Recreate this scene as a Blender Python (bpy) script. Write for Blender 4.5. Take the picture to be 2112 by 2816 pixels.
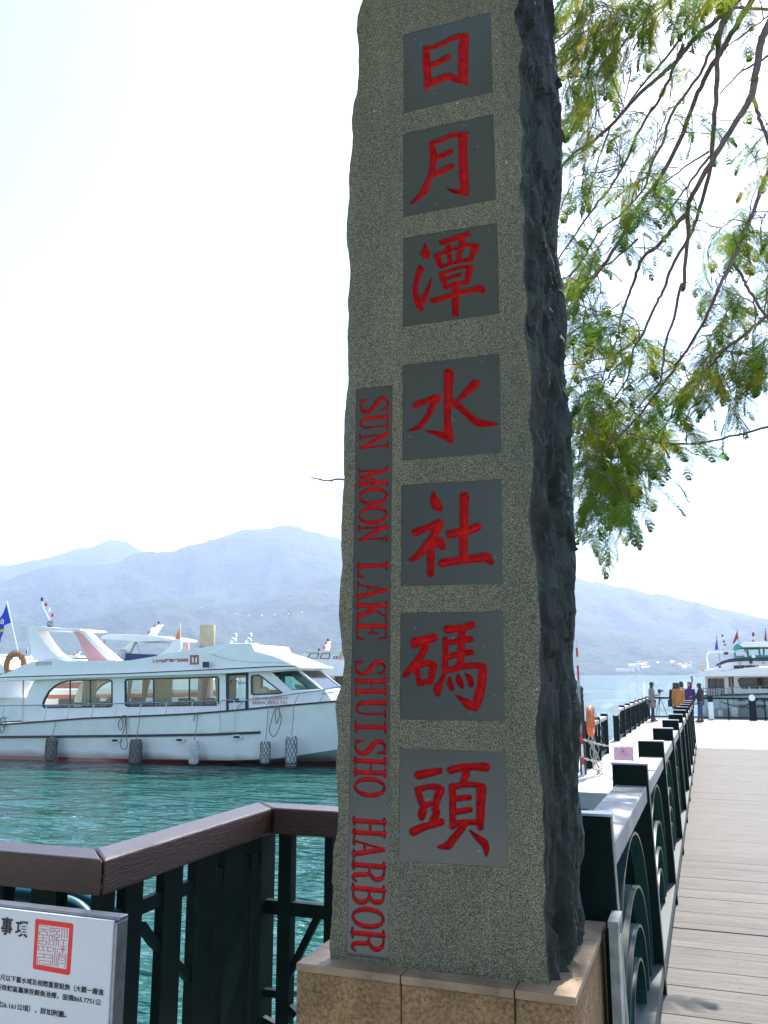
import bpy, math, random
import numpy as np
from math import sin, cos, tan, atan, pi, radians, sqrt, atan2
from mathutils import Vector, Matrix, noise, Euler
from mathutils.geometry import tessellate_polygon

SC = bpy.context.scene
for _o in list(bpy.data.objects):
    bpy.data.objects.remove(_o)
COL = SC.collection
random.seed(7)

# ------------------------------------------------------------------ camera
EYE = 1.6
FPX, CX, CY = 2380.0, 1056.0, 1408.0            # photograph 2112 x 2816
PITCH, YAW = atan(445 / 2380), atan(882 / 2421)
cam_d = bpy.data.cameras.new('camera')
cam_d.sensor_fit = 'VERTICAL'
cam_d.sensor_height = 24.0
cam_d.lens = 24.0 * FPX / 2816
cam_d.clip_start = 0.05
cam_d.clip_end = 40000
cam = bpy.data.objects.new('camera', cam_d)
cam.location = (0, 0, EYE)
cam.rotation_euler = (pi / 2 + PITCH, 0, YAW)
COL.objects.link(cam)
SC.camera = cam

# ------------------------------------------------------------------ light
SUN_EL, SUN_AZ = radians(50), radians(7)        # azimuth right of the walkway axis (+Y)
world = bpy.data.worlds.new('World')
SC.world = world
world.use_nodes = True
wn = world.node_tree.nodes
wl = world.node_tree.links
sky = wn.new('ShaderNodeTexSky')
sky.sky_type = 'NISHITA'
sky.sun_disc = False
sky.sun_elevation = SUN_EL
sky.sun_rotation = SUN_AZ
sky.altitude = 700
sky.air_density = 1.0
sky.dust_density = 1.1
sky.ozone_density = 1.0
wl.new(sky.outputs[0], wn['Background'].inputs[0])
wn['Background'].inputs[1].default_value = 0.15
sl = bpy.data.lights.new('sun', 'SUN')
sl.energy = 4.1
sl.angle = radians(0.5)
sl.color = (1.0, 0.95, 0.87)
sun = bpy.data.objects.new('sun', sl)
sdir = Vector((sin(SUN_AZ) * cos(SUN_EL), cos(SUN_AZ) * cos(SUN_EL), sin(SUN_EL)))
sun.rotation_euler = sdir.to_track_quat('Z', 'Y').to_euler()
sun.location = sdir * 60
COL.objects.link(sun)
SC.view_settings.view_transform = 'Standard'
SC.view_settings.look = 'None'
SC.view_settings.exposure = 1.4
SC.view_settings.gamma = 1
SC.view_settings.use_curve_mapping = False
SC.cycles.max_bounces = 8
SC.cycles.transparent_max_bounces = 16
SC.cycles.volume_bounces = 2
SC.cycles.sample_clamp_indirect = 8
SC.cycles.caustics_reflective = False
SC.cycles.caustics_refractive = False

# ------------------------------------------------------------------ survey helpers
# (a sight line through a point of the photograph, met with a real plane of the place)
FW = np.array([-sin(YAW) * cos(PITCH), cos(YAW) * cos(PITCH), sin(PITCH)])
RT = np.array([cos(YAW), sin(YAW), 0.0])
UPV = np.cross(RT, FW)
EY = np.array([0, 0, EYE])
SLOPE = 0.009


def ray(px, py):
    return FW * FPX + RT * (px - CX) - UPV * (py - CY)


def at_z(px, py, z):
    r = ray(px, py)
    return Vector(EY + r * ((z - EYE) / r[2]))


def at_y(px, py, y):
    r = ray(px, py)
    return Vector(EY + r * (y / r[1]))


def at_x(px, py, x):
    r = ray(px, py)
    return Vector(EY + r * (x / r[0]))


def deck_z(y):
    return -SLOPE * y


def at_d(px, py, h=0.0):
    r = ray(px, py)
    return Vector(EY + r * ((h - EYE) / (r[2] + SLOPE * r[1])))


# ------------------------------------------------------------------ object helpers
def tag(o, label=None, cat=None, group=None, kind=None):
    if label: o['label'] = label
    if cat: o['category'] = cat
    if group: o['group'] = group
    if kind: o['kind'] = kind
    return o


def empty(name, loc, label=None, cat=None, group=None, rz=0.0):
    o = bpy.data.objects.new(name, None)
    o.empty_display_size = 0.2
    o.location = loc
    o.rotation_euler = (0, 0, rz)
    COL.objects.link(o)
    return tag(o, label, cat, group)


def smooth_path(pts, n=6):
    """Catmull-Rom through points of any dimension."""
    P = [np.array(p, float) for p in pts]
    if len(P) < 3:
        return P if len(P) < 2 else [P[0] + (P[1] - P[0]) * k / n for k in range(n + 1)]
    out = []
    for i in range(len(P) - 1):
        p0 = P[i - 1] if i > 0 else 2 * P[0] - P[1]
        p1, p2 = P[i], P[i + 1]
        p3 = P[i + 2] if i + 2 < len(P) else 2 * P[-1] - P[-2]
        for k in range(n):
            t = k / n
            out.append(0.5 * ((2 * p1) + (-p0 + p2) * t + (2 * p0 - 5 * p1 + 4 * p2 - p3) * t * t + (-p0 + 3 * p1 - 3 * p2 + p3) * t ** 3))
    out.append(P[-1])
    return out


class MB:
    def __init__(self):
        self.v, self.f, self.mi = [], [], []
        self.m = 0

    def add(self, vs, fs):
        b = len(self.v)
        self.v += [tuple(x) for x in vs]
        self.f += [tuple(b + i for i in f) for f in fs]
        self.mi += [self.m] * len(fs)
        return self

    def box(self, x0, x1, y0, y1, z0, z1):
        vs = [(x, y, z) for x in (x0, x1) for y in (y0, y1) for z in (z0, z1)]
        return self.add(vs, [(0, 1, 3, 2), (4, 6, 7, 5), (0, 4, 5, 1), (2, 3, 7, 6), (0, 2, 6, 4), (1, 5, 7, 3)])

    def hexa(self, b4, t4):
        return self.add(list(b4) + list(t4), [(3, 2, 1, 0), (4, 5, 6, 7), (0, 1, 5, 4), (1, 2, 6, 5), (2, 3, 7, 6), (3, 0, 4, 7)])

    def beam(self, a, b, w, h, up=(0, 0, 1)):
        a, b, up = Vector(a), Vector(b), Vector(up)
        d = (b - a).normalized()
        s = d.cross(up)
        if s.length < 1e-4:
            s = d.cross(Vector((0, 1, 0)))
        s = s.normalized() * w / 2
        u = s.cross(d).normalized() * h / 2
        return self.hexa([a - s - u, a + s - u, b + s - u, b - s - u], [a - s + u, a + s + u, b + s + u, b - s + u])

    def tube(self, pts, r, n=8, closed=False, cap=True):
        P = [Vector(p) for p in pts]
        R = r if hasattr(r, '__len__') else [r] * len(P)
        rings = []
        pn = None
        for i, p in enumerate(P):
            if closed:
                d = (P[(i + 1) % len(P)] - P[i - 1])
            else:
                d = P[min(i + 1, len(P) - 1)] - P[max(i - 1, 0)]
            if d.length < 1e-9:
                d = Vector((0, 0, 1))
            d.normalize()
            if pn is None:
                a = Vector((0, 0, 1)) if abs(d.z) < 0.9 else Vector((1, 0, 0))
                pn = d.cross(a).normalized()
            pn = (pn - d * pn.dot(d))
            if pn.length < 1e-6:
                pn = d.orthogonal()
            pn.normalize()
            q = d.cross(pn)
            rings.append([p + (pn * cos(2 * pi * k / n) + q * sin(2 * pi * k / n)) * R[i] for k in range(n)])
        vs = [v for rg in rings for v in rg]
        fs = []
        m = len(P)
        for i in range(m if closed else m - 1):
            j = (i + 1) % m
            for k in range(n):
                fs.append((i * n + k, i * n + (k + 1) % n, j * n + (k + 1) % n, j * n + k))
        if cap and not closed:
            fs.append(tuple(range(n - 1, -1, -1)))
            fs.append(tuple((m - 1) * n + k for k in range(n)))
        return self.add(vs, fs)

    def lathe(self, prof, c=(0, 0, 0), n=16, axis=2):
        vs, fs = [], []
        for r, z in prof:
            for k in range(n):
                a = 2 * pi * k / n
                p = [r * cos(a), r * sin(a), z]
                if axis == 1: p = [p[0], p[2], p[1]]
                if axis == 0: p = [p[2], p[0], p[1]]
                vs.append((p[0] + c[0], p[1] + c[1], p[2] + c[2]))
        for i in range(len(prof) - 1):
            for k in range(n):
                fs.append((i * n + k, i * n + (k + 1) % n, (i + 1) * n + (k + 1) % n, (i + 1) * n + k))
        fs.append(tuple(range(n - 1, -1, -1)))
        fs.append(tuple((len(prof) - 1) * n + k for k in range(n)))
        return self.add(vs, fs)

    def plate(self, outer, holes, fn_front, fn_back):
        """outer/holes: lists of 2D points; fn(u,v)->3D for the two faces."""
        loops = [list(outer)] + [list(h) for h in holes]
        tris = tessellate_polygon([[Vector((p[0], p[1], 0)) for p in lp] for lp in loops])
        flat = [p for lp in loops for p in lp]
        n = len(flat)
        vs = [fn_front(*p) for p in flat] + [fn_back(*p) for p in flat]
        fs = [tuple(t) for t in tris] + [tuple(n + i for i in reversed(t)) for t in tris]
        b = 0
        for lp in loops:
            k = len(lp)
            for i in range(k):
                j = (i + 1) % k
                fs.append((b + i, b + j, n + b + j, n + b + i))
            b += k
        return self.add(vs, fs)

    def grid(self, pts, nu, nv):
        return self.add(pts, [(i * nv + j, i * nv + j + 1, (i + 1) * nv + j + 1, (i + 1) * nv + j) for i in range(nu - 1) for j in range(nv - 1)])

    def build(self, name, mats, parent=None, smooth=False, loc=None, recalc=False):
        me = bpy.data.meshes.new(name)
        me.from_pydata([tuple(v) for v in self.v], [], self.f)
        if not isinstance(mats, (list, tuple)):
            mats = [mats]
        for m in mats:
            me.materials.append(m)
        if len(mats) > 1:
            me.polygons.foreach_set('material_index', self.mi)
        if smooth:
            me.polygons.foreach_set('use_smooth', [True] * len(me.polygons))
        me.update()
        if recalc:
            import bmesh
            bm = bmesh.new()
            bm.from_mesh(me)
            bmesh.ops.recalc_face_normals(bm, faces=bm.faces)
            bm.to_mesh(me)
            bm.free()
        o = bpy.data.objects.new(name, me)
        if loc is not None:
            o.location = loc
        if parent is not None:
            o.parent = parent
        COL.objects.link(o)
        return o


def copy_tree(o, parent=None):
    c = o.copy()
    COL.objects.link(c)
    c.parent = parent
    for ch in list(o.children):
        copy_tree(ch, c)
    return c


def bevel(o, w, seg=2):
    m = o.modifiers.new('edge', 'BEVEL')
    m.width = w
    m.segments = seg
    m.limit_method = 'ANGLE'
    return o


# ------------------------------------------------------------------ materials
def mat(name, col, rough=0.6, metal=0.0, spec=0.5, var=0.0, vscale=8.0, bump=0.0, bscale=60.0, coord='Object', col2=None, stretch=None, detail=4, coat=0.0):
    m = bpy.data.materials.new(name)
    m.use_nodes = True
    nt = m.node_tree
    N, L = nt.nodes, nt.links
    b = N['Principled BSDF']
    b.inputs['Roughness'].default_value = rough
    b.inputs['Metallic'].default_value = metal
    b.inputs['Specular IOR Level'].default_value = spec
    b.inputs['Coat Weight'].default_value = coat
    b.inputs['Base Color'].default_value = (*col, 1)
    tc = N.new('ShaderNodeTexCoord')
    mp = N.new('ShaderNodeMapping')
    if stretch: mp.inputs['Scale'].default_value = stretch
    L.new(tc.outputs[coord], mp.inputs[0])
    if var > 0:
        n = N.new('ShaderNodeTexNoise')
        n.inputs['Scale'].default_value = vscale
        n.inputs['Detail'].default_value = detail
        n.inputs['Roughness'].default_value = 0.65
        L.new(mp.outputs[0], n.inputs['Vector'])
        r = N.new('ShaderNodeValToRGB')
        r.color_ramp.elements[0].position = 0.3
        r.color_ramp.elements[1].position = 0.7
        c2 = col2 if col2 else tuple(c * (1 - var) for c in col)
        c1 = col if col2 else tuple(min(1, c * (1 + var)) for c in col)
        r.color_ramp.elements[0].color = (*c2, 1)
        r.color_ramp.elements[1].color = (*c1, 1)
        L.new(n.outputs['Fac'], r.inputs[0])
        L.new(r.outputs[0], b.inputs['Base Color'])
    if bump > 0:
        n2 = N.new('ShaderNodeTexNoise')
        n2.inputs['Scale'].default_value = bscale
        n2.inputs['Detail'].default_value = 5
        L.new(mp.outputs[0], n2.inputs['Vector'])
        bp = N.new('ShaderNodeBump')
        bp.inputs['Strength'].default_value = 1.0
        bp.inputs['Distance'].default_value = bump
        L.new(n2.outputs['Fac'], bp.inputs['Height'])
        L.new(bp.outputs[0], b.inputs['Normal'])
    return m


M = {}
M['white'] = mat('white_gelcoat', (0.87, 0.84, 0.81), 0.25, var=0.05, vscale=1.5)
M['white_matte'] = mat('white_paint', (0.75, 0.75, 0.73), 0.5, var=0.08, vscale=3)
M['pink'] = mat('pink_paint', (0.72, 0.36, 0.33), 0.5, var=0.05)
M['black'] = mat('black_rubber', (0.02, 0.022, 0.028), 0.5, var=0.2, vscale=5)
M['navy'] = mat('navy_canvas', (0.02, 0.035, 0.14), 0.7, var=0.2, vscale=4)
M['steel'] = mat('stainless_tube', (0.55, 0.56, 0.58), 0.25, metal=0.9)
M['greysteel'] = mat('grey_steel_frame', (0.22, 0.24, 0.26), 0.35, metal=0.7, var=0.2, vscale=20)
M['green'] = mat('dark_green_paint', (0.003, 0.012, 0.010), 0.5, spec=.10, var=0.35, vscale=9, bump=0.0004, bscale=120)
M['green_bar'] = mat('glossy_green_flat_bar', (0.010, 0.045, 0.040), 0.32, spec=.5, var=.3, vscale=14)
M['green_edge'] = mat('pale_plate_edge', (0.22, 0.21, 0.16), 0.6, var=0.35, vscale=30)  # pale tan, lighter than the green faces of the post
M['rail_cap'] = mat('pale_composite_rail', (0.25, 0.24, 0.23), 0.55, var=0.22, vscale=5, bump=0.0006, bscale=70)
M['red'] = mat('red_paint', (0.50, 0.03, 0.03), 0.5, var=0.2)
M['orange'] = mat('orange_ring', (0.62, 0.14, 0.04), 0.55, var=0.2, vscale=6)
M['orange_flag'] = mat('orange_flag_cloth', (0.85, 0.22, 0.06), 0.8, var=0.1)
M['red_flag'] = mat('red_flag_cloth', (0.5, 0.03, 0.03), 0.8, var=0.3)
M['blue_flag'] = mat('blue_flag_cloth', (0.01, 0.06, 0.5), 0.8, var=0.15)
M['yellow'] = mat('yellow_cloth', (0.7, 0.5, 0.03), 0.8)
M['teal'] = mat('teal_canvas', (0.02, 0.33, 0.29), 0.6, var=0.1)
M['cream'] = mat('cream_concrete', (0.52, 0.42, 0.27), 0.8, var=0.15, vscale=2, bump=0.004, bscale=12)
M['brown_pile'] = mat('brown_pile_wood', (0.055, 0.032, 0.026), 0.7, var=0.4, vscale=12, stretch=(1, 1, 0.1), bump=0.004, bscale=25)
M['curtain'] = mat('beige_curtain', (0.36, 0.28, 0.16), 0.9, var=0.2, vscale=12, stretch=(1, 1, 0.05))
M['interior'] = mat('cabin_interior', (0.16, 0.12, 0.085), 0.7, var=0.3, vscale=2)
M['rope'] = mat('grey_rope', (0.22, 0.21, 0.19), 0.9, var=0.3, vscale=60)
M['net'] = mat('brown_net_cord', (0.09, 0.075, 0.06), 0.9, var=0.3, vscale=40)
M['fender'] = mat('worn_white_fender', (0.55, 0.53, 0.49), 0.6, var=0.3, vscale=7)
M['concrete'] = mat('pale_concrete', (0.46, 0.44, 0.41), 0.85, var=0.15, vscale=1.2, bump=0.003, bscale=40)
M['skin'] = mat('skin', (0.45, 0.27, 0.19), 0.6)
M['hair'] = mat('dark_hair', (0.018, 0.012, 0.01), 0.5, var=0.3, vscale=40)
M['grey_coat'] = mat('grey_knit', (0.22, 0.21, 0.2), 0.95, var=0.2, vscale=30)
M['mustard'] = mat('mustard_coat', (0.36, 0.15, 0.025), 0.95, var=0.15, vscale=20)
M['dark_cloth'] = mat('dark_cloth', (0.016, 0.018, 0.024), 0.9, var=0.3, vscale=20)
M['denim'] = mat('denim', (0.03, 0.055, 0.14), 0.9, var=0.2, vscale=20)
M['boot'] = mat('brown_leather', (0.11, 0.045, 0.025), 0.6, var=0.2)
M['bag'] = mat('cream_bag', (0.42, 0.38, 0.28), 0.7, var=0.15)
M['purple'] = mat('purple_cloth', (0.1, 0.03, 0.18), 0.9)
M['hose'] = mat('teal_hose', (0.008, 0.10, 0.13), 0.4)
M['sign_white'] = mat('white_sign_board', (0.60, 0.62, 0.64), 0.4, var=0.05, vscale=3)
M['sign_black'] = mat('black_print', (0.02, 0.02, 0.02), 0.7)
M['sign_red'] = mat('red_print', (0.72, 0.03, 0.02), 0.6)
M['text_red'] = mat('faded_red_lettering', (0.5, 0.12, 0.1), 0.6)
M['text_grey'] = mat('faded_grey_lettering', (0.38, 0.32, 0.31), 0.6)
M['wall_dark'] = mat('weathered_dark_cladding', (0.05, 0.045, 0.04), 0.7, var=0.4, vscale=1)
M['roof_orange'] = mat('orange_roof_tiles', (0.5, 0.22, 0.14), 0.8)
M['pink_sign'] = mat('pink_translucent_sign', (0.72, 0.42, 0.55), 0.5)
M['soil'] = mat('bank_soil', (0.10, 0.085, 0.06), 0.95, var=0.4, vscale=2, bump=0.02, bscale=6)


def glass_mat(name, tint=(0.8, 0.92, 0.9), rough=0.02, dark=0.75):
    m = bpy.data.materials.new(name)
    m.use_nodes = True
    N, L = m.node_tree.nodes, m.node_tree.links
    N.remove(N['Principled BSDF'])
    g = N.new('ShaderNodeBsdfGlossy'); g.inputs['Roughness'].default_value = rough
    t = N.new('ShaderNodeBsdfTransparent'); t.inputs[0].default_value = (*[c * dark for c in tint], 1)
    f = N.new('ShaderNodeFresnel'); f.inputs[0].default_value = 1.5
    mx = N.new('ShaderNodeMixShader')
    L.new(f.outputs[0], mx.inputs[0]); L.new(t.outputs[0], mx.inputs[1]); L.new(g.outputs[0], mx.inputs[2])
    L.new(mx.outputs[0], N['Material Output'].inputs[0])
    return m


M['glass'] = glass_mat('cabin_glass', (0.92, .98, .97), .02, .95)
M['glass_teal'] = glass_mat('tinted_windscreen', (0.75, 0.97, 0.93), 0.03, 0.92)
M['glass_dark'] = glass_mat('dark_window_glass', (0.4, 0.45, 0.5), 0.03, 0.5)


def stone_rough_mat():
    m = mat('bush_hammered_granite', (0.19, 0.195, 0.15), 0.85, spec=0.25)
    N, L = m.node_tree.nodes, m.node_tree.links
    b = N['Principled BSDF']
    tc = N.new('ShaderNodeTexCoord')
    n1 = N.new('ShaderNodeTexNoise'); n1.inputs['Scale'].default_value = 430; n1.inputs['Detail'].default_value = 3; n1.inputs['Roughness'].default_value = .85
    n2 = N.new('ShaderNodeTexNoise'); n2.inputs['Scale'].default_value = 2.2; n2.inputs['Detail'].default_value = 5
    mps = N.new('ShaderNodeMapping'); mps.inputs['Scale'].default_value = (2.6, 1, .5)
    L.new(tc.outputs['Object'], mps.inputs[0]); n2.inputs['Roughness'].default_value = .7
    L.new(tc.outputs['Object'], n1.inputs['Vector']); L.new(mps.outputs[0], n2.inputs['Vector'])
    r = N.new('ShaderNodeValToRGB'); e = r.color_ramp.elements
    e[0].position = .40; e[0].color = (0.040, 0.042, 0.037, 1)
    e[1].position = .61; e[1].color = (0.48, 0.43, 0.33, 1)
    k = r.color_ramp.elements.new(.5); k.color = (0.160, 0.153, 0.106, 1)
    vg = N.new('ShaderNodeTexVoronoi'); vg.inputs['Scale'].default_value = 380; L.new(tc.outputs['Object'], vg.inputs['Vector'])
    sg2 = N.new('ShaderNodeSeparateColor'); L.new(vg.outputs['Color'], sg2.inputs[0])
    gm = N.new('ShaderNodeMath'); gm.operation = 'MULTIPLY_ADD'; gm.inputs[1].default_value = .15; gm.inputs[2].default_value = -.075; L.new(sg2.outputs[0], gm.inputs[0])
    ga = N.new('ShaderNodeMath'); ga.operation = 'ADD'; L.new(gm.outputs[0], ga.inputs[0]); L.new(n1.outputs['Fac'], ga.inputs[1])
    L.new(ga.outputs[0], r.inputs[0])
    r2 = N.new('ShaderNodeValToRGB'); e = r2.color_ramp.elements
    e[0].position = .33; e[0].color = (0.74, 0.78, 0.78, 1); e[1].position = .68; e[1].color = (1.12, 1.08, 0.95, 1)
    L.new(n2.outputs['Fac'], r2.inputs[0])
    mx = N.new('ShaderNodeMix'); mx.data_type = 'RGBA'; mx.blend_type = 'MULTIPLY'; mx.inputs[0].default_value = 1
    L.new(r.outputs[0], mx.inputs[6]); L.new(r2.outputs[0], mx.inputs[7])
    L.new(mx.outputs[2], b.inputs['Base Color'])
    # moss and run-off streaks below the top, patches of grime
    sp = N.new('ShaderNodeSeparateXYZ'); L.new(tc.outputs['Object'], sp.inputs[0])
    mst = N.new('ShaderNodeMapping'); mst.inputs['Scale'].default_value = (16, 1, .8); L.new(tc.outputs['Object'], mst.inputs[0])
    ns = N.new('ShaderNodeTexNoise'); ns.inputs['Scale'].default_value = 1.0; ns.inputs['Detail'].default_value = 5; L.new(mst.outputs[0], ns.inputs['Vector'])
    rs = N.new('ShaderNodeMapRange'); rs.inputs[1].default_value = .50; rs.inputs[2].default_value = .72; L.new(ns.outputs['Fac'], rs.inputs[0])
    hz_ = N.new('ShaderNodeMapRange'); hz_.inputs[1].default_value = 2.2; hz_.inputs[2].default_value = 3.0; hz_.inputs[3].default_value = .22; hz_.inputs[4].default_value = .8; L.new(sp.outputs[2], hz_.inputs[0])
    ml = N.new('ShaderNodeMath'); ml.operation = 'MULTIPLY'; L.new(rs.outputs[0], ml.inputs[0]); L.new(hz_.outputs[0], ml.inputs[1])
    mm = N.new('ShaderNodeMix'); mm.data_type = 'RGBA'; mm.blend_type = 'MULTIPLY'; mm.inputs[7].default_value = (.74, .78, .46, 1)
    L.new(ml.outputs[0], mm.inputs[0]); L.new(mx.outputs[2], mm.inputs[6])
    vs = N.new('ShaderNodeTexVoronoi'); vs.inputs['Scale'].default_value = 11; L.new(tc.outputs['Object'], vs.inputs['Vector'])
    vr = N.new('ShaderNodeMapRange'); vr.inputs[1].default_value = .05; vr.inputs[2].default_value = .03; L.new(vs.outputs['Distance'], vr.inputs[0])
    mv = N.new('ShaderNodeMix'); mv.data_type = 'RGBA'; mv.inputs[7].default_value = (.55, .5, .38, 1); L.new(vr.outputs[0], mv.inputs[0]); L.new(mm.outputs[2], mv.inputs[6])
    L.new(mv.outputs[2], b.inputs['Base Color'])
    bp = N.new('ShaderNodeBump'); bp.inputs['Distance'].default_value = .003; bp.inputs['Strength'].default_value = 1
    L.new(ga.outputs[0], bp.inputs['Height']); L.new(bp.outputs[0], b.inputs['Normal'])
    return m


def stone_split_mat():
    m = mat('split_dark_stone', (0.05, 0.062, 0.06), 0.78, spec=0.25)
    N, L = m.node_tree.nodes, m.node_tree.links
    b = N['Principled BSDF']
    tc = N.new('ShaderNodeTexCoord')
    n1 = N.new('ShaderNodeTexNoise'); n1.inputs['Scale'].default_value = 9; n1.inputs['Detail'].default_value = 8; n1.inputs['Roughness'].default_value = .62
    n2 = N.new('ShaderNodeTexNoise'); n2.inputs['Scale'].default_value = 45; n2.inputs['Detail'].default_value = 8; n2.inputs['Roughness'].default_value = .7
    mp = N.new('ShaderNodeMapping'); mp.inputs['Scale'].default_value = (1, 1, .55)
    L.new(tc.outputs['Object'], mp.inputs[0]); L.new(mp.outputs[0], n1.inputs['Vector']); L.new(mp.outputs[0], n2.inputs['Vector'])
    r = N.new('ShaderNodeValToRGB'); e = r.color_ramp.elements
    e[0].position = .35; e[0].color = (0.023, 0.023, 0.018, 1); e[1].position = .68; e[1].color = (0.060, 0.072, 0.058, 1)
    L.new(n1.outputs['Fac'], r.inputs[0]); L.new(r.outputs[0], b.inputs['Base Color'])
    bp = N.new('ShaderNodeBump'); bp.inputs['Distance'].default_value = .012; bp.inputs['Strength'].default_value = 1
    L.new(n2.outputs['Fac'], bp.inputs['Height']); L.new(bp.outputs[0], b.inputs['Normal'])
    return m


def stone_polish_mat():
    m = mat('polished_dark_granite', (0.06, 0.075, 0.072), 0.15, spec=0.6)
    N, L = m.node_tree.nodes, m.node_tree.links
    b = N['Principled BSDF']
    tc = N.new('ShaderNodeTexCoord')
    n1 = N.new('ShaderNodeTexNoise'); n1.inputs['Scale'].default_value = 620; n1.inputs['Detail'].default_value = 2
    n2 = N.new('ShaderNodeTexVoronoi'); n2.inputs['Scale'].default_value = 26; n2.inputs['Randomness'].default_value = 1
    L.new(tc.outputs['Object'], n1.inputs['Vector']); L.new(tc.outputs['Object'], n2.inputs['Vector'])
    r = N.new('ShaderNodeValToRGB'); e = r.color_ramp.elements
    e[0].position = .35; e[0].color = (0.036, 0.044, 0.040, 1); e[1].position = .7; e[1].color = (0.110, 0.116, 0.106, 1)
    L.new(n1.outputs['Fac'], r.inputs[0])
    rs = N.new('ShaderNodeValToRGB'); e = rs.color_ramp.elements
    e[0].position = .035; e[0].color = (1, 1, 1, 1); e[1].position = .07; e[1].color = (0, 0, 0, 1)
    L.new(n2.outputs['Distance'], rs.inputs[0])
    mx = N.new('ShaderNodeMix'); mx.data_type = 'RGBA'
    mx.inputs[7].default_value = (.28, .29, .25, 1)
    L.new(rs.outputs[0], mx.inputs[0]); L.new(r.outputs[0], mx.inputs[6])
    L.new(mx.outputs[2], b.inputs['Base Color'])
    return m


def carve_red_mat():
    m = mat('weathered_red_enamel', (0.74, 0.012, 0.014), 0.6, spec=.22, var=0.3, vscale=55, col2=(0.40, 0.006, 0.008), bump=0.006, bscale=75)
    # chipped grey stone where the groove meets the polished face
    N, L = m.node_tree.nodes, m.node_tree.links
    b = N['Principled BSDF']
    at = N.new('ShaderNodeAttribute'); at.attribute_name = 'carve'
    r = N.new('ShaderNodeValToRGB'); e = r.color_ramp.elements
    e[0].position = .47; e[0].color = (0, 0, 0, 1); e[1].position = .53; e[1].color = (1, 1, 1, 1)
    L.new(at.outputs['Fac'], r.inputs[0])
    mx = N.new('ShaderNodeMix'); mx.data_type = 'RGBA'
    mx.inputs[6].default_value = (.06, .075, .072, 1)
    src = b.inputs['Base Color'].links[0].from_socket
    L.new(r.outputs[0], mx.inputs[0]); L.new(src, mx.inputs[7]); L.new(mx.outputs[2], b.inputs['Base Color'])
    return m


M['stone'] = stone_rough_mat()
M['split'] = stone_split_mat()
M['polish'] = stone_polish_mat()
M['enamel'] = carve_red_mat()


def granite_tan():
    m = mat('rough_tan_granite', (0.3, 0.2, 0.12), 0.85, spec=.25)
    N, L = m.node_tree.nodes, m.node_tree.links
    b = N['Principled BSDF']
    tc = N.new('ShaderNodeTexCoord')
    n1 = N.new('ShaderNodeTexNoise'); n1.inputs['Scale'].default_value = 95; n1.inputs['Detail'].default_value = 6; n1.inputs['Roughness'].default_value = .7
    n2 = N.new('ShaderNodeTexNoise'); n2.inputs['Scale'].default_value = 6; n2.inputs['Detail'].default_value = 4
    L.new(tc.outputs['Object'], n1.inputs['Vector']); L.new(tc.outputs['Object'], n2.inputs['Vector'])
    r = N.new('ShaderNodeValToRGB'); e = r.color_ramp.elements
    e[0].position = .33; e[0].color = (0.17, 0.12, 0.075, 1); e[1].position = .68; e[1].color = (0.58, 0.39, 0.21, 1)
    k = r.color_ramp.elements.new(.5); k.color = (0.40, 0.245, 0.12, 1)
    L.new(n1.outputs['Fac'], r.inputs[0])
    r2 = N.new('ShaderNodeValToRGB'); e = r2.color_ramp.elements
    e[0].position = .3; e[0].color = (.62, .60, .60, 1); e[1].position = .6; e[1].color = (1.05, 1, .95, 1)
    L.new(n2.outputs['Fac'], r2.inputs[0])
    mx = N.new('ShaderNodeMix'); mx.data_type = 'RGBA'; mx.blend_type = 'MULTIPLY'; mx.inputs[0].default_value = 1
    L.new(r.outputs[0], mx.inputs[6]); L.new(r2.outputs[0], mx.inputs[7]); L.new(mx.outputs[2], b.inputs['Base Color'])
    bp = N.new('ShaderNodeBump'); bp.inputs['Distance'].default_value = .012; bp.inputs['Strength'].default_value = 1
    L.new(n1.outputs['Fac'], bp.inputs['Height']); L.new(bp.outputs[0], b.inputs['Normal'])
    return m


M['tan'] = granite_tan()
M['tan_cap'] = mat('honed_tan_cap', (0.30, 0.20, 0.12), 0.6, var=0.35, vscale=9, bump=0.001, bscale=60)


def wood_mat(name, c1, c2, rough, along, bump=.0035, spec=.5):
    m = mat(name, c1, rough, spec=spec)
    N, L = m.node_tree.nodes, m.node_tree.links
    b = N['Principled BSDF']
    tc = N.new('ShaderNodeTexCoord')
    mp = N.new('ShaderNodeMapping'); mp.inputs['Scale'].default_value = along
    n1 = N.new('ShaderNodeTexNoise'); n1.inputs['Scale'].default_value = 40; n1.inputs['Detail'].default_value = 6; n1.inputs['Roughness'].default_value = .7
    L.new(tc.outputs['Object'], mp.inputs[0]); L.new(mp.outputs[0], n1.inputs['Vector'])
    r = N.new('ShaderNodeValToRGB'); e = r.color_ramp.elements
    e[0].position = .35; e[0].color = (*c2, 1); e[1].position = .7; e[1].color = (*c1, 1)
    L.new(n1.outputs['Fac'], r.inputs[0]); L.new(r.outputs[0], b.inputs['Base Color'])
    bp = N.new('ShaderNodeBump'); bp.inputs['Distance'].default_value = bump; bp.inputs['Strength'].default_value = 1
    L.new(n1.outputs['Fac'], bp.inputs['Height']); L.new(bp.outputs[0], b.inputs['Normal'])
    return m


M['rail_wood'] = wood_mat('stained_brown_handrail', (0.070, 0.022, 0.012), (0.010, 0.004, 0.003), .36, (.35, 4, 4), spec=.5)
M['rail_wood_y'] = wood_mat('stained_brown_handrail_lengthwise', (0.070, 0.022, 0.012), (0.010, 0.004, 0.003), .36, (4, .35, 4), spec=.5)


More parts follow.
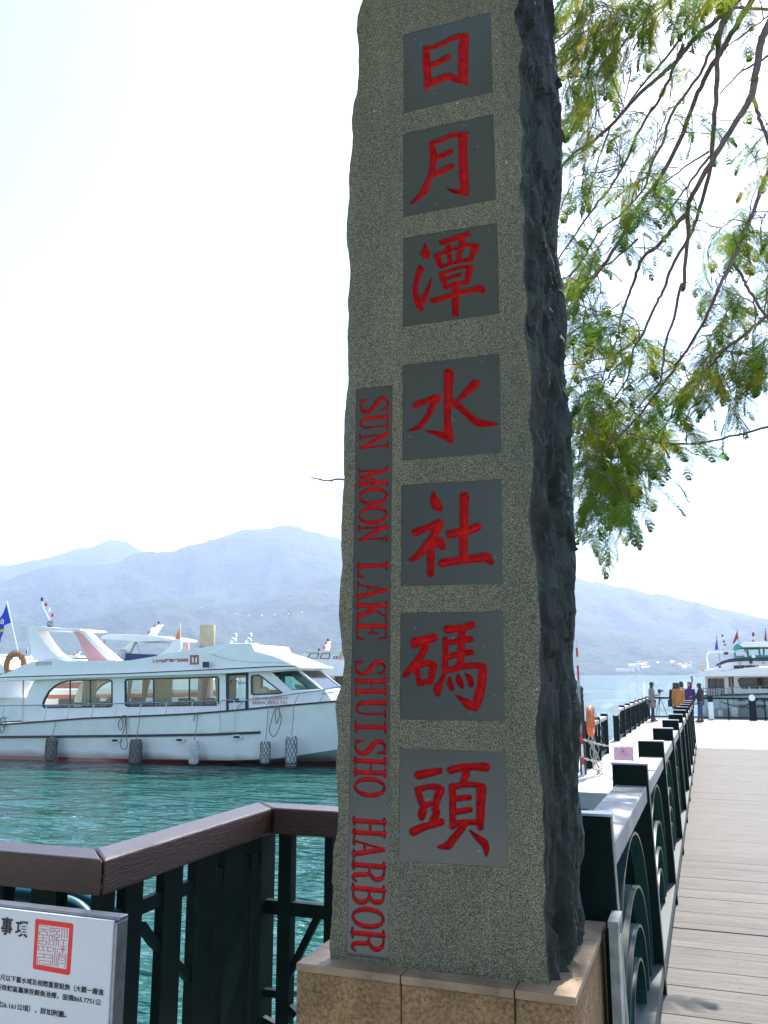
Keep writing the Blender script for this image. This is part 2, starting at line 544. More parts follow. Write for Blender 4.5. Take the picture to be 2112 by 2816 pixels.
def plank_mat():
    m = mat('ribbed_grey_plank', (0.25, 0.22, 0.2), 0.8, spec=.3)
    N, L = m.node_tree.nodes, m.node_tree.links
    b = N['Principled BSDF']
    tc = N.new('ShaderNodeTexCoord')
    mp = N.new('ShaderNodeMapping'); mp.inputs['Scale'].default_value = (.6, 12, 1)
    n1 = N.new('ShaderNodeTexNoise'); n1.inputs['Scale'].default_value = 6; n1.inputs['Detail'].default_value = 7; n1.inputs['Roughness'].default_value = .75
    geo = N.new('ShaderNodeNewGeometry')
    L.new(geo.outputs['Position'], mp.inputs[0]); L.new(mp.outputs[0], n1.inputs['Vector'])
    oi = N.new('ShaderNodeObjectInfo')
    r = N.new('ShaderNodeValToRGB'); e = r.color_ramp.elements
    e[0].position = .3; e[0].color = (0.115, 0.103, 0.090, 1); e[1].position = .75; e[1].color = (0.27, 0.247, 0.22, 1)
    L.new(n1.outputs['Fac'], r.inputs[0])
    mr = N.new('ShaderNodeMapRange'); mr.inputs[3].default_value = .92; mr.inputs[4].default_value = 1.07
    L.new(oi.outputs['Random'], mr.inputs[0])
    mx = N.new('ShaderNodeMix'); mx.data_type = 'RGBA'; mx.blend_type = 'MULTIPLY'; mx.inputs[0].default_value = 1
    L.new(r.outputs[0], mx.inputs[6]); L.new(mr.outputs[0], mx.inputs[7]); L.new(mx.outputs[2], b.inputs['Base Color'])
    wv = N.new('ShaderNodeTexWave'); wv.bands_direction = 'Y'; wv.inputs['Scale'].default_value = 31.4 ; wv.inputs['Distortion'].default_value = 0.4
    L.new(geo.outputs['Position'], wv.inputs['Vector'])
    bp = N.new('ShaderNodeBump'); bp.inputs['Distance'].default_value = .003; bp.inputs['Strength'].default_value = .9
    L.new(wv.outputs['Fac'], bp.inputs['Height']); L.new(bp.outputs[0], b.inputs['Normal'])
    return m


M['plank'] = plank_mat()


def water_mat():
    m = bpy.data.materials.new('emerald_lake_water')
    m.use_nodes = True
    N, L = m.node_tree.nodes, m.node_tree.links
    b = N['Principled BSDF']
    b.inputs['Base Color'].default_value = (0.013, 0.100, 0.078, 1)
    b.inputs['Roughness'].default_value = 0.04
    b.inputs['IOR'].default_value = 1.40
    geo = N.new('ShaderNodeNewGeometry')
    def nz(scale, st, dist):
        mp = N.new('ShaderNodeMapping'); mp.inputs['Scale'].default_value = st
        mp.inputs['Rotation'].default_value = (0, 0, dist)
        n = N.new('ShaderNodeTexNoise'); n.inputs['Scale'].default_value = scale; n.inputs['Detail'].default_value = 3; n.inputs['Roughness'].default_value = .5
        n.inputs['Distortion'].default_value = .6
        L.new(geo.outputs['Position'], mp.inputs[0]); L.new(mp.outputs[0], n.inputs['Vector'])
        return n
    a = nz(.95, (.6, 1.15, 1), .35)
    c = nz(3.6, (.65, 1.2, 1), -.2)
    add = N.new('ShaderNodeMath'); add.operation = 'MULTIPLY_ADD'; add.inputs[1].default_value = .22
    L.new(c.outputs['Fac'], add.inputs[0]); L.new(a.outputs['Fac'], add.inputs[2])
    big = nz(.11, (1, 1, 1), .5)
    mr = N.new('ShaderNodeMapRange'); mr.inputs[1].default_value = .35; mr.inputs[2].default_value = .65; mr.inputs[3].default_value = .35; mr.inputs[4].default_value = 1.15
    L.new(big.outputs['Fac'], mr.inputs[0])
    mu = N.new('ShaderNodeMath'); mu.operation = 'MULTIPLY'; L.new(add.outputs[0], mu.inputs[0]); L.new(mr.outputs[0], mu.inputs[1])
    bp = N.new('ShaderNodeBump'); bp.inputs['Strength'].default_value = 1; bp.inputs['Distance'].default_value = .62
    L.new(mu.outputs[0], bp.inputs['Height']); L.new(bp.outputs[0], b.inputs['Normal'])
    return m


M['water'] = water_mat()


def forest_mat(name, c1, c2, scale):
    m = mat(name, c1, 0.95, spec=.1)
    N, L = m.node_tree.nodes, m.node_tree.links
    b = N['Principled BSDF']
    geo = N.new('ShaderNodeNewGeometry')
    n1 = N.new('ShaderNodeTexNoise'); n1.inputs['Scale'].default_value = scale; n1.inputs['Detail'].default_value = 8; n1.inputs['Roughness'].default_value = .7
    L.new(geo.outputs['Position'], n1.inputs['Vector'])
    v = N.new('ShaderNodeTexVoronoi'); v.inputs['Scale'].default_value = .055
    L.new(geo.outputs['Position'], v.inputs['Vector'])
    r = N.new('ShaderNodeValToRGB'); e = r.color_ramp.elements
    e[0].position = .38; e[0].color = (*c2, 1); e[1].position = .62; e[1].color = (*c1, 1)
    L.new(n1.outputs['Fac'], r.inputs[0]); L.new(r.outputs[0], b.inputs['Base Color'])
    bp = N.new('ShaderNodeBump'); bp.inputs['Distance'].default_value = 4; bp.inputs['Strength'].default_value = 1
    L.new(v.outputs['Distance'], bp.inputs['Height']); L.new(bp.outputs[0], b.inputs['Normal'])
    return m


M['forest'] = forest_mat('forest_canopy', (0.050, 0.072, 0.04), (0.022, 0.036, 0.024), .006)


def leaf_mat():
    m = bpy.data.materials.new('feathery_leaflet')
    m.use_nodes = True
    N, L = m.node_tree.nodes, m.node_tree.links
    N.remove(N['Principled BSDF'])
    oi = N.new('ShaderNodeObjectInfo')
    r = N.new('ShaderNodeValToRGB'); e = r.color_ramp.elements
    e[0].position = 0; e[0].color = (0.045, 0.15, 0.012, 1)
    e[1].position = 1; e[1].color = (0.36, 0.31, 0.03, 1)
    k = e.new(.55); k.color = (0.15, 0.23, 0.020, 1)
    ge = N.new('ShaderNodeNewGeometry'); nn = N.new('ShaderNodeTexNoise'); nn.inputs['Scale'].default_value = 3.2; nn.inputs['Detail'].default_value = 2
    L.new(ge.outputs['Position'], nn.inputs['Vector'])
    ma = N.new('ShaderNodeMath'); ma.operation = 'MULTIPLY_ADD'; ma.inputs[1].default_value = 2.2; L.new(nn.outputs['Fac'], ma.inputs[0])
    mb = N.new('ShaderNodeMath'); mb.operation = 'MULTIPLY_ADD'; mb.inputs[1].default_value = .7; mb.inputs[2].default_value = -.85
    L.new(oi.outputs['Random'], mb.inputs[0]); L.new(mb.outputs[0], ma.inputs[2])
    L.new(ma.outputs[0], r.inputs[0])
    d = N.new('ShaderNodeBsdfDiffuse'); t = N.new('ShaderNodeBsdfTranslucent'); g = N.new('ShaderNodeBsdfGlossy')
    g.inputs['Roughness'].default_value = .4
    g.inputs['Color'].default_value = (.5, .55, .5, 1)
    L.new(r.outputs[0], d.inputs[0]); L.new(r.outputs[0], t.inputs[0])
    mx = N.new('ShaderNodeMixShader'); mx.inputs[0].default_value = .62
    L.new(d.outputs[0], mx.inputs[1]); L.new(t.outputs[0], mx.inputs[2])
    m2 = N.new('ShaderNodeMixShader'); m2.inputs[0].default_value = .015
    L.new(mx.outputs[0], m2.inputs[1]); L.new(g.outputs[0], m2.inputs[2])
    L.new(m2.outputs[0], N['Material Output'].inputs[0])
    return m


M['leaf'] = leaf_mat()
M['bark'] = mat('brown_bark', (0.19, 0.12, 0.095), 0.85, var=0.35, vscale=14, bump=0.004, bscale=50)


def text_obj(name, s, size, m, parent, matrix, align='LEFT', extrude=.0004, sx=1.0, bold=0.0):
    cu = bpy.data.curves.new(name, 'FONT')
    cu.body = s
    cu.size = size
    cu.extrude = extrude
    cu.offset = bold
    cu.align_x = align
    cu.resolution_u = 2
    t = bpy.data.objects.new(name, cu)
    COL.objects.link(t)
    dg = bpy.context.evaluated_depsgraph_get()
    me = bpy.data.meshes.new_from_object(t.evaluated_get(dg))
    bpy.data.objects.remove(t)
    me.materials.clear()
    me.materials.append(m)
    o = bpy.data.objects.new(name, me)
    o.matrix_world = matrix @ Matrix.Diagonal((sx, 1, 1, 1))
    COL.objects.link(o)
    if parent is not None:
        o.parent = parent
        o.matrix_local = matrix @ Matrix.Diagonal((sx, 1, 1, 1))
    return o


def facing(loc, rz=0.0, tilt=0.0):
    """Upright lettering that faces -Y, baseline start at loc."""
    return Matrix.Translation(loc) @ Euler((pi / 2, 0, rz)).to_matrix().to_4x4() @ Matrix.Rotation(tilt, 4, 'Z')
# ================================================================== WATER, HILLS, HAZE
w = MB()
w.box(-5900, 5900, -45, 5500, -5.0, -1.0)
water = w.build('water', M['water'])
tag(water, kind='structure')

lake_bed = None


def ridge(name, prof, dist, depth, amp, seed, x0=-900, x1=3100, nu=360, nv=46):
    """Hill range: crest surveyed from the photograph, slopes with spurs and gullies."""
    xs = np.array([p[0] for p in prof], float); ys = np.array([p[1] for p in prof], float)
    pts = []
    for i in range(nu):
        px = x0 + (x1 - x0) * i / (nu - 1)
        py = float(np.interp(px, xs, ys))
        az = atan2(float(ray(px, 1853)[0]), float(ray(px, 1853)[1]))
        r = ray(px, py)
        el = r[2] / sqrt(r[0] ** 2 + r[1] ** 2)
        for j in range(nv):
            t = j / (nv - 1)
            if t <= .72:
                u = t / .72
                d = dist - depth * (1 - u)
                crest = el * dist + 1.6
                h = crest * (u ** 0.85)
                e = sin(pi * min(1, u)) * .9 + .10 * u
            else:
                u = (t - .72) / .28
                d = dist + depth * 1.2 * u
                h = (el * dist + 1.6) * (1 - u ** 1.2 * .99)
                e = .1
            X, Y = d * sin(az), d * cos(az)
            q = Vector((X, Y, seed * 100)) / (depth * .42)
            g = noise.ridged_multi_fractal(q, 0.9, 2.1, 5, .9, 2.0) - 1.0
            f = noise.fractal(q * 5, .9, 2.0, 4)
            z = h + amp * e * (g * .55 + f * .25) + amp * .05 * noise.noise(q * 26)
            if j == 0: z = -6
            X += amp * .5 * e * noise.noise(q * 2 + Vector((9, 3, 1)))
            pts.append((X, Y, max(z, -6)))
    m = MB(); m.grid(pts, nu, nv)
    o = m.build(name, M['forest'], smooth=True)
    tag(o, kind='structure')
    return o


HILL = ridge('hills', [(-900, 1800), (-500, 1760), (-200, 1700), (0, 1690), (120, 1712), (223, 1701), (271, 1686), (338, 1662), (410, 1647), (458, 1647), (542, 1656), (663, 1656), (753, 1629), (844, 1595), (940, 1574),
                (1100, 1560), (1300, 1600), (1500, 1660), (1600, 1700), (1700, 1735), (1820, 1752), (1950, 1770), (2050, 1740), (2112, 1715), (2400, 1640), (3100, 1600)], 2300, 620, 60, 1.3)
ridge('mountains', [(-900, 1640), (-400, 1610), (0, 1595), (36, 1580), (90, 1562), (145, 1550), (211, 1547), (301, 1544), (338, 1529), (386, 1512), (446, 1516), (518, 1496), (603, 1472), (657, 1452), (723, 1445), (784, 1436), (844, 1457), (940, 1480),
                    (1100, 1500), (1300, 1530), (1500, 1565), (1600, 1585), (1700, 1612), (1850, 1630), (2000, 1668), (2112, 1700), (2500, 1740), (3100, 1700)], 3150, 700, 110, 5.7)
ridge('far_mountains', [(-900, 1600), (-300, 1570), (0, 1547), (60, 1535), (120, 1526), (181, 1508), (241, 1496), (271, 1481), (325, 1484), (362, 1505), (420, 1530), (600, 1560), (1000, 1560), (1500, 1620), (2112, 1760), (3100, 1780)], 4200, 700, 90, 11.1)

hz = MB(); hz.box(-6000, 6000, -50, 5600, -6.5, 730)
HM = bpy.data.materials.new('lake_haze'); HM.use_nodes = True
HM.node_tree.nodes.remove(HM.node_tree.nodes['Principled BSDF'])
pv = HM.node_tree.nodes.new('ShaderNodeVolumePrincipled')
pv.inputs['Color'].default_value = (0.66, 0.76, 1.0, 1)
pv.inputs['Density'].default_value = 0.00021
pv.inputs['Anisotropy'].default_value = 0.35
HM.node_tree.links.new(pv.outputs[0], HM.node_tree.nodes['Material Output'].inputs['Volume'])
haze = hz.build('haze', HM)
tag(haze, kind='stuff')

# village on the far right shore
random.seed(3)
n_house = 0
for k in range(30):
    px = random.choice([random.uniform(1725, 1790), random.uniform(1790, 1850), random.uniform(1868, 1905), random.uniform(1690, 1730)])
    py = random.uniform(1824, 1846) if px > 1740 else random.uniform(1842, 1848)
    D = 1700 + (1848 - py) * 12
    p = at_y(px, py, D)
    ww, dd, hh = random.uniform(4, 10), random.uniform(5, 8), random.uniform(2.2, 4.2)
    if k == 0: px, p, ww, hh = 1738, at_y(1738, 1846, 1720), 10, 12
    m = MB(); m.m = 0; m.box(-ww / 2, ww / 2, -dd / 2, dd / 2, -14, hh)
    m.m = 1
    m.add([(-ww / 2 - .5, -dd / 2 - .5, hh), (ww / 2 + .5, -dd / 2 - .5, hh), (ww / 2 + .5, dd / 2 + .5, hh), (-ww / 2 - .5, dd / 2 + .5, hh), (-ww / 2, 0, hh + 1.6), (ww / 2, 0, hh + 1.6)],
          [(0, 1, 5, 4), (2, 3, 4, 5), (0, 4, 3), (1, 2, 5), (0, 3, 2, 1)])
    for wx in range(3):
        m.m = 2
        x = -ww / 2 + ww * (wx + .5) / 3
        m.box(x - .5, x + .5, -dd / 2 - .1, -dd / 2 + .2, hh * .4, hh * .75)
    if k:
        o_ = Vector(EY); dv = (Vector(ray(px, py))).normalized()
        hit, hp_, _n, _i = HILL.ray_cast(o_, dv)
        if hit: p = hp_
    o = m.build('shore_house', [M['white_matte'], M['roof_orange'] if k % 3 else M['white_matte'], M['glass_dark']], loc=(p.x, p.y, max(p.z, -1)))
    if k == 0:
        tag(o, 'tallest pale block of the village on the far shore', 'house', 'houses of the far shore village')
    else:
        tag(o, 'small pale house in the village on the far shore', 'house', 'houses of the far shore village')

# cable car gondolas crossing in front of the hill, with their ropes
gp = [(555, 1668, 2.0), (617, 1682, 2.2), (651, 1687, 3.0), (685, 1690, 3.6), (720, 1691, 4.4), (756, 1689, 4.0), (793, 1686, 2.4), (831, 1681, 2.2)]
gl = ['faintest gondola on the left end of the cable line', 'second gondola from the left of the cable line', 'third gondola from the left of the cable line', 'fourth gondola from the left of the cable line',
      'largest and brightest white gondola of the cable line', 'white gondola just right of the brightest one', 'second gondola from the right of the cable line', 'gondola nearest the monument on the cable line']
rope_pts = []
for (px, py, s), lb in zip(gp, gl):
    p = at_y(px, py, 950)
    g = empty('gondola', (p.x, p.y, p.z - 1), lb, 'gondola', 'gondolas of the lake cable line')
    m = MB(); k = s / 3.2
    m.lathe([(.3 * k, -1.2 * k), (.95 * k, -1.0 * k), (1.15 * k, 0), (1.0 * k, .9 * k), (.3 * k, 1.2 * k)], n=10)
    m.build('cabin', M['white'], g, smooth=True)
    m = MB(); m.tube([(0, 0, 1.1 * k), (0, .1, 2.6 * k)], .07, 5); m.build('hanger', M['steel'], g)
    rope_pts.append((p.x, p.y, p.z - 1 + 2.6 * k))
a0 = at_y(480, 1650, 950); a1 = at_y(960, 1655, 950)
path = smooth_path([tuple(a0)] + rope_pts + [tuple(a1)], 4)
m = MB(); m.tube(path, .025, 4); tag(m.build('cable', M['steel']), 'thin haul rope that carries the gondolas before the hill', 'cable')

# ================================================================== QUAY AND GROUND
m = MB()
m.box(-14, -1.95, -20, 2.62, -3.2, -0.10)
m.box(-1.95, -.56, -20, 3.92, -3.2, -0.101)
m.build('quay', M['concrete'])
tag(bpy.data.objects['quay'], kind='structure')
m = MB(); m.box(3.9, 40, -20, 9.5, -3.2, -0.15); tag(m.build('bank', M['soil']), kind='structure')

# ---- boardwalk: every near plank its own piece
deck = empty('boardwalk', (0, 0, 0)); deck['kind'] = 'structure'
PX0, PX1 = -0.56, 3.6
PITCH_P = .148
m = MB(); m.box(PX0, PX1, 0, PITCH_P - .006, -.03, 0)
pl_me = None
rng = random.Random(5)
yy = 0.4
far = MB()
i = 0
while yy < 23.6:
    gap = .002 if rng.random() < .86 else rng.choice([.006, .010])
    if abs(yy - 6.34) < .075: gap = .028
    wd = PITCH_P - gap
    z = deck_z(yy)
    lift = rng.uniform(-.0015, .0015)
    if yy < 9.0:
        m = MB(); m.box(PX0, PX1, 0, wd, -.03, 0)
        o = m.build('plank', M['plank'], deck, loc=(0, yy, z + lift))
        o.rotation_euler = (-SLOPE, 0, 0)
    else:
        far.box(PX0, PX1, yy, yy + wd, z - .03 + lift, z + lift)
    yy += PITCH_P
    i += 1
o = far.build('planks', M['plank'], deck); o['kind'] = 'stuff'
m = MB()
for xx in (-.3, 1.6, 3.3):
    m.box(xx - .06, xx + .06, .4, 23.6, -.34, -.245)
for k in range(12):
    y = 1 + k * 2.0
    m.box(PX0 + .05, PX1 - .05, y, y + .12, -.36 - .009 * y, -.26 - .009 * y + .1)
m.build('joist', M['brown_pile'], deck)
m = MB()
for k in range(7):
    for xx in (-.4, 3.4):
        m.tube([(xx, 2 + k * 3.4, -4), (xx, 2 + k * 3.4, -.4)], .14, 10)
m.build('pile_row', M['concrete'], deck)['kind'] = 'stuff'
sc_ = MB()
for row in (at_d(2016, 2560).x, at_d(2016, 2560).x + .62, at_d(2016, 2560).x + 1.24):
    y = .47
    while y < 16:
        cxr = row + rng.uniform(-.006, .006)
        if rng.random() < .9:
            sc_.add([(cxr + .006 * cos(a * pi / 3), y + .006 * sin(a * pi / 3), deck_z(y) + .0025) for a in range(6)], [(0, 1, 2, 3, 4, 5)])
        y += PITCH_P
sc_.build('screws', M['black'], deck)['kind'] = 'stuff'
# fallen leaf scraps
sc_ = MB()
for k in range(260):
    x, y = rng.uniform(-.3, 1.6), rng.uniform(3, 14)
    a = rng.uniform(0, 6.28); s = rng.uniform(.003, .008)
    z = deck_z(y) + .004
    sc_.add([(x + s * cos(a), y + s * sin(a), z), (x - s * .4 * sin(a), y + s * .4 * cos(a), z + .001), (x - s * cos(a), y - s * sin(a), z), (x + s * .4 * sin(a), y - s * .4 * cos(a), z)], [(0, 1, 2, 3)])
tag(sc_.build('fallen_leaflets', mat('dry_leaflet', (.4, .3, .12), .9)), 'scattered dry leaflets lying on the boardwalk planks', 'leaves', kind='stuff')

# ---- pontoon
ZP = -.42
pont = MB()
pont.box(-3.6, -.62, 15.9, 23.8, ZP - .28, ZP)
pont.box(-2.85, 14, 23.802, 42.6, ZP - .281, ZP - .001)
tag(pont.build('pontoon', M['concrete']), kind='structure')
m = MB()
m.hexa([(-.62, 23.4, -.62), (3.6, 23.4, -.62), (3.6, 26.2, ZP - .001 - .2), (-.62, 26.2, ZP - .2)], [(-.55, 23.62, deck_z(23.6)), (3.6, 23.62, deck_z(23.6)), (3.6, 26.2, ZP + .006), (-.55, 26.2, ZP + .006)])
tag(m.build('ramp', M['concrete']), kind='structure')
m = MB()   # sloping side plate that leads up from the pontoon to the walkway
m.hexa([(-1.55, 14.9, -.60), (-.64, 14.9, -.60), (-.64, 20.2, ZP + .002), (-1.2, 20.2, ZP + .002)], [(-1.5, 15.1, -.30), (-.64, 15.1, -.28), (-.64, 20.2, ZP + .02), (-1.2, 20.2, ZP + .02)])
tag(m.build('ramp', M['concrete']), kind='structure')

# ================================================================== BALUSTRADES
def arc_bar(c, r, a0, a1, wx, th, n=18, rz=None):
    """flat bar bent in the Y-Z plane, wx wide across X"""
    vs, fs = [], []
    for k in range(n + 1):
        a = a0 + (a1 - a0) * k / n
        for rr in (r, r - th):
            for sx in (-wx / 2, wx / 2):
                vs.append((c[0] + sx, c[1] + rr * cos(a), c[2] + (rr if rz is None else rz - (r - rr)) * sin(a)))
    for k in range(n):
        b = k * 4; d = b + 4
        fs += [(b, b + 1, d + 1, d), (b + 2, d + 2, d + 3, b + 3), (b, d, d + 2, b + 2), (b + 1, b + 3, d + 3, d + 1)]
    fs += [(0, 2, 3, 1), tuple(n * 4 + q for q in (0, 1, 3, 2))]
    return vs, fs


PW = .185; PT = .05; RX = -.33       # plate width across the walkway, its thickness, walkway-side face


def post_mesh(h=1.16, w=PW, t=PT, cap=True):
    m = MB()
    m.m = 0
    m.hexa([(-w - .0, 0, -.25), (.045, 0, -.25), (.045, t, -.25), (-w, t, -.25)], [(-w, 0, h - .006), (0, 0, h - .006), (0, t, h - .006), (-w, t, h - .006)])
    return m


rail = empty('balustrade', (RX, 3.1, 0), 'dark green balustrade with pale handrail and arch infill along the boardwalk', 'balustrade')
posts_y = [3.13] + [5.10 + 2.0 * k for k in range(10)]
pm = post_mesh().build('post', M['green'], rail); bevel(pm, .004)
cm = MB(); cm.box(-PW - .006, .006, -.006, PT + .006, 1.155, 1.163)
capm = cm.build('post_cap', mat('galvanised_cap', (.45, .47, .5), .35, metal=.4, var=.1), pm)
em = MB(); em.hexa([(.0452, -.001, -.2), (.0482, -.001, -.2), (.0482, PT + .001, -.2), (.0452, PT + .001, -.2)], [(.0002, -.001, 1.15), (.0032, -.001, 1.15), (.0032, PT + .001, 1.15), (.0002, PT + .001, 1.15)])
edgm = em.build('edge_strip', M['green_edge'], pm)
allposts = [pm]
for y in posts_y[1:]:
    c = copy_tree(pm, rail); allposts.append(c)
for y, o in zip(posts_y, allposts):
    o.location = (0, y - 3.1, deck_z(y))
arcs_proto = None
for k in range(len(posts_y) - 1):
    y0, y1 = posts_y[k] + PT, posts_y[k + 1]
    L_ = y1 - y0
    zz = deck_z((y0 + y1) / 2)
    # handrail length between posts
    m = MB()
    zt0, zt1 = deck_z(y0) + 1.045, deck_z(y1) + 1.045
    m.hexa([(-PW + .012, y0 - 3.1, zt0 - .085), (-.006, y0 - 3.1, zt0 - .085), (-.006, y1 - 3.1, zt1 - .085), (-PW + .012, y1 - 3.1, zt1 - .085)],
           [(-PW + .012, y0 - 3.1, zt0), (-.006, y0 - 3.1, zt0), (-.006, y1 - 3.1, zt1), (-PW + .012, y1 - 3.1, zt1)])
    bevel(m.build('handrail', M['rail_cap'], rail), .006)
    m = MB()
    m.hexa([(-.12, y0 - 3.1, zz + .08), (.035, y0 - 3.1, zz + .08), (.035, y1 - 3.1, zz + .08), (-.12, y1 - 3.1, zz + .08)],
           [(-.12, y0 - 3.1, zz + .14), (.03, y0 - 3.1, zz + .14), (.03, y1 - 3.1, zz + .14), (-.12, y1 - 3.1, zz + .14)])
    m.build('bottom_rail', mat('grey_green_sill', (.035, .05, .045), .55, var=.3, vscale=6) if k == 0 else bpy.data.materials['grey_green_sill'], rail)
    # nested arches
    cy = (y0 + y1) / 2 - 3.1
    for (ry_, rz_a) in ((.94, .80), (.76, .57), (.56, .41), (.37, .28)):
        vs, fs = arc_bar((-.045, cy, zz + .14), ry_, 0, pi, .06, .012, 28, rz_a)
        if k < 8 or ry_ > .6:
            m = MB(); m.add(vs, fs); m.build('arch_bar', M['green_bar'], rail, smooth=True).modifiers.new('s', 'EDGE_SPLIT')
    for (dy, rr) in ((-.5, .44), (.5, .44)):
        vs, fs = arc_bar((-.125, cy + dy, zz + .50), rr, 0, pi * 2, .04, .012, 24)
        m = MB(); m.add(vs, fs); m.build('arch_bar', M['green'], rail)

# sign plate standing at the foot of the balustrade, seen edge-on
nb = empty('notice_plate', (-.318, 3.02, 0), 'thin white framed plate seen edge-on between plinth and balustrade', 'notice plate')
m = MB(); m.box(-.010, .010, -.049, .059, .1, .815); m.build('board', M['greysteel'], nb)
m = MB()
for (a, b_) in ((-.062, -.05), (.06, .072)):
    m.box(-.014, .014, a, b_, .05, .82)
m.box(-.016, .016, -.064, .074, .8205, .84)
m.box(.010, .013, -.04, .05, .12, .78)
m.build('frame', mat('worn_pale_frame', (.30, .31, .27), .6, var=.3, vscale=20), nb)

# ================================================================== LEFT RAILING (brown handrail, green uprights)
ZR = 1.0
A = at_z(312, 2369, ZR); Bp = at_z(767, 2214, ZR)
XA = (A.x + Bp.x) / 2 - .02
YA, YB = A.y + .01, Bp.y - .08
lr = empty('quay_railing', (XA, YA, 0), 'stepped quay railing with thick brown wooden handrail on dark green uprights', 'railing')
HWD, HT = .15, .115


def rail_bar(p0, p1, mname, cut0=0, cut1=0):
    """handrail beam; mitred ends"""
    m = MB()
    p0, p1 = Vector(p0), Vector(p1)
    d = (p1 - p0).normalized(); s = Vector((-d.y, d.x, 0)) * HWD / 2
    u = Vector((0, 0, HT))
    a, b = p0 - lr.location, p1 - lr.location
    A0, A1 = a - s + d * cut0, a + s - d * cut0
    B0, B1 = b - s + d * cut1, b + s - d * cut1
    m.hexa([A0 - u, B0 - u, B1 - u, A1 - u], [A0, B0, B1, A1])
    o = m.build('handrail', M[mname], lr, recalc=True)
    bevel(o, .012, 3)
    return o


h2 = HWD / 2
# far edge / near edge measured: the measured points lie on the walker-side edge
g = .0035
rail_bar((XA - 4.2, YA + h2, ZR), (XA - g, YA + h2, ZR), 'rail_wood', 0, h2)
rail_bar((XA, YA + h2 + g, ZR), (XA, YB + h2 - g, ZR), 'rail_wood_y', -h2, -h2) if False else None
m = MB()


def poly_bar(poly, mname):
    m = MB()
    P = [Vector((p[0], p[1], ZR)) - lr.location for p in poly]
    u = Vector((0, 0, HT))
    n = len(P)
    m.add([p - u for p in P] + P, [tuple(range(n - 1, -1, -1)), tuple(range(n, 2 * n))] + [(i, (i + 1) % n, n + (i + 1) % n, n + i) for i in range(n)])
    o = m.build('handrail', M[mname], lr, recalc=True); bevel(o, .010, 3)
    return o


for o in [c for c in lr.children if c.name.startswith('handrail')]:
    bpy.data.objects.remove(o)
E1 = XA            # walker-side (right) face of the leg that runs away from us
E0 = XA - HWD
poly_bar([(XA - 4.2, YA), (E1 - g, YA), (E0 - g, YA + HWD), (XA - 4.2, YA + HWD)], 'rail_wood')
poly_bar([(E1, YA + g), (E1, YB - g), (E0, YB + HWD - g), (E0, YA + HWD + g)], 'rail_wood_y')
poly_bar([(E1 + g, YB), (-.52, YB), (-.52, YB + HWD), (E0 + g, YB + HWD)], 'rail_wood')
xm = (E0 + E1) / 2
up = []


def upright(x, y, w, t, along):
    m = MB()
    zt = ZR - HT
    if along == 'y': m.box(-t / 2, t / 2, -w / 2, w / 2, -.12, zt)
    else: m.box(-w / 2, w / 2, -t / 2, t / 2, -.12, zt)
    o = m.build('upright', M['green'], lr, loc=(x - lr.location.x, y - lr.location.y, 0)); bevel(o, .003)
    return o


# leg running away: plates turned across the rail
ys_ = []
for pxa, pxb in ((312, 388), (420, 497), (507, 590), (588, 668), (664, 692), (690, 752)):
    q0 = at_x(pxa, 2600, xm - .02); q1 = at_x(pxb, 2600, xm + .02)
    ys_.append(((q0.y + q1.y) / 2, max(.03, q1.y - q0.y)))
for (yc, wv) in ys_:
    if YA - .1 < yc < YB + .2:
        upright(xm, yc, wv, .04, 'y')
for pxa, pxb in ((769, 804), (896, 918), (1005, 1030)):
    q0 = at_y(pxa, 2500, YB + .07); q1 = at_y(pxb, 2500, YB + .07)
    upright((q0.x + q1.x) / 2, YB + .075, abs(q1.x - q0.x), .06, 'x')
for pxa, pxb in ((-120, -80), (-20, 22), (97, 168), (262, 300)):
    q0 = at_y(pxa, 2470, YA + .07); q1 = at_y(pxb, 2470, YA + .07)
    upright((q0.x + q1.x) / 2, YA + .075, abs(q1.x - q0.x), .06, 'x')
q = lr.location
m = MB()
LZ = .80
m.box(xm - q.x - .014, xm - q.x + .014, .05, YB - YA, LZ - .05, LZ)
m.build('cross_bar', M['green'], lr)
m = MB(); m.box(xm - q.x, -.55 - q.x, YB - q.y + .055, YB - q.y + .095, .530, .588); m.build('cross_bar', M['green'], lr)
m = MB(); m.box(-4 - q.x, xm - q.x, .055, .095, LZ - .05, LZ); m.build('cross_bar', M['green'], lr)
# diagonals of the far leg (surveyed)
yb = YB + .075
for (p0, p1) in (((875, 2520), (765, 2740)), ((765, 2740), (815, 2790)), ((765, 2732), (690, 2722)), ((690, 2722), (600, 2830)), ((700, 2790), (810, 2850))):
    a, b = at_y(*p0, yb), at_y(*p1, yb)
    m = MB(); m.beam(a - q, b - q, .03, .03, (0, 1, 0)); m.build('diagonal_bar', M['green'], lr)
for (p0, p1) in (((388, 2545), (420, 2590)), ((420, 2590), (497, 2665)), ((497, 2665), (560, 2740))):
    a, b = at_x(*p0, xm), at_x(*p1, xm)
    m = MB(); m.beam(a - q, b - q, .03, .028, (1, 0, 0)); m.build('diagonal_bar', M['green'], lr)
# nail dimples
m = MB()
for (x, z) in ((485, 520), (487, 545), (486, 592)):
    p = at_y(x / 1.746, 2100 + z / 1.746, YA - .0015) - q
    m.lathe([(.0035, -.0004), (.0035, .0004)], c=(p.x, p.y, p.z), n=8, axis=1)
m.build('nails', M['black'], lr)

# teal corrugated hose behind the sign
def hose(pts):
    P = smooth_path(pts, 40)
    R = [.030 if i % 2 else .0255 for i in range(len(P))]
    m = MB(); m.tube(P, R, 10)
    return m


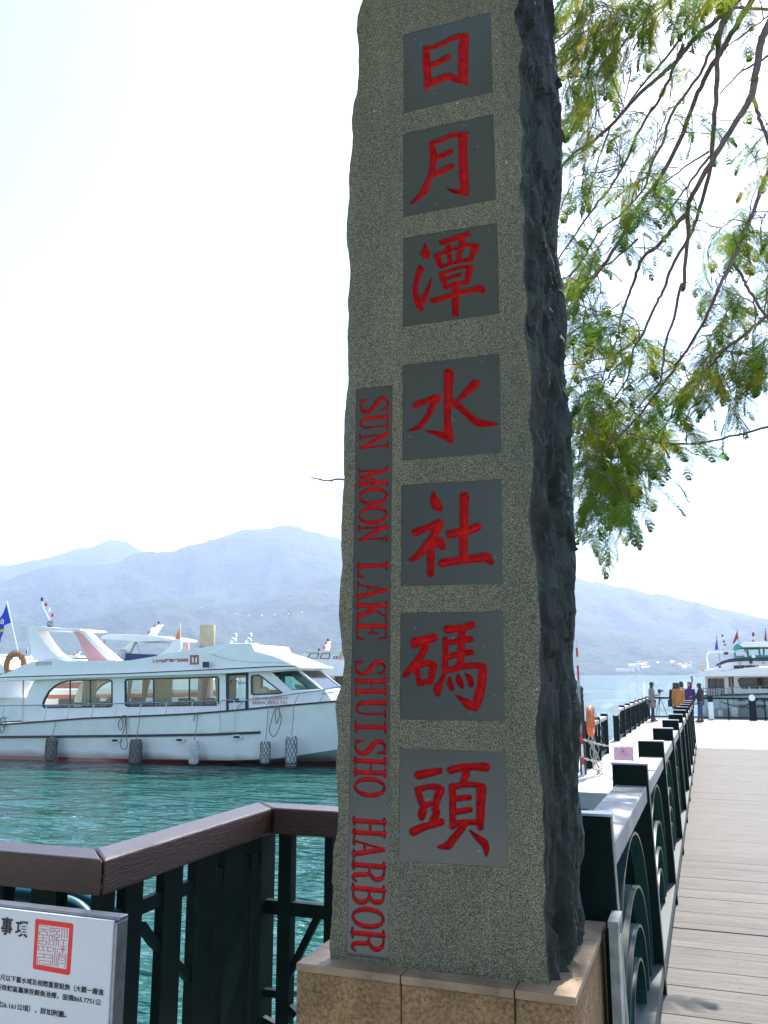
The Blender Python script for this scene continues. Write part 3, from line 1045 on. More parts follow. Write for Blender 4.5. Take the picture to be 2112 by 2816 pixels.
y_h = YA + .26
hp = [tuple(at_y(a, b, y_h)) for a, b in ((-60, 2462), (60, 2460), (150, 2478), (215, 2500), (262, 2560), (300, 2680), (318, 2900))]
m = hose(hp); tag(m.build('hose', M['hose'], smooth=True), 'upper teal corrugated hose looping down behind the notice board', 'hose')
hp = [tuple(at_y(a, b, y_h + .10)) for a, b in ((120, 2440), (200, 2462), (262, 2490), (300, 2540), (318, 2620), (330, 2760), (335, 2900))]
m = hose(hp); tag(m.build('hose', M['hose'], smooth=True), 'lower teal corrugated hose next to the corner upright', 'hose')

# ================================================================== NOTICE BOARD
YS = 2.30
TR = at_y(312, 2533, YS); BR = at_y(294, 2816, YS)
sg = empty('notice_board', (TR.x, YS, 0), 'white notice board with red seal and black Chinese lettering before the railing', 'notice board')
SX1, SZ1 = TR.x, TR.z
sw = 1.25
m = MB(); m.box(-sw, 0, 0, .012, .35, SZ1); bevel(m.build('panel', M['sign_white'], sg), .004)
m = MB()
m.box(-sw - .006, .012, .0125, .055, SZ1 - .004, SZ1 + .008)
m.box(.0005, .012, .004, .055, .33, SZ1 - .0045)
m.box(-sw - .006, .012, .0125, .055, .33, .345)
bevel(m.build('frame', M['greysteel'], sg), .002)
m = MB()
for x in (-.15, -sw + .15):
    m.box(x - .025, x + .025, .056, .10, -.1, SZ1 - .1)
m.build('leg', M['greysteel'], sg)


def sgn(px, py, dy=-.0012):
    p = at_y(px, py, YS + dy)
    return Vector((p.x - SX1, dy, p.z))


S5 = 500 / 1659


def s5(x, y): return (x * S5, 2400 + y * S5)


def sign_text(s, x, y, hpx, width_px=None, bold=0.0, mt='sign_black'):
    """baseline start in the enlarged view"""
    p = sgn(*s5(x, y))
    p2 = sgn(*s5(x, y - hpx))
    hgt = p2.z - p.z
    o = text_obj('lettering', s, hgt * 1.22, M[mt], sg, facing(p), extrude=.0003, bold=bold)
    if width_px:
        bb = [v[0] for v in o.bound_box]
        wv = max(bb) - min(bb)
        tw = (sgn(*s5(x + width_px, y)) - p).length
        o.scale.x *= tw / max(wv, 1e-6)
    return o


sign_text('事', 3, 545, 140, 102, .0012)
sign_text('項', 135, 565, 130, 115, .0012)
sign_text('尺以下蓄水域及相關重要設施（大觀一廠進', 0, 975, 48, 945, .0002)
sign_text('行政轄區屬南投縣魚池鄉，面積865.7751公', -35, 1060, 48, 955, .0002)
sign_text('積26.161公頃），詳如附圖。', -45, 1215, 50, 650, .0002)
sk = .07912


def sl_(x, y): return sgn(90 + x * sk, 2515 + y * sk, -.0008)


m = MB()
m.plate([(90, 190), (130, 150), (1370, 312), (1412, 370), (1295, 2060), (1240, 2110), (30, 1890), (0, 1840)], [[(210, 335), (110, 1730), (1165, 1905), (1270, 480)]],
        lambda x, y: sl_(x, y), lambda x, y: sl_(x, y) + Vector((0, .0008, 0)))
m.build('seal_frame', M['sign_red'], sg)
strokes = [[(245, 385), (535, 425)], [(240, 485), (525, 525)], [(345, 505), (335, 580), (235, 580), (230, 700), (500, 730), (515, 620), (415, 600), (420, 515)], [(362, 715), (350, 915)], [(215, 800), (305, 810)], [(400, 820), (500, 830)],
           [(210, 905), (490, 940), (480, 1045), (205, 1010), (210, 905)], [(600, 425), (590, 600), (690, 615), (705, 440)], [(600, 500), (700, 510)], [(580, 715), (680, 725), (670, 920), (570, 920), (580, 715)], [(570, 920), (560, 1050), (665, 1065)],
           [(845, 460), (845, 490)], [(765, 485), (935, 505), (920, 605), (755, 590), (765, 485)], [(840, 600), (835, 690)], [(740, 690), (925, 710), (910, 805), (735, 790), (740, 690)], [(822, 800), (805, 1095)], [(720, 1080), (735, 870), (905, 895), (885, 1095)],
           [(1000, 490), (1215, 520)], [(1015, 500), (1025, 600), (990, 720), (1010, 795)], [(1115, 510), (1110, 620), (1085, 700), (1105, 805)], [(1200, 520), (1205, 620), (1180, 720), (1190, 820)], [(965, 875), (1185, 905)], [(1075, 900), (1050, 1115)], [(945, 1105), (1170, 1130)],
           [(920, 1200), (1160, 1225)], [(1045, 1165), (990, 1215), (1035, 1310), (1095, 1230), (1045, 1165)], [(1035, 1310), (1015, 1500)], [(195, 1090), (655, 1145)], [(200, 1090), (195, 1235), (295, 1245)], [(360, 1110), (350, 1250), (450, 1265)], [(520, 1140), (515, 1275), (645, 1290)],
           [(180, 1355), (640, 1410), (625, 1525), (175, 1475)], [(390, 1375), (380, 1500)], [(175, 1475), (155, 1690), (225, 1695), (245, 1590), (620, 1635), (600, 1760), (300, 1710)], [(710, 1155), (705, 1295)], [(700, 1370), (665, 1775)], [(785, 1150), (738, 1790)],
           [(865, 1165), (848, 1310)], [(845, 1380), (805, 1795)], [(915, 1325), (870, 1805)], [(915, 1325), (980, 1440), (900, 1540)], [(1155, 1365), (1110, 1840)], [(1155, 1365), (1070, 1470), (1130, 1560)], [(960, 1585), (1065, 1605)], [(945, 1690), (1060, 1705)]]
m = MB()
for st in strokes:
    for a, b in zip(st[:-1], st[1:]):
        pa, pb = sl_(*a), sl_(*b)
        d = (pb - pa).normalized() * .0006
        m.beam(pa - d, pb + d, .0014, .0006, (1, 0, 0) if abs((pb - pa).normalized().x) < .7 else (0, 0, 1))
m.build('seal_script', M['sign_red'], sg)
# ================================================================== MONUMENT
Y0 = 2.45
LEFT = [(1004, -300), (1000, -60), (997, 0), (983, 43), (980, 87), (986, 122), (986, 208), (981, 260), (973, 282), (966, 330), (971, 373), (965, 434), (958, 499), (961, 534), (954, 608), (952, 651), (957, 694), (964, 738), (961, 781), (957, 816), (959, 868), (954, 933), (956, 943),
        (958, 1052), (952, 1095), (947, 1160), (945, 1247), (946, 1334), (940, 1399), (938, 1486), (942, 1551), (935, 1616), (932, 1681), (934, 1716), (939, 1759), (941, 1793), (948, 1824), (937, 1893), (926, 1924), (922, 1945), (926, 1989), (932, 2032), (926, 2075), (924, 2119),
        (928, 2184), (932, 2227), (926, 2292), (918, 2336), (915, 2379), (913, 2423), (918, 2444), (913, 2509), (910, 2553), (906, 2596), (909, 2650)]
RIGHT = [(1420, -300), (1425, 0), (1412, 26), (1414, 56), (1429, 95), (1436, 130), (1425, 182), (1431, 243), (1427, 304), (1438, 369), (1431, 434), (1436, 486), (1427, 516), (1433, 551), (1444, 577), (1438, 651), (1442, 694), (1439, 759), (1449, 825), (1440, 911), (1442, 922),
         (1457, 1000), (1462, 1095), (1453, 1160), (1468, 1269), (1462, 1334), (1453, 1421), (1462, 1486), (1475, 1551), (1477, 1638), (1483, 1703), (1486, 1750), (1481, 1815), (1488, 1880), (1479, 1945), (1471, 2010), (1477, 2075), (1490, 2162), (1494, 2271), (1497, 2379),
         (1499, 2444), (1494, 2509), (1501, 2574), (1503, 2661), (1510, 2700), (1515, 2723)]
SIL = [(1510, -300), (1522, 0), (1524, 87), (1531, 174), (1540, 282), (1546, 412), (1546, 521), (1535, 608), (1533, 694), (1555, 825), (1561, 890), (1555, 965), (1544, 1008), (1555, 1087), (1570, 1147), (1570, 1204), (1577, 1291), (1574, 1356), (1581, 1464), (1585, 1573), (1579, 1616),
       (1585, 1681), (1577, 1768), (1577, 1837), (1586, 1902), (1603, 1958), (1594, 2010), (1599, 2054), (1592, 2097), (1590, 2184), (1599, 2227), (1607, 2292), (1607, 2349), (1596, 2379), (1594, 2444), (1599, 2488), (1610, 2522), (1603, 2574), (1606, 2620)]
mon = empty('stone_monument', (-.74, Y0, .8), 'tall rough stone pillar with seven red carved characters on dark square panels', 'monument')
MO = Vector(mon.location)


def prof_xz(tr, y):
    P = [at_y(px, py, y) for px, py in tr]
    P = sorted([(p.z, p.x) for p in P])
    return np.array([p[0] for p in P]), np.array([p[1] for p in P])


ZB, ZT = .80, 4.28
lz, lx = prof_xz(LEFT, Y0); rz_, rx_ = prof_xz(RIGHT, Y0); bz, bx = prof_xz(SIL, Y0 + .40)


def jag(z, s, a):
    return a * (noise.noise(Vector((z * 16, s, 0))) + .6 * noise.noise(Vector((z * 47, s, 3))) + .3 * noise.noise(Vector((z * 120, s, 7))))


NZ = 640
zs = [ZB + (ZT - ZB) * k / (NZ - 1) for k in range(NZ)]
XL = [float(np.interp(z, lz, lx)) + jag(z, 1, .0028) for z in zs]
XR = [float(np.interp(z, rz_, rx_)) + jag(z, 5, .0035) for z in zs]
XB = [float(np.interp(z, bz, bx)) + jag(z, 9, .003) for z in zs]
PLQ = {  # corners of the polished squares in the photograph: TL, TR, BR, BL
    '日': [(1109, 95), (1349, 33), (1355, 253), (1110, 312)],
    '月': [(1109, 369), (1357, 313), (1364, 549), (1109, 597)],
    '潭': [(1109, 654), (1368, 613), (1373, 863), (1107, 899)],
    '水': [(1108, 1004), (1374, 972), (1378, 1245), (1106, 1267)],
    '社': [(1104, 1334), (1379, 1317), (1383, 1606), (1102, 1612)],
    '碼': [(1101, 1685), (1384, 1681), (1388, 1983), (1099, 1979)],
    '頭': [(1099.5, 2057), (1392, 2067), (1396, 2387), (1096, 2367)]}
STRIP = [(980, 1069), (1080, 1058), (1067, 2640), (952.5, 2627)]


def fp(px, py, y=None):
    p = at_y(px, py, Y0 if y is None else y)
    return p


outer = [(XL[k], zs[k]) for k in range(NZ)] + [(XR[k], zs[k]) for k in range(NZ - 1, -1, -1)]
holes = []
for c in list(PLQ.values()) + [STRIP]:
    h = []
    for a, b in zip(c, c[1:] + c[:1]):
        n_ = 14
        for t in range(n_):
            px, py = a[0] + (b[0] - a[0]) * t / n_, a[1] + (b[1] - a[1]) * t / n_
            p = fp(px, py)
            h.append((p.x + random.uniform(-.0009, .0009), p.z + random.uniform(-.0009, .0009)))
    holes.append(h)
m = MB()
m.plate(outer, holes, lambda x, z: (x - MO.x, 0, z - MO.z), lambda x, z: (x - MO.x, .012, z - MO.z))
m.build('dressed_face', M['stone'], mon)
# body: split right side, back, left side
NU = 72


def rnd3(p, s):
    n_ = noise.cell_vector(Vector((p[0] * 13.7 + s, p[1] * 17.3, p[2] * 11.9)))
    return Vector((n_[0] - .5, n_[1] - .5, n_[2] - .5))


def facet(y, z, u, sy, sz, slope, s):
    """broken-rock relief: every cell is a randomly tilted plane"""
    q = Vector((s, y * sy, z * sz))
    q = q + Vector((0, noise.noise(q * 1.3), noise.noise(q * 1.3 + Vector((5, 5, 5))))) * .45
    dd, pp = noise.voronoi(q)
    c = Vector(pp[0]); g = rnd3((c.x, c.y, c.z), s)
    w2 = min(1, (dd[1] - dd[0]) / .04)
    c2 = Vector(pp[1]); g2 = rnd3((c2.x, c2.y, c2.z), s)
    pl_ = lambda cc, gg: gg.x * .7 + slope * (gg.y * (q.y - cc.y) + gg.z * (q.z - cc.z))
    a_, b_ = pl_(c, g), pl_(c2, g2)
    return a_ * (.5 + .5 * w2) + b_ * (.5 - .5 * w2)


pts = []
for k, z in enumerate(zs):
    for j in range(NU):
        u = j / (NU - 1)
        w_ = sin(pi * min(1, u * 1.0)) ** .6
        x = XR[k] + (XB[k] - XR[k]) * (u ** 1.0)
        y = Y0 + .40 * u
        # bulge and conchoidal splits
        q = Vector((3.1, y * 5.5, z * 2.1 + u * 1.2))
        vd = noise.voronoi(q)[0]
        q2 = Vector((1.7, y * 15, z * 6.0 + 4 + u * 3))
        v2 = noise.voronoi(q2)[0]
        d = .030 * facet(y, z, u, 8.0, 2.4, 2.4, 2.3) + .018 * facet(y, z, u, 20, 5.5, 2.6, 6.1) + .008 * facet(y, z, u, 46, 17, 2.4, 9.4) + .006 * noise.fractal(Vector((9, y * 8, z * 5)), .8, 2.1, 5)
        e = min(1, u * 7) * (1 if u < .8 else (1 - u) * 5)
        if u < .9: x += .012 * sin(pi * u)
        pts.append((x - MO.x + d * e, y - MO.y + .004 * e * noise.noise(q * 6), z - MO.z))
m = MB(); m.grid(pts, NZ, NU)
m.build('split_side', M['split'], mon, smooth=False)
pts = []
NB = 26
for k in range(0, NZ, 3):
    z = zs[k]
    for j in range(NB):
        u = j / (NB - 1)
        if u < .5:
            t = u * 2
            x, y = XB[k] + (XL[k] + .02 - XB[k]) * t, Y0 + .40 + .05 * sin(pi * t)
        else:
            t = (u - .5) * 2
            x, y = XL[k] + .02 * (1 - t), Y0 + .40 * (1 - t)
        e = min(1, u * 10, (1 - u) * 10)
        n_ = noise.fractal(Vector((x * 9, y * 9, z * 5)), .8, 2.1, 4) * .018 * e
        pts.append((x - MO.x + (n_ + .006 * e if u > .5 else 0), y - MO.y + (n_ if u < .5 else 0), z - MO.z))
m = MB(); m.grid(pts, len(range(0, NZ, 3)), NB); m.build('split_back', M['split'], mon)
m = MB()
m.hexa([(XL[-1] - MO.x, 0, ZT - MO.z - .01), (XR[-1] - MO.x, 0, ZT - MO.z - .01), (XB[-1] - MO.x, .4, ZT - MO.z - .01), (XL[-1] + .02 - MO.x, .4, ZT - MO.z - .01)],
       [(XL[-1] - MO.x + .09, .05, ZT - MO.z + .09), (XR[-1] - MO.x - .06, .05, ZT - MO.z + .13), (XB[-1] - MO.x - .05, .33, ZT - MO.z + .08), (XL[-1] + .06 - MO.x, .33, ZT - MO.z + .05)])
m.build('split_top', M['split'], mon)

CH = {
 '日': ((1100, 60, 280), [
  [(415, 425, 70), (425, 560, 122), (432, 750, 128), (445, 930, 125), (430, 1030, 105), (415, 1085, 55)],
  [(410, 425, 85), (540, 400, 80), (690, 340, 78), (850, 262, 85), (980, 222, 95), (1085, 205, 60)],
  [(1060, 240, 130), (1030, 400, 160), (1022, 650, 165), (1022, 850, 160), (1040, 940, 130), (1065, 990, 70)],
  [(470, 705, 100), (640, 640, 98), (785, 565, 98)], [(450, 1000, 130), (620, 935, 112), (795, 880, 118), (900, 930, 100), (1050, 960, 100)], [(800, 880, 110), (920, 925, 100)]]),
 '月': ((1100, 310, 300), [
  [(475, 465, 80), (500, 600, 105), (495, 780, 100), (460, 950, 95), (405, 1080, 85), (375, 1170, 112), (275, 1285, 78), (195, 1350, 50), (160, 1378, 22)],
  [(480, 455, 75), (640, 400, 75), (800, 335, 78), (950, 320, 85), (1045, 300, 36)],
  [(960, 370, 140), (950, 500, 138), (955, 750, 140), (965, 1000, 145), (985, 1150, 130), (1000, 1210, 100)],
  [(985, 1195, 110), (880, 1190, 85), (790, 1178, 50), (718, 1150, 16)],
  [(530, 685, 95), (650, 640, 90), (770, 585, 86)], [(510, 930, 95), (650, 870, 92), (780, 805, 88)]]),
 '潭': ((1100, 600, 300), [
  [(377, 400, 36), (378, 470, 100), (385, 545, 140)], [(340, 540, 70), (415, 560, 80)],
  [(300, 750, 90), (265, 880, 88), (228, 1050, 80), (240, 1200, 100), (290, 1320, 110), (320, 1385, 50)], [(290, 745, 70), (340, 775, 62)],
  [(320, 1290, 110), (385, 1150, 84), (440, 1020, 52), (475, 900, 10)],
  [(625, 365, 80), (800, 310, 86), (950, 262, 88), (1035, 228, 76)],
  [(548, 560, 72), (700, 500, 60), (850, 452, 60), (1000, 408, 62), (1120, 405, 78), (1170, 420, 76)],
  [(560, 575, 105), (600, 690, 84), (622, 738, 60)], [(1145, 430, 110), (1110, 520, 95), (1070, 625, 70)],
  [(622, 728, 66), (800, 675, 56), (950, 637, 60), (1075, 618, 72)], [(732, 430, 90), (742, 560, 70), (765, 680, 60)], [(942, 300, 100), (928, 450, 84), (892, 560, 84), (905, 650, 80)],
  [(625, 840, 64), (800, 778, 52), (980, 728, 56), (1075, 742, 78)], [(635, 860, 100), (662, 960, 84), (690, 1052, 66)], [(1055, 770, 112), (1028, 870, 96), (1010, 975, 70)],
  [(690, 920, 54), (800, 888, 58), (912, 843, 54)], [(690, 1052, 66), (850, 990, 66), (1010, 972, 72)],
  [(840, 1010, 110), (836, 1200, 104), (832, 1380, 104), (835, 1448, 104)], [(500, 1250, 96), (700, 1190, 76), (900, 1128, 78), (1100, 1083, 86), (1215, 1060, 110), (1255, 1095, 90)]]),
 '水': ((1100, 970, 300), [
  [(738, 320, 165), (732, 450, 142), (720, 650, 126), (716, 850, 112), (712, 1050, 112), (728, 1200, 136), (752, 1290, 110), (770, 1340, 76)], [(700, 300, 85), (780, 300, 85)],
  [(755, 1320, 90), (660, 1255, 105), (560, 1222, 78), (470, 1205, 50), (388, 1182, 16)],
  [(240, 790, 108), (380, 735, 86), (500, 685, 96), (560, 675, 92)], [(575, 680, 96), (490, 800, 96), (420, 950, 84), (340, 1070, 88), (240, 1145, 64), (120, 1188, 12)],
  [(1140, 462, 130), (1020, 580, 108), (880, 720, 62), (840, 750, 60)],
  [(740, 700, 90), (850, 780, 104), (1000, 910, 96), (1110, 1010, 108), (1190, 1060, 118), (1350, 1075, 82), (1490, 1082, 14)]]),
 '社': ((1100, 1310, 300), [
  [(503, 250, 44), (510, 340, 115), (550, 430, 155), (605, 490, 86)],
  [(225, 850, 118), (350, 800, 96), (500, 745, 106), (590, 705, 120)], [(600, 720, 116), (560, 800, 140), (480, 930, 106), (400, 1040, 112), (290, 1180, 98), (190, 1255, 70), (140, 1262, 30)],
  [(480, 950, 110), (466, 1150, 116), (460, 1350, 114), (456, 1480, 104)], [(550, 960, 80), (625, 1010, 112), (640, 1075, 90)], [(500, 1020, 100), (600, 1040, 90)],
  [(973, 310, 152), (970, 450, 136), (965, 700, 130), (960, 1000, 130), (960, 1230, 132)], [(760, 878, 130), (900, 850, 130), (1060, 808, 124), (1175, 762, 118)],
  [(640, 1318, 128), (800, 1290, 118), (1000, 1265, 114), (1200, 1240, 124), (1300, 1225, 140), (1375, 1300, 92)]]),
 '碼': ((1090, 1680, 310), [
  [(270, 470, 156), (400, 430, 126), (545, 392, 122)], [(430, 520, 106), (360, 650, 106), (260, 790, 106), (165, 900, 92), (115, 950, 74)],
  [(310, 805, 80), (430, 768, 86), (520, 785, 106)], [(290, 830, 90), (310, 960, 80), (330, 1070, 80)], [(545, 800, 106), (520, 920, 106), (492, 1040, 84)], [(335, 1065, 84), (430, 1042, 76), (500, 1050, 70)],
  [(750, 275, 128), (880, 258, 100), (1010, 238, 98), (1105, 205, 104)], [(955, 280, 106), (950, 450, 106), (942, 650, 114), (936, 800, 112)], [(718, 425, 88), (718, 600, 90), (710, 780, 96), (702, 900, 80)],
  [(740, 470, 72), (880, 448, 76), (1000, 425, 90), (1085, 415, 88)], [(740, 680, 82), (880, 645, 82), (1000, 622, 88), (1095, 605, 86)], [(700, 890, 80), (850, 850, 92), (1000, 815, 86), (1180, 800, 90), (1270, 825, 110)],
  [(1262, 835, 124), (1262, 950, 130), (1240, 1120, 132), (1200, 1280, 146), (1160, 1430, 92)], [(1140, 1430, 96), (1050, 1375, 130), (960, 1305, 86), (868, 1245, 14)],
  [(700, 925, 56), (655, 1040, 76), (600, 1140, 124), (605, 1220, 80)], [(780, 975, 24), (785, 1070, 90), (805, 1135, 80)], [(906, 945, 34), (920, 1030, 96), (960, 1110, 64)], [(1015, 925, 22), (1080, 1010, 92), (1095, 1100, 60)]]),
 '頭': ((1090, 2060, 310), [
  [(325, 385, 128), (470, 355, 112), (635, 322, 86)], [(310, 600, 84), (450, 560, 72), (570, 560, 88), (650, 590, 90)], [(310, 600, 92), (340, 720, 90), (375, 830, 80)], [(648, 605, 116), (600, 720, 114), (575, 840, 82)],
  [(380, 840, 82), (480, 815, 72), (580, 800, 72)], [(395, 880, 100), (370, 960, 120), (365, 1025, 62)], [(565, 890, 106), (590, 945, 96), (530, 1060, 104)], [(245, 1218, 118), (400, 1150, 104), (550, 1108, 96), (655, 1075, 98)],
  [(795, 312, 112), (950, 278, 104), (1150, 262, 106), (1310, 268, 128)], [(1025, 360, 106), (1000, 430, 98), (968, 515, 82)],
  [(820, 560, 104), (825, 750, 94), (825, 950, 90), (825, 1140, 92)], [(820, 560, 90), (980, 530, 78), (1150, 528, 76), (1260, 560, 100)], [(1250, 575, 140), (1240, 750, 130), (1232, 950, 122), (1230, 1150, 96)],
  [(850, 740, 80), (980, 720, 80), (1072, 715, 76)], [(850, 930, 80), (980, 910, 80), (1078, 895, 78)], [(840, 1105, 100), (1000, 1082, 78), (1200, 1080, 80)],
  [(1000, 1110, 88), (920, 1220, 98), (830, 1330, 104), (760, 1420, 112), (680, 1440, 74), (610, 1440, 24)], [(1085, 1205, 20), (1200, 1315, 84), (1290, 1390, 112), (1320, 1480, 76), (1320, 1565, 28)]])}


def circles(strokes, step=9.0):
    out = []
    for s in strokes:
        P = smooth_path(s, 10)
        L_ = 0
        prev = None
        for p in P:
            out.append(p)
            if prev is not None:
                dd = np.hypot(*(p - prev)[:2])
                n_ = int(dd // step)
                for t in range(1, n_ + 1):
                    out.append(prev + (p - prev) * t / (n_ + 1))
            prev = p
    a = np.array(out)
    a[:, 2] = np.maximum(a[:, 2], 4) / 2
    return a


def sdf(PX, PY, C):
    d = np.full(PX.shape, 1e9)
    for c in C:
        d = np.minimum(d, np.hypot(PX - c[0], PY - c[1]) - c[2])
    return d


def carved(parent, quad, nx, ny, groups, depth, wfull, char_name, labels):
    """polished panel as relief; groups: [(circles in photo px)] -> one child mesh per sign"""
    q = [np.array(c, float) for c in quad]
    s = np.linspace(0, 1, nx)[None, :]; t = np.linspace(0, 1, ny)[:, None]
    PX = (1 - s) * (1 - t) * q[0][0] + s * (1 - t) * q[1][0] + s * t * q[2][0] + (1 - s) * t * q[3][0]
    PY = (1 - s) * (1 - t) * q[0][1] + s * (1 - t) * q[1][1] + s * t * q[2][1] + (1 - s) * t * q[3][1]
    D = np.full(PX.shape, 1e9); G = np.zeros(PX.shape, int)
    for gi, C in enumerate(groups):
        x0, x1 = C[:, 0].min() - 15, C[:, 0].max() + 15
        y0, y1 = C[:, 1].min() - 15, C[:, 1].max() + 15
        msk = (PX > x0) & (PX < x1) & (PY > y0) & (PY < y1)
        d = np.full(PX.shape, 1e9)
        d[msk] = sdf(PX[msk], PY[msk], C)
        G[d < D] = gi + 1
        D = np.minimum(D, d)
    r = FW[None, None, :] * FPX + RT[None, None, :] * (PX[..., None] - CX) - UPV[None, None, :] * (PY[..., None] - CY)
    P = EY + r * (Y0 / r[..., 1])[..., None]
    inside = np.clip((-D + .3) / wfull, 0, 1)
    P[..., 1] = Y0 + .0016 + depth * inside ** .38
    P = P - np.array([MO.x, MO.y, MO.z])
    carve = np.clip(.5 - D * .5, 0, 1)
    fD = (D[:-1, :-1] + D[1:, :-1] + D[:-1, 1:] + D[1:, 1:]) / 4
    fD = np.minimum(np.minimum(D[:-1, :-1], D[1:, :-1]), np.minimum(D[:-1, 1:], D[1:, 1:]))
    idx = np.arange(nx * ny).reshape(ny, nx)
    quads = np.stack([idx[:-1, :-1], idx[1:, :-1], idx[1:, 1:], idx[:-1, 1:]], -1)

    def mesh(name, mask, mt, par):
        f = quads[mask]
        used, inv = np.unique(f, return_inverse=True)
        f = inv.reshape(-1, 4)
        v = P.reshape(-1, 3)[used]
        me = bpy.data.meshes.new(name)
        me.vertices.add(len(v)); me.vertices.foreach_set('co', v.ravel())
        me.loops.add(len(f) * 4); me.loops.foreach_set('vertex_index', f.ravel())
        me.polygons.add(len(f)); me.polygons.foreach_set('loop_start', np.arange(len(f)) * 4)
        me.polygons.foreach_set('use_smooth', np.ones(len(f), bool))
        at = me.attributes.new('carve', 'FLOAT', 'POINT')
        at.data.foreach_set('value', carve.ravel()[used].astype(np.float32))
        me.materials.append(mt); me.update(calc_edges=True); me.validate()
        o = bpy.data.objects.new(name, me); o.parent = par; COL.objects.link(o)
        return o
    panel = mesh('polished_panel', fD > .9, M['polish'], parent)
    Gf = G[:-1, :-1]
    Gf = np.where(fD <= .9, np.maximum(np.maximum(G[:-1, :-1], G[1:, :-1]), np.maximum(G[:-1, 1:], G[1:, 1:])), 0)
    for gi in range(len(groups)):
        mk = (fD <= .9) & (Gf == gi + 1)
        if mk.any():
            o = mesh(char_name, mk, M['enamel'], panel)
            if labels: o['label'] = labels[gi]
    # bed behind
    return panel


ORD = {'日': 'first', '月': 'second', '潭': 'third', '水': 'fourth', '社': 'fifth', '碼': 'sixth', '頭': 'seventh'}
for ch, (org, st) in CH.items():
    k = org[2] / 1659
    C = circles(st)
    C = np.stack([org[0] + C[:, 0] * k, org[1] + C[:, 1] * k, C[:, 2] * k], -1)
    pn_ = carved(mon, PLQ[ch], 190, 200, [C], .021, 9.0, 'carved_character', ['red carved character %s' % ch])
    pn_['label'] = 'polished square with the %s character from the top' % ORD[ch]

T, N_ = .135, .055     # thick and thin strokes of the serif capitals, cap height 1, width .6
GL = {
 'I': [[(.30, .02, T), (.30, .98, T)], [(.12, .02, N_), (.48, .02, N_)], [(.12, .98, N_), (.48, .98, N_)]],
 'H': [[(.13, .02, T), (.13, .98, T)], [(.47, .02, T), (.47, .98, T)], [(.13, .53, N_), (.47, .53, N_)]] + [[(a - .11, b, N_), (a + .11, b, N_)] for a in (.13, .47) for b in (.02, .98)],
 'N': [[(.10, .02, .065), (.10, .95, .065)], [(.09, .93, T), (.50, .05, .11)], [(.50, .05, .065), (.50, .98, .065)], [(.01, .02, N_), (.21, .02, N_)], [(.40, .98, N_), (.60, .98, N_)], [(.0, .98, N_), (.14, .98, N_)]],
 'M': [[(.09, .02, .055), (.09, .95, .055)], [(.10, .93, .12), (.29, .06, .09)], [(.29, .06, .05), (.47, .93, .05)], [(.49, .02, T), (.49, .95, T)], [(.0, .02, N_), (.18, .02, N_)], [(.38, .02, N_), (.60, .02, N_)], [(.0, .98, N_), (.13, .98, N_)], [(.45, .98, N_), (.60, .98, N_)]],
 'O': [[(.30, .98, .06), (.16, .90, .09), (.07, .70, .125), (.05, .5, .135), (.07, .30, .125), (.16, .10, .09), (.30, .02, .06), (.44, .10, .09), (.53, .30, .125), (.55, .5, .135), (.53, .70, .125), (.44, .90, .09), (.30, .98, .06)]],
 'U': [[(.13, .98, T), (.13, .30, T), (.18, .12, .11), (.30, .03, .06), (.42, .08, .055), (.48, .28, .06), (.48, .98, .06)], [(.02, .98, N_), (.25, .98, N_)], [(.38, .98, N_), (.59, .98, N_)]],
 'L': [[(.15, .02, T), (.15, .98, T)], [(.02, .98, N_), (.30, .98, N_)], [(.02, .02, N_), (.52, .02, N_)], [(.50, .03, .07), (.56, .22, .04)], [(.40, .03, .06), (.52, .12, .05)]],
 'A': [[(.10, .02, .055), (.30, .98, .06)], [(.31, .95, .12), (.50, .02, .14)], [(.17, .36, N_), (.42, .36, N_)], [(.01, .02, N_), (.21, .02, N_)], [(.38, .02, N_), (.60, .02, N_)]],
 'K': [[(.13, .02, T), (.13, .98, T)], [(.02, .02, N_), (.25, .02, N_)], [(.02, .98, N_), (.25, .98, N_)], [(.18, .45, .06), (.50, .96, .06)], [(.25, .55, .13), (.49, .04, .14)], [(.38, .98, N_), (.60, .98, N_)], [(.37, .02, N_), (.61, .02, N_)]],
 'E': [[(.14, .02, T), (.14, .98, T)], [(.02, .98, N_), (.52, .98, N_)], [(.02, .02, N_), (.52, .02, N_)], [(.14, .52, N_), (.38, .52, N_)], [(.38, .38, .05), (.38, .66, .05)], [(.52, .98, .06), (.56, .76, .04)], [(.52, .02, .07), (.57, .24, .04)]],
 'B': [[(.14, .02, T), (.14, .98, T)], [(.02, .98, N_), (.30, .98, .05), (.44, .92, .10), (.49, .77, .135), (.44, .60, .10), (.30, .53, .05), (.14, .53, .05)], [(.30, .53, .05), (.46, .46, .10), (.53, .28, .14), (.46, .08, .10), (.30, .02, .05), (.02, .02, N_)]],
 'R': [[(.14, .02, T), (.14, .98, T)], [(.02, .98, N_), (.30, .98, .05), (.45, .92, .10), (.51, .76, .135), (.45, .60, .10), (.30, .53, .05), (.14, .53, .05)], [(.02, .02, N_), (.26, .02, N_)], [(.30, .53, .05), (.39, .44, .11), (.40, .25, .13), (.44, .06, .11), (.53, .0, .05), (.60, .10, .04)]],
 'S': [[(.50, .80, .05), (.43, .93, .05), (.29, .98, .06), (.14, .93, .10), (.07, .78, .13), (.14, .63, .14), (.30, .52, .15), (.46, .40, .15), (.53, .24, .13), (.46, .08, .10), (.30, .02, .06), (.16, .05, .05), (.07, .20, .05)], [(.49, .76, .05), (.51, .99, .05)], [(.055, .01, .05), (.055, .26, .05)]]}
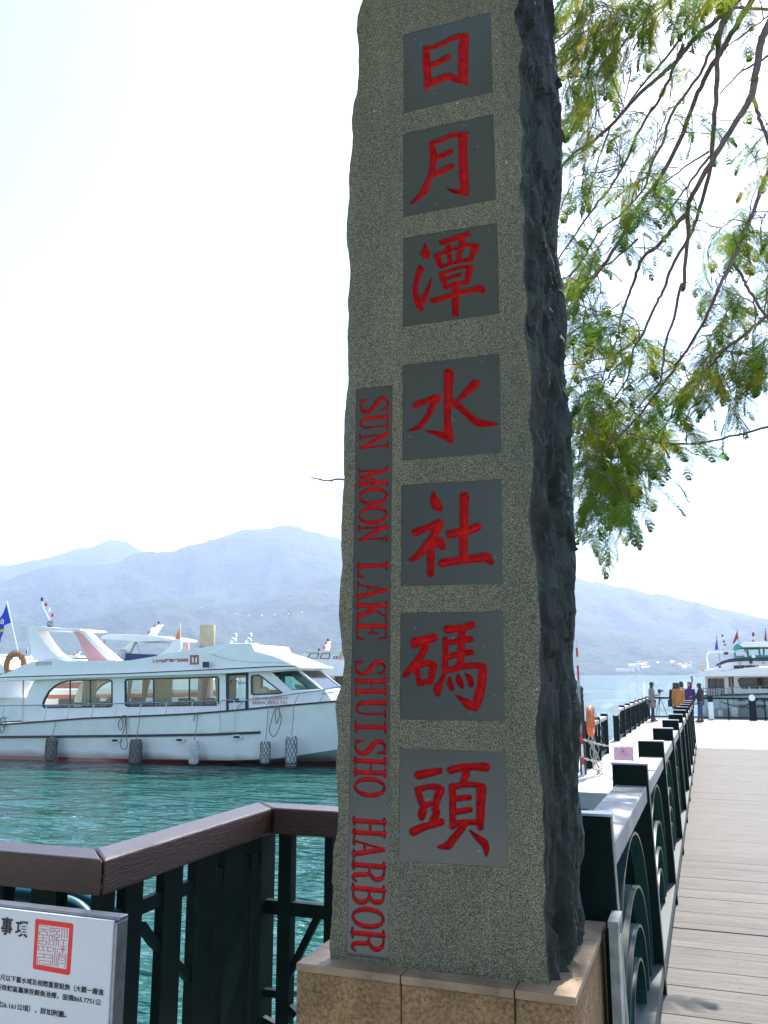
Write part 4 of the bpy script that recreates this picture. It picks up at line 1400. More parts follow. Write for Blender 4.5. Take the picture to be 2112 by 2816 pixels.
LT = [('S', 1092, 1136), ('U', 1138, 1183), ('N', 1189, 1237), ('M', 1286, 1338), ('O', 1340, 1388), ('O', 1391, 1441), ('N', 1442, 1491), ('L', 1543, 1591), ('A', 1597, 1649), ('K', 1653, 1706), ('E', 1709, 1761),
      ('S', 1815, 1859), ('H', 1862, 1913), ('U', 1921, 1974), ('I', 1975, 2017), ('S', 2033, 2079), ('H', 2081, 2138), ('O', 2138, 2192), ('H', 2247, 2304), ('A', 2305, 2362), ('R', 2367, 2427), ('B', 2432, 2491), ('O', 2496, 2554), ('R', 2554, 2619)]
groups = []
for ch, ya, yb_ in LT:
    ym = (ya + yb_) / 2
    tt = (ym - 1063) / (2633 - 1063)
    base = 990 + (967 - 990) * ((ym - 1100) / 1490)
    top = 1068 + (1055.5 - 1068) * ((ym - 1100) / 1490)
    if 1800 < ym < 1880: base -= 3; top -= 3
    H_ = top - base
    slope = -(-0.0) + (1853 - ym) / (1029 + 5562)      # fall of horizontals across the face
    wid = (yb_ - ya) - 1.5
    if ch == 'I': wid = (yb_ - ya) + 6
    st = [[(u / .6 * wid, v * H_, w_ * H_) for (u, v, w_) in s] for s in GL[ch]]
    C = circles(st, 1.2)
    u = C[:, 0]; v = C[:, 1]
    X = base + v
    Yp = ya + .75 + u - (v - H_ / 2) * slope
    groups.append(np.stack([X, Yp, C[:, 2] * 1.05], -1))
strip = carved(mon, STRIP, 84, 1250, groups, .010, 3.6, 'carved_letter', ['red carved letter %s' % t[0] for t in LT])
strip['label'] = 'long polished strip with red capitals reading downwards'

# ---- plinth: separate granite slabs
ZPL = .80
PX_R = -.356; PY_F = 2.385; PY_B = 3.105; PX_L = at_y(814, 2660, PY_F).x
pl = empty('monument_plinth', ((PX_L + PX_R) / 2, (PY_F + PY_B) / 2, 0), 'square plinth of rough tan granite slabs under the stone pillar', 'plinth')
PO = Vector(pl.location)


def slab(x0, x1, y0, y1, z0, z1, mt, nm, bw=.004):
    m = MB(); m.box(x0 - PO.x, x1 - PO.x, y0 - PO.y, y1 - PO.y, z0, z1)
    o = m.build(nm, mt, pl); bevel(o, bw, 2); return o


def px_x(px, py=2730): return at_y(px, py, PY_F).x


s1, s2 = px_x(1101), px_x(1414)
for a, b in ((PX_L, s1 - .0018), (s1 + .0018, s2 - .0018), (s2 + .0018, PX_R - .004)):
    slab(a, b, PY_F + .004, PY_F + .034, -.3, ZPL - .022, M['tan'], 'face_slab')
    slab(a, b if b < s2 + .001 else PX_R, PY_F, PY_F + .16, ZPL - .0215, ZPL, M['tan_cap'], 'cap_slab', .002)
sy = [PY_F + .036, PY_F + .27, PY_F + .50, PY_B]
for a, b in zip(sy[:-1], sy[1:]):
    slab(PX_R - .034, PX_R - .005, a + .0015, b - .0015, -.3, ZPL - .022, M['tan'], 'face_slab')
    slab(PX_L + .005, PX_L + .034, a + .0015, b - .0015, -.3, ZPL - .022, M['tan'], 'face_slab')
for a, b in zip([PY_F + .16] + sy[2:-1], sy[2:]):
    slab(PX_R - .14, PX_R, a + .0015, b - .001, ZPL - .0215, ZPL, M['tan_cap'], 'cap_slab', .002)
    slab(PX_L, PX_L + .14, a + .0015, b - .001, ZPL - .0215, ZPL, M['tan_cap'], 'cap_slab', .002)
slab(PX_L + .034, PX_R - .034, PY_F + .0345, PY_B - .002, -.3, ZPL - .026, M['concrete'], 'core')
m = MB()
rr = random.Random(2)
for k in range(46):
    if k < 30: x, y = rr.uniform(PX_R - .13, PX_R - .01), rr.uniform(PY_F + .02, PY_B)
    else: x, y = rr.uniform(PX_L + .05, PX_R - .1), rr.uniform(PY_F + .005, PY_F + .055)
    a = rr.uniform(0, 3.1); s = rr.uniform(.0025, .006)
    m.add([(x + s * cos(a), y + s * sin(a), ZPL + .001), (x - s * .4 * sin(a), y + s * .4 * cos(a), ZPL + .002), (x - s * cos(a), y - s * sin(a), ZPL + .001), (x + s * .4 * sin(a), y - s * .4 * cos(a), ZPL + .002)], [(0, 1, 2, 3)])
tag(m.build('fallen_leaflets', mat('yellow_leaflet', (.45, .35, .05), .9)), 'tiny yellow leaflets lying on the plinth edge', 'leaves', kind='stuff')
# ================================================================== MAIN TOUR BOAT
BO = Vector((-20.615, 21.94, -1.0)); BA = atan2(.0907, .996)
bt = empty('tour_boat', BO, 'long white tour boat with dark rub rails, radar arch and red waterline', 'boat', rz=BA)
BE = Vector((cos(BA), sin(BA), 0)); BNv = Vector((-sin(BA), cos(BA), 0))


def bl(cx, cy, dy=0.0):
    """point of the enlarged view -> boat coordinates on the lengthwise plane at depth dy"""
    px, py = cx / 1.7463, 1600 + cy / 1.7463
    r = Vector(ray(px, py)); e = Vector(EY)
    t = ((BO + BNv * dy - e).dot(BNv)) / r.dot(BNv)
    p = e + r * t - BO
    return p.dot(BE), p.z


def bpt(cx, cy, dy=0.0):
    x, z = bl(cx, cy, dy); return Vector((x, dy, z))


gun = [(-420, 705), (-200, 695), (0, 685), (200, 672), (400, 656), (600, 648), (800, 640), (950, 632), (1100, 620), (1200, 611), (1300, 600), (1450, 588), (1620, 573)]
gx = [bl(*p)[0] for p in gun]; gz = [bl(*p)[1] for p in gun]
XS0 = gx[0]


def gz_at(x):
    if x <= gx[-1]: return float(np.interp(x, gx, gz))
    s = (gz[-1] - gz[-3]) / (gx[-1] - gx[-3]); return gz[-1] + s * 1.15 * (x - gx[-1])


HB = 1.75


def hb_deck(x): return float(np.interp(x, [XS0, XS0 + 1, 7.2, 9, 10.5, 12, 13.5, 14.8, 15.4], [1.6, HB, HB, 1.68, 1.5, 1.22, .82, .3, .03]))
def hb_wl(x): return float(np.interp(x, [XS0, 3.2, 5, 6.5, 8, 9.5, 11, 12.4, 13.4, 15.4], [1.6, 1.68, 1.60, 1.40, 1.05, .72, .42, .12, .03, .03]))
def z_chine(x): return float(np.interp(x, [XS0, 7.6, 9.0, 11.6, 13.5, 15.4], [.12, .15, .22, .62, 1.0, 1.5]))
def hb_chine(x): return float(np.interp(x, [XS0, 7.2, 9, 10.5, 12, 13.5, 14.8, 15.4], [1.58, 1.70, 1.60, 1.32, .95, .5, .1, .02]))


xsn = [XS0 + (15.4 - XS0) * k / 70 for k in range(71)]
pts = []
for x in xsn:
    zg = gz_at(x); zc = min(z_chine(x), zg - .1)
    bd, bc, bw = hb_deck(x), hb_chine(x), hb_wl(x)
    bc = min(bc, bd)
    sec = [(0.0, -.55), (bw * .8, -.32), (bw, -.02), (bw + (bc - bw) * .55, zc * .55), (bc, zc), (bc + (bd - bc) * .35, zc + (zg - zc) * .33), (bc + (bd - bc) * .7, zc + (zg - zc) * .66), (bd, zg)]
    near = [(x, HB - b, z) for b, z in sec]
    farr = [(x, HB + b, z) for b, z in sec[::-1]]
    if True:
        pts += near[::-1] + farr[::-1][0:0] + [(x, HB + b, z) for b, z in sec][0:]
m = MB(); ns = 16; m.grid(pts, 71, ns)
m.add([pts[i] for i in range(ns)], [tuple(range(ns))])
hull = None


def hull_mat():
    h = mat('white_hull_with_red_bottom', (.90, .85, .80), .22, var=.05, vscale=2, col2=(.78, .74, .69))
    N, L = h.node_tree.nodes, h.node_tree.links
    b = N['Principled BSDF']
    tc = N.new('ShaderNodeTexCoord'); sp = N.new('ShaderNodeSeparateXYZ')
    L.new(tc.outputs['Object'], sp.inputs[0])
    src = b.inputs['Base Color'].links[0].from_socket
    # grime above the waterline
    nn = N.new('ShaderNodeTexNoise'); nn.inputs['Scale'].default_value = 1.7; nn.inputs['Detail'].default_value = 6
    mpn = N.new('ShaderNodeMapping'); mpn.inputs['Scale'].default_value = (1, 1, .25)
    L.new(tc.outputs['Object'], mpn.inputs[0]); L.new(mpn.outputs[0], nn.inputs['Vector'])
    ma = N.new('ShaderNodeMath'); ma.operation = 'MULTIPLY_ADD'; ma.inputs[1].default_value = -.22
    L.new(nn.outputs['Fac'], ma.inputs[0]); L.new(sp.outputs[2], ma.inputs[2])
    g = N.new('ShaderNodeMapRange'); g.inputs[1].default_value = .05; g.inputs[2].default_value = .22; g.inputs[3].default_value = .75; g.inputs[4].default_value = 0
    L.new(ma.outputs[0], g.inputs[0])
    m1 = N.new('ShaderNodeMix'); m1.data_type = 'RGBA'; m1.inputs[7].default_value = (.20, .17, .13, 1)
    L.new(g.outputs[0], m1.inputs[0]); L.new(src, m1.inputs[6])
    lt = N.new('ShaderNodeMath'); lt.operation = 'LESS_THAN'; lt.inputs[1].default_value = .115
    L.new(sp.outputs[2], lt.inputs[0])
    m2 = N.new('ShaderNodeMix'); m2.data_type = 'RGBA'; m2.inputs[7].default_value = (.26, .022, .018, 1)
    L.new(lt.outputs[0], m2.inputs[0]); L.new(m1.outputs[2], m2.inputs[6]); L.new(m2.outputs[2], b.inputs['Base Color'])
    return h


hull = m.build('hull', hull_mat(), bt, smooth=True, recalc=True)
md = hull.modifiers.new('es', 'EDGE_SPLIT'); md.split_angle = radians(28)
m = MB()
dk = [(x, HB - hb_deck(x) + .02, gz_at(x) - .03) for x in xsn] + [(x, HB + hb_deck(x) - .02, gz_at(x) - .03) for x in xsn[::-1]]
n_ = len(xsn)
m.add(dk, [(i, i + 1, 2 * n_ - 2 - i, 2 * n_ - 1 - i) for i in range(n_ - 1)])
m.build('deck', M['white_matte'], bt)


def along(fz, off=0.0, x0=None, x1=None, n=60, chine=False):
    x0 = XS0 if x0 is None else x0; x1 = 15.3 if x1 is None else x1
    out = []
    for k in range(n + 1):
        x = x0 + (x1 - x0) * k / n
        z = fz(x)
        zg, zc = gz_at(x), z_chine(x); bd, bc = hb_deck(x), min(hb_chine(x), hb_deck(x))
        t = max(0, min(1, (z - zc) / max(.01, zg - zc)))
        out.append((x, HB - (bc + (bd - bc) * t) + off, z))
    return out


m = MB()
P = along(lambda x: gz_at(x), -.012)
for a, b in zip(P[:-1], P[1:]): m.beam(a, b, .05, .05)
P2 = [(x, 2 * HB - y, z) for x, y, z in P]
for a, b in zip(P2[:-1], P2[1:]): m.beam(a, b, .05, .05)
m.build('rub_rail', M['black'], bt)
midz = [bl(*p) for p in ((-420, 752), (0, 746), (530, 741), (1000, 734), (1245, 724))]
m = MB()
P = along(lambda x: float(np.interp(x, [q[0] for q in midz], [q[1] for q in midz])), -.018, XS0, bl(1245, 724)[0], 40)
for a, b in zip(P[:-1], P[1:]): m.beam(a, b, .045, .07)
m.build('rub_rail', M['black'], bt)
# boarding gate outline in the side
m = MB()
gq = [(1055, 632), (1058, 722), (1128, 718), (1128, 628)]
yb_ = -.004
for a, b in zip(gq[:-1], gq[1:]):
    m.beam(bpt(*a, yb_), bpt(*b, yb_), .004, .012, (0, 1, 0))
m.build('boarding_gate_seam', M['greysteel'], bt)
for (cx_, cy_) in ((552, 762), (862, 760), (1137, 746)):
    c = bpt(cx_, cy_, -.01)
    f = MB()
    def ov(a, b, cc=c): return [(cc.x + a * cos(t * pi / 8) * (1 if abs(cos(t * pi / 8)) > .1 else 1), cc.z + b * sin(t * pi / 8)) for t in range(16)]
    f.plate(ov(.17, .075), [ov(.12, .04)], lambda x, z: (x, -.025, z), lambda x, z: (x, .02, z))
    fo = f.build('hull_vent', M['white_matte'], bt)
    f = MB(); f.plate(ov(.12, .04), [], lambda x, z: (x, -.006, z), lambda x, z: (x, .0, z)); f.build('vent_opening', M['black'], fo)

# ---- cabin
CI = .42                        # cabin wall inset from the near side
cab_out = [(105, 672), (112, 610), (125, 560), (143, 515), (168, 470), (400, 462), (700, 452), (1085, 438), (1288, 426), (1298, 432), (1395, 525), (1560, 519), (1600, 580), (1400, 602), (1228, 618), (1000, 632), (700, 650), (400, 660)]
w1 = [(214, 607), (203, 600), (203, 585), (212, 560), (232, 525), (258, 500), (290, 482), (325, 473), (365, 470), (530, 468), (541, 478), (541, 594), (532, 603)]
w2 = [(598, 478), (606, 466), (1044, 453), (1053, 463), (1054, 584), (1045, 595), (612, 601), (599, 592)]
door = [(1087, 621), (1085, 441), (1193, 436), (1194, 614)]
w3 = [(1204, 456), (1212, 447), (1243, 445), (1254, 450), (1360, 533), (1345, 539), (1216, 545), (1205, 537)]


def wallplate(outer, holes, dy, th, mt, name, par=bt, near_dy=None):
    nd = CI if near_dy is None else near_dy
    O = [bl(*p, nd) for p in outer]; Hs = [[bl(*p, nd) for p in h] for h in holes]
    m = MB(); m.plate(O, Hs, lambda x, z: (x, dy, z), lambda x, z: (x, dy + th, z))
    return m.build(name, mt, par, recalc=True)


wallplate(cab_out, [w1, w2, door, w3], CI, .05, M['white'], 'cabin_side')
wallplate(cab_out, [w1, w2, door, w3], 2 * HB - CI - .05, .05, M['white'], 'cabin_side')


def shrink(loop, k):
    """inset a loop towards its centre by k enlarged pixels"""
    P = [np.array(p, float) for p in loop]
    out = []
    n = len(P)
    ar = sum(P[i][0] * P[(i + 1) % n][1] - P[(i + 1) % n][0] * P[i][1] for i in range(n))
    sg_ = 1 if ar > 0 else -1
    for i in range(n):
        a, b, c = P[i - 1], P[i], P[(i + 1) % n]
        d1 = (b - a) / np.linalg.norm(b - a); d2 = (c - b) / np.linalg.norm(c - b)
        nn = np.array([-(d1[1] + d2[1]), d1[0] + d2[0]]) * sg_
        nn /= np.linalg.norm(nn) * max(.4, sqrt((1 + d1.dot(d2)) / 2))
        out.append(tuple(b + nn * k))
    return out


for dy0, nm in ((CI - .012, 'near'), (2 * HB - CI - .058, 'far')):
    for wi, wv in enumerate((w1, w2, w3)):
        fr = wallplate(wv, [shrink(wv, 6)], dy0, .07, M['black'], 'window_frame')
        g_ = wallplate(shrink(wv, 5.5), [], dy0 + .03, .004, M['glass'], 'window_glass', fr)
        if nm == 'near':
            mull = {0: [(335, 470, 600), (432, 468, 600)], 1: [(908, 458, 592), (736, 462, 596)], 2: []}[wi]
            for (mx_, ya_, yb2) in mull:
                a, b = bpt(mx_, ya_ + 5, CI), bpt(mx_, yb2 - 4, CI)
                mm = MB(); mm.beam((a.x, dy0 + .035, a.z), (b.x, dy0 + .035, b.z), .045, .02, (0, 1, 0)); mm.build('mullion', M['black'], fr)
dr = wallplate(door, [[(1098, 574), (1098, 452), (1181, 448), (1181, 570)]], CI - .015, .05, M['black'], 'door')
wallplate([(1097, 575), (1097, 451), (1182, 447), (1182, 571)], [], CI + .01, .005, M['glass'], 'door_glass', dr)
wallplate([(1100, 618), (1100, 582), (1178, 578), (1178, 612)], [], CI - .022, .006, M['white_matte'], 'door_panel', dr)
dr2 = wallplate(door, [[(1098, 574), (1098, 452), (1181, 448), (1181, 570)]], 2 * HB - CI - .06, .05, M['black'], 'door')
# lettering stuck inside the door glass
p = bpt(1103, 492, CI - .002)
text_obj('door_lettering', '7. Takeo', .16, M['denim'], dr, Matrix.Translation((p.x, CI - .002, p.z)) @ Euler((pi / 2, 0, 0)).to_matrix().to_4x4())
# windscreen: wraps from one side to the other
a0, a1 = bpt(1297, 431, CI), bpt(1398, 525, CI)
t0, t1 = bpt(1425, 421, .7), bpt(1548, 520, .7)
Wm = 2 * HB
def mirror(v): return Vector((v.x, Wm - v.y, v.z))
t0.y, t1.y = .8, .8
m = MB()
m.add([a0, a1, t1, t0], [(0, 1, 2, 3)]); m.add([mirror(a0), mirror(a1), mirror(t1), mirror(t0)], [(0, 3, 2, 1)])
m.add([t0, t1, mirror(t1), mirror(t0)], [(0, 1, 2, 3)])
sh = m.build('windscreen', M['glass_teal'], bt); sh.modifiers.new('s', 'SOLIDIFY').thickness = .01
m = MB()
for (a, b) in ((a0, a1), (t0, t1), (mirror(t0), mirror(t1)), (mirror(a0), mirror(a1)), (a0, t0), (a1, t1), (t1, mirror(t1)), (t0, mirror(t0))):
    m.beam(a + Vector((0, -.01, 0)), b + Vector((0, -.01, 0)), .05, .05)
m.build('windscreen_frame', M['white'], bt)
# foredeck rise under the windscreen
f0, f1 = bpt(1560, 520, .8), bpt(1640, 570, .8)
m = MB(); bb = gz_at(f1.x + .3) - .02
m.hexa([(a1.x - .3, CI + .06, bb - .25), (f1.x + .9, .95, bb), (f1.x + .9, Wm - .95, bb), (a1.x - .3, Wm - CI - .06, bb - .25)],
       [(a1.x - .2, CI + .06, a1.z - .02), (t1.x + .1, .85, t1.z - .03), (t1.x + .1, Wm - .85, t1.z - .03), (a1.x - .2, Wm - CI - .06, a1.z - .02)])
m.build('foredeck_trunk', M['white'], bt)

# ---- interior: floor, curtains, seats, bulkheads
xw = lambda c, y=520: bl(c, y, CI)[0]
m = MB(); zf = bl(600, 640, CI)[1]
m.box(xw(120), xw(1420), CI + .05, Wm - CI - .05, zf - .05, zf); m.build('cabin_floor', M['interior'], bt)
m = MB(); zc_ = bl(600, 458, CI)[1]
m.box(xw(130), xw(1300), CI + .05, Wm - CI - .05, zc_ + .02, zc_ + .06); m.build('cabin_ceiling', M['interior'], bt)
for dyc in (CI + .12, Wm - CI - .16):
    cur = [(602, 628), (736, 820), (1020, 1050), (385, 450)] if dyc < 1 else [(480, 525), (790, 825)]
    for (ca, cb) in cur:
        xa, xb = xw(ca), xw(cb)
        n2 = max(6, int((xb - xa) / .05))
        pp = []
        for i_ in range(n2 + 1):
            u = i_ / n2
            for j_ in range(5):
                v = j_ / 4
                wv = 1 if (ca in (736, 385, 780, 470)) else 1 - .55 * v * 1.1
                xx = xa + (xb - xa) * u * wv if ca < 1000 else xb - (xb - xa) * u * wv
                pp.append((xx, dyc + .03 * sin(u * n2 * 1.6), zc_ - (zc_ - zf - .25) * v))
        mm = MB(); mm.grid(pp, n2 + 1, 5); mm.build('curtain', M['curtain'], bt, smooth=True)
m = MB()
for xc in np.arange(xw(260), xw(1030), .85):
    for yc in (CI + .25, Wm - CI - .95):
        m.box(xc, xc + .1, yc, yc + .7, zf, zf + .46)
        m.box(xc + .1, xc + .5, yc, yc + .7, zf + .25, zf + .33)
sto = m.build('seats', M['interior'], bt); sto['kind'] = 'stuff'
m = MB(); m.box(xw(1062), xw(1074), CI + .06, CI + .9, zf, zc_); m.box(xw(1230), xw(1330), CI + .5, Wm - CI - .5, zf, zf + .75)
m.build('helm_console', M['interior'], bt)
p = bpt(1270, 532, CI + .2); m = MB(); m.lathe([(.02, 0), (.16, .03), (.18, .1), (.1, .2), (.02, .24)], c=(p.x, p.y, p.z - .06), n=12)
m.build('dashboard_cap', M['white_matte'], bt, smooth=True)

# ---- roof slab and raised brow
roof = [(-420, 470), (-200, 466), (0, 459), (600, 441), (1100, 418), (1290, 408), (1425, 404), (1434, 409), (1428, 418), (1290, 428), (1085, 440), (700, 453), (400, 462), (0, 477), (-200, 484), (-420, 488)]
O = [bl(*p, .12) for p in roof]
m = MB(); m.plate(O, [], lambda x, z: (x, .12, z), lambda x, z: (x, Wm - .12, z)); bevel(m.build('roof', M['white'], bt, recalc=True), .02)
m = MB()
for a, b in zip(roof[0:7], roof[1:7]):
    m.beam(bpt(a[0], a[1] - .5, .11), bpt(b[0], b[1] - .5, .11), .02, .028)
m.build('roof_trim', M['black'], bt)
brow = [(-400, 468), (-200, 462), (0, 452), (60, 425), (100, 405), (150, 385), (270, 369), (300, 376), (330, 381), (620, 378), (760, 355), (860, 335), (950, 318), (1020, 307), (1090, 299), (1206, 299), (1222, 333), (1260, 343), (1320, 362), (1400, 395), (1420, 403), (1290, 407), (1100, 417), (600, 440), (0, 458), (-400, 469)]
k_top = set(range(4, 19))
m = MB()
Wb = .22
vn, vf = [], []
for i_, p_ in enumerate(brow):
    x, z = bl(*p_, Wb)
    vn.append((x, Wb, z)); vf.append((x, Wm - Wb, z))
n_ = len(vn)
tri = tessellate_polygon([[Vector((v[0], v[2], 0)) for v in vn]])
m.add(vn + vf, [tuple(t) for t in tri] + [tuple(n_ + i for i in reversed(t)) for t in tri] + [(i, (i + 1) % n_, n_ + (i + 1) % n_, n_ + i) for i in range(n_)])
bo = m.build('raised_roof_brow', M['white'], bt, recalc=True); bevel(bo, .10, 4)
# forward-sloping lit crown piece
cr = [(1060, 318), (1098, 296), (1208, 296), (1224, 332), (1320, 357), (1400, 392), (1200, 388), (1100, 375), (1000, 345)]
m = MB()
vn = [(bl(*p_, Wb)[0], Wb - .035 if i_ > 5 else Wb - .03, bl(*p_, Wb)[1]) for i_, p_ in enumerate(cr)]
vc = [(v[0] + (0), Wb + .5, v[2] + .02) for v in vn]
tri = tessellate_polygon([[Vector((v[0], v[2], 0)) for v in vn]]); n_ = len(vn)
m.add(vn + vc, [tuple(t) for t in tri] + [tuple(n_ + i for i in reversed(t)) for t in tri] + [(i, (i + 1) % n_, n_ + (i + 1) % n_, n_ + i) for i in range(n_)])
bevel(m.build('roof_crown', M['white'], bt, recalc=True), .03, 3)
# blunt dark fitting on the brow
p = bpt(990, 412, .1); m = MB(); m.box(p.x - .08, p.x + .08, .02, .12, p.z, p.z + .17); m.build('horn_box', M['black'], bt)
# open stern post
a, b = bpt(112, 470, CI), bpt(108, 680, CI); m = MB(); m.tube([a, b], .025, 8)
a, b = bpt(-150, 480, CI), bpt(-150, 690, CI); m.tube([a, b], .025, 8); m.build('roof_post', M['steel'], bt)

# ---- radar arch
ARC = .9
def aq(x, y): return bl(x, y, ARC)
left_leg = [(133, 220), (142, 214), (176, 216), (178, 228), (188, 250), (215, 295), (250, 338), (278, 366), (262, 372), (160, 378), (148, 330), (138, 270)]
m = MB(); O = [aq(*p) for p in left_leg]; m.plate(O, [], lambda x, z: (x, ARC, z), lambda x, z: (x, ARC + .5, z))
bevel(m.build('arch_leg', M['white'], bt, recalc=True), .03, 3)
rl = [(322, 232), (345, 233), (382, 226), (395, 232), (460, 300), (555, 380), (440, 384), (410, 380), (385, 322), (360, 265), (345, 242)]
m = MB(); O = [aq(*p) for p in rl]; m.plate(O, [], lambda x, z: (x, ARC + .12, z), lambda x, z: (x, ARC + .5, z))
bevel(m.build('arch_leg', M['white'], bt, recalc=True), .02, 3)
ri = [(342, 241), (362, 240), (385, 246), (440, 310), (500, 372), (508, 377), (412, 378), (386, 321), (361, 265)]
m = MB(); O = [aq(*p) for p in ri]; m.plate(O, [], lambda x, z: (x, ARC + .108, z), lambda x, z: (x, ARC + .118, z)); m.build('pink_leg_panel', M['pink'], bt, recalc=True)['label'] = 'pink inner face of the right arch leg'
tp = [(135, 217), (160, 211), (195, 213), (240, 219), (300, 222), (385, 226), (392, 234), (340, 236), (178, 231), (140, 224)]
m = MB(); O = [aq(*p) for p in tp]; m.plate(O, [], lambda x, z: (x, ARC - .02, z), lambda x, z: (x, ARC + 1.5, z)); bevel(m.build('arch_top', M['white'], bt, recalc=True), .02, 3)
cv = [(176, 222), (188, 248), (215, 290), (250, 333), (285, 362), (330, 375), (420, 380), (420, 386), (320, 384), (272, 370), (238, 340), (205, 300), (180, 258), (168, 225)]
m = MB(); O = [aq(*p) for p in cv]; m.plate(O, [], lambda x, z: (x, ARC - .045, z), lambda x, z: (x, ARC + .55, z)); m.build('arch_rim', M['white'], bt, recalc=True)

# ---- light mast on the arch
def boat_part(name, mt, fn, smooth=False, par=bt):
    m = MB(); fn(m); return m.build(name, mt, par, smooth)


A2 = ARC + .4
def ap(x, y): return bpt(x, y, A2)
ms = boat_part('light_mast', M['white'], lambda m: (m.tube([ap(242, 205), ap(236, 178), ap(222, 150), ap(206, 122), ap(203, 98)], .022, 6), m.tube([ap(236, 180), ap(250, 170)], .012, 5), m.tube([ap(222, 150), ap(234, 144)], .012, 5), m.tube([ap(208, 125), ap(220, 119)], .012, 5)))
for (x, y, mm_) in ((201, 92, 'black'), (221, 117, 'red'), (235, 142, 'white'), (252, 169, 'red')):
    c = ap(x, y)
    boat_part('mast_lamp', M[mm_], lambda m: m.lathe([(.03, 0), (.055, .01), (.042, .025), (.042, .09), (.035, .115), (.01, .12)], c=tuple(c), n=10), True, ms)
c = ap(242, 212)
boat_part('loudspeaker', M['greysteel'], lambda m: (m.lathe([(.03, -.06), (.05, 0), (.115, .10)], c=(c.x, c.y - .12, c.z + .06), n=12, axis=1), m.box(c.x - .1, c.x + .1, c.y - .05, c.y + .05, c.z - .05, c.z + .16)), False, ms)
for (x, y) in ((1127, 297), (1200, 297)):
    c = bpt(x, y, .7)
    s = boat_part('searchlight', M['steel'], lambda m: (m.lathe([(.02, -.08), (.09, -.06), (.11, .02), (.11, .05)], c=(c.x, c.y, c.z + .20), n=14, axis=0), m.tube([(c.x, c.y, c.z), (c.x, c.y, c.z + .12)], .02, 6)), True)
    s2_ = boat_part('lamp_clamp', M['steel'], lambda m: m.box(c.x - .14, c.x - .05, c.y - .05, c.y + .05, c.z + .0, c.z + .1), False, s)

# ---- guard rails
RY = .06
def rp(x, y, dy=RY): return bpt(x, y, dy)


boat_part('guard_rail', M['steel'], lambda m: m.tube([tuple(v) for v in smooth_path([rp(-420, 604), rp(-100, 598), rp(0, 595), rp(230, 592), rp(450, 587), rp(660, 582), rp(850, 577), rp(1020, 572), rp(1040, 577), rp(1046, 592), rp(1048, 624)], 4)], .018, 6))
for (xa, ya, xb, yb2) in ((-190, 600, -202, 688), (-85, 598, -96, 684), (20, 595, 5, 682), (118, 594, 108, 676), (225, 592, 212, 668), (335, 590, 323, 662), (452, 587, 437, 655), (562, 584, 553, 650), (680, 581, 666, 645), (801, 578, 795, 638), (925, 575, 918, 632)):
    boat_part('stanchion', M['steel'], lambda m: m.tube([rp(xa, ya), rp(xb, yb2)], .014, 6))
boat_part('gate_loop', M['steel'], lambda m: m.tube([tuple(v) for v in smooth_path([rp(1057, 624), rp(1060, 580), rp(1070, 570), rp(1112, 568), rp(1123, 575), rp(1128, 618)], 4)], .018, 6))


def bow(x, y):
    px_ = bl(x, y, .1)[0]
    dy = max(.06, HB - hb_deck(px_) + .06)
    return bpt(x, y, dy)


boat_part('guard_rail', M['steel'], lambda m: m.tube([tuple(v) for v in smooth_path([bow(1137, 617), bow(1150, 592), bow(1170, 575), bow(1205, 565), bow(1290, 555), bow(1435, 535), bow(1560, 517), bow(1650, 500), bow(1760, 480), (15.4, HB, gz_at(15.4) + .75)], 4)], .018, 6))
boat_part('guard_rail', M['steel'], lambda m: m.tube([bow(1545, 540), bow(1650, 520), bow(1760, 500)], .014, 6))
for (xa, ya, xb, yb2) in ((1295, 554, 1277, 606), (1435, 535, 1412, 592), (1558, 518, 1535, 580), (1700, 494, 1675, 568)):
    boat_part('stanchion', M['steel'], lambda m: m.tube([bow(xa, ya), bow(xb, yb2)], .014, 6))

# ---- lettering on the boat
def btxt(s, x, y, hpx, wpx, mt, dy, bold=.0, nm='lettering'):
    p = bpt(x, y, dy); h_ = bpt(x, y - hpx, dy).z - p.z
    o = text_obj(nm, s, h_ * 1.25, M[mt], bt, Matrix.Translation(p) @ Euler((pi / 2, 0, 0)).to_matrix().to_4x4() @ Matrix.Rotation(radians(.9), 4, 'Z'), bold=bold)
    bb = [v[0] for v in o.bound_box]; wv = max(bb) - min(bb)
    tw = bpt(x + wpx, y, dy).x - p.x
    o.scale.x *= tw / wv
    return o


DB = Wb - .006
btxt('訂船專線：', 733, 388, 13, 60, 'text_red', DB, .003)
btxt('0928-926332', 790, 384, 15, 115, 'text_red', DB, .008)
btxt('嚴船達裕號', 170, 401, 18, 78, 'text_grey', DB)
btxt('SUN MOON LAKE TOUR BOAT'[:0] + '─────────', 182, 411, 4, 55, 'text_grey', DB)
btxt('編號38-120號 乘客請穿救生衣', 1212, 567, 15, 170, 'text_red', CI - .006)
btxt('限載乘客40人 駕駛員2人 共42人', 1210, 588, 16, 170, 'text_red', CI - .006)
m = MB()
def lg(x, y): p = bpt(x, y, DB); return (p.x, p.z)
m.plate([lg(912, 352), lg(912, 398), lg(955, 397), lg(955, 351)], [[lg(921, 360), lg(921, 388), lg(930, 388), lg(930, 366), lg(924, 360)][::1], [lg(946, 360), lg(937, 366), lg(937, 388), lg(946, 388)]], lambda x, z: (x, DB, z), lambda x, z: (x, DB + .004, z))
m.build('square_emblem', M['text_red'], bt)

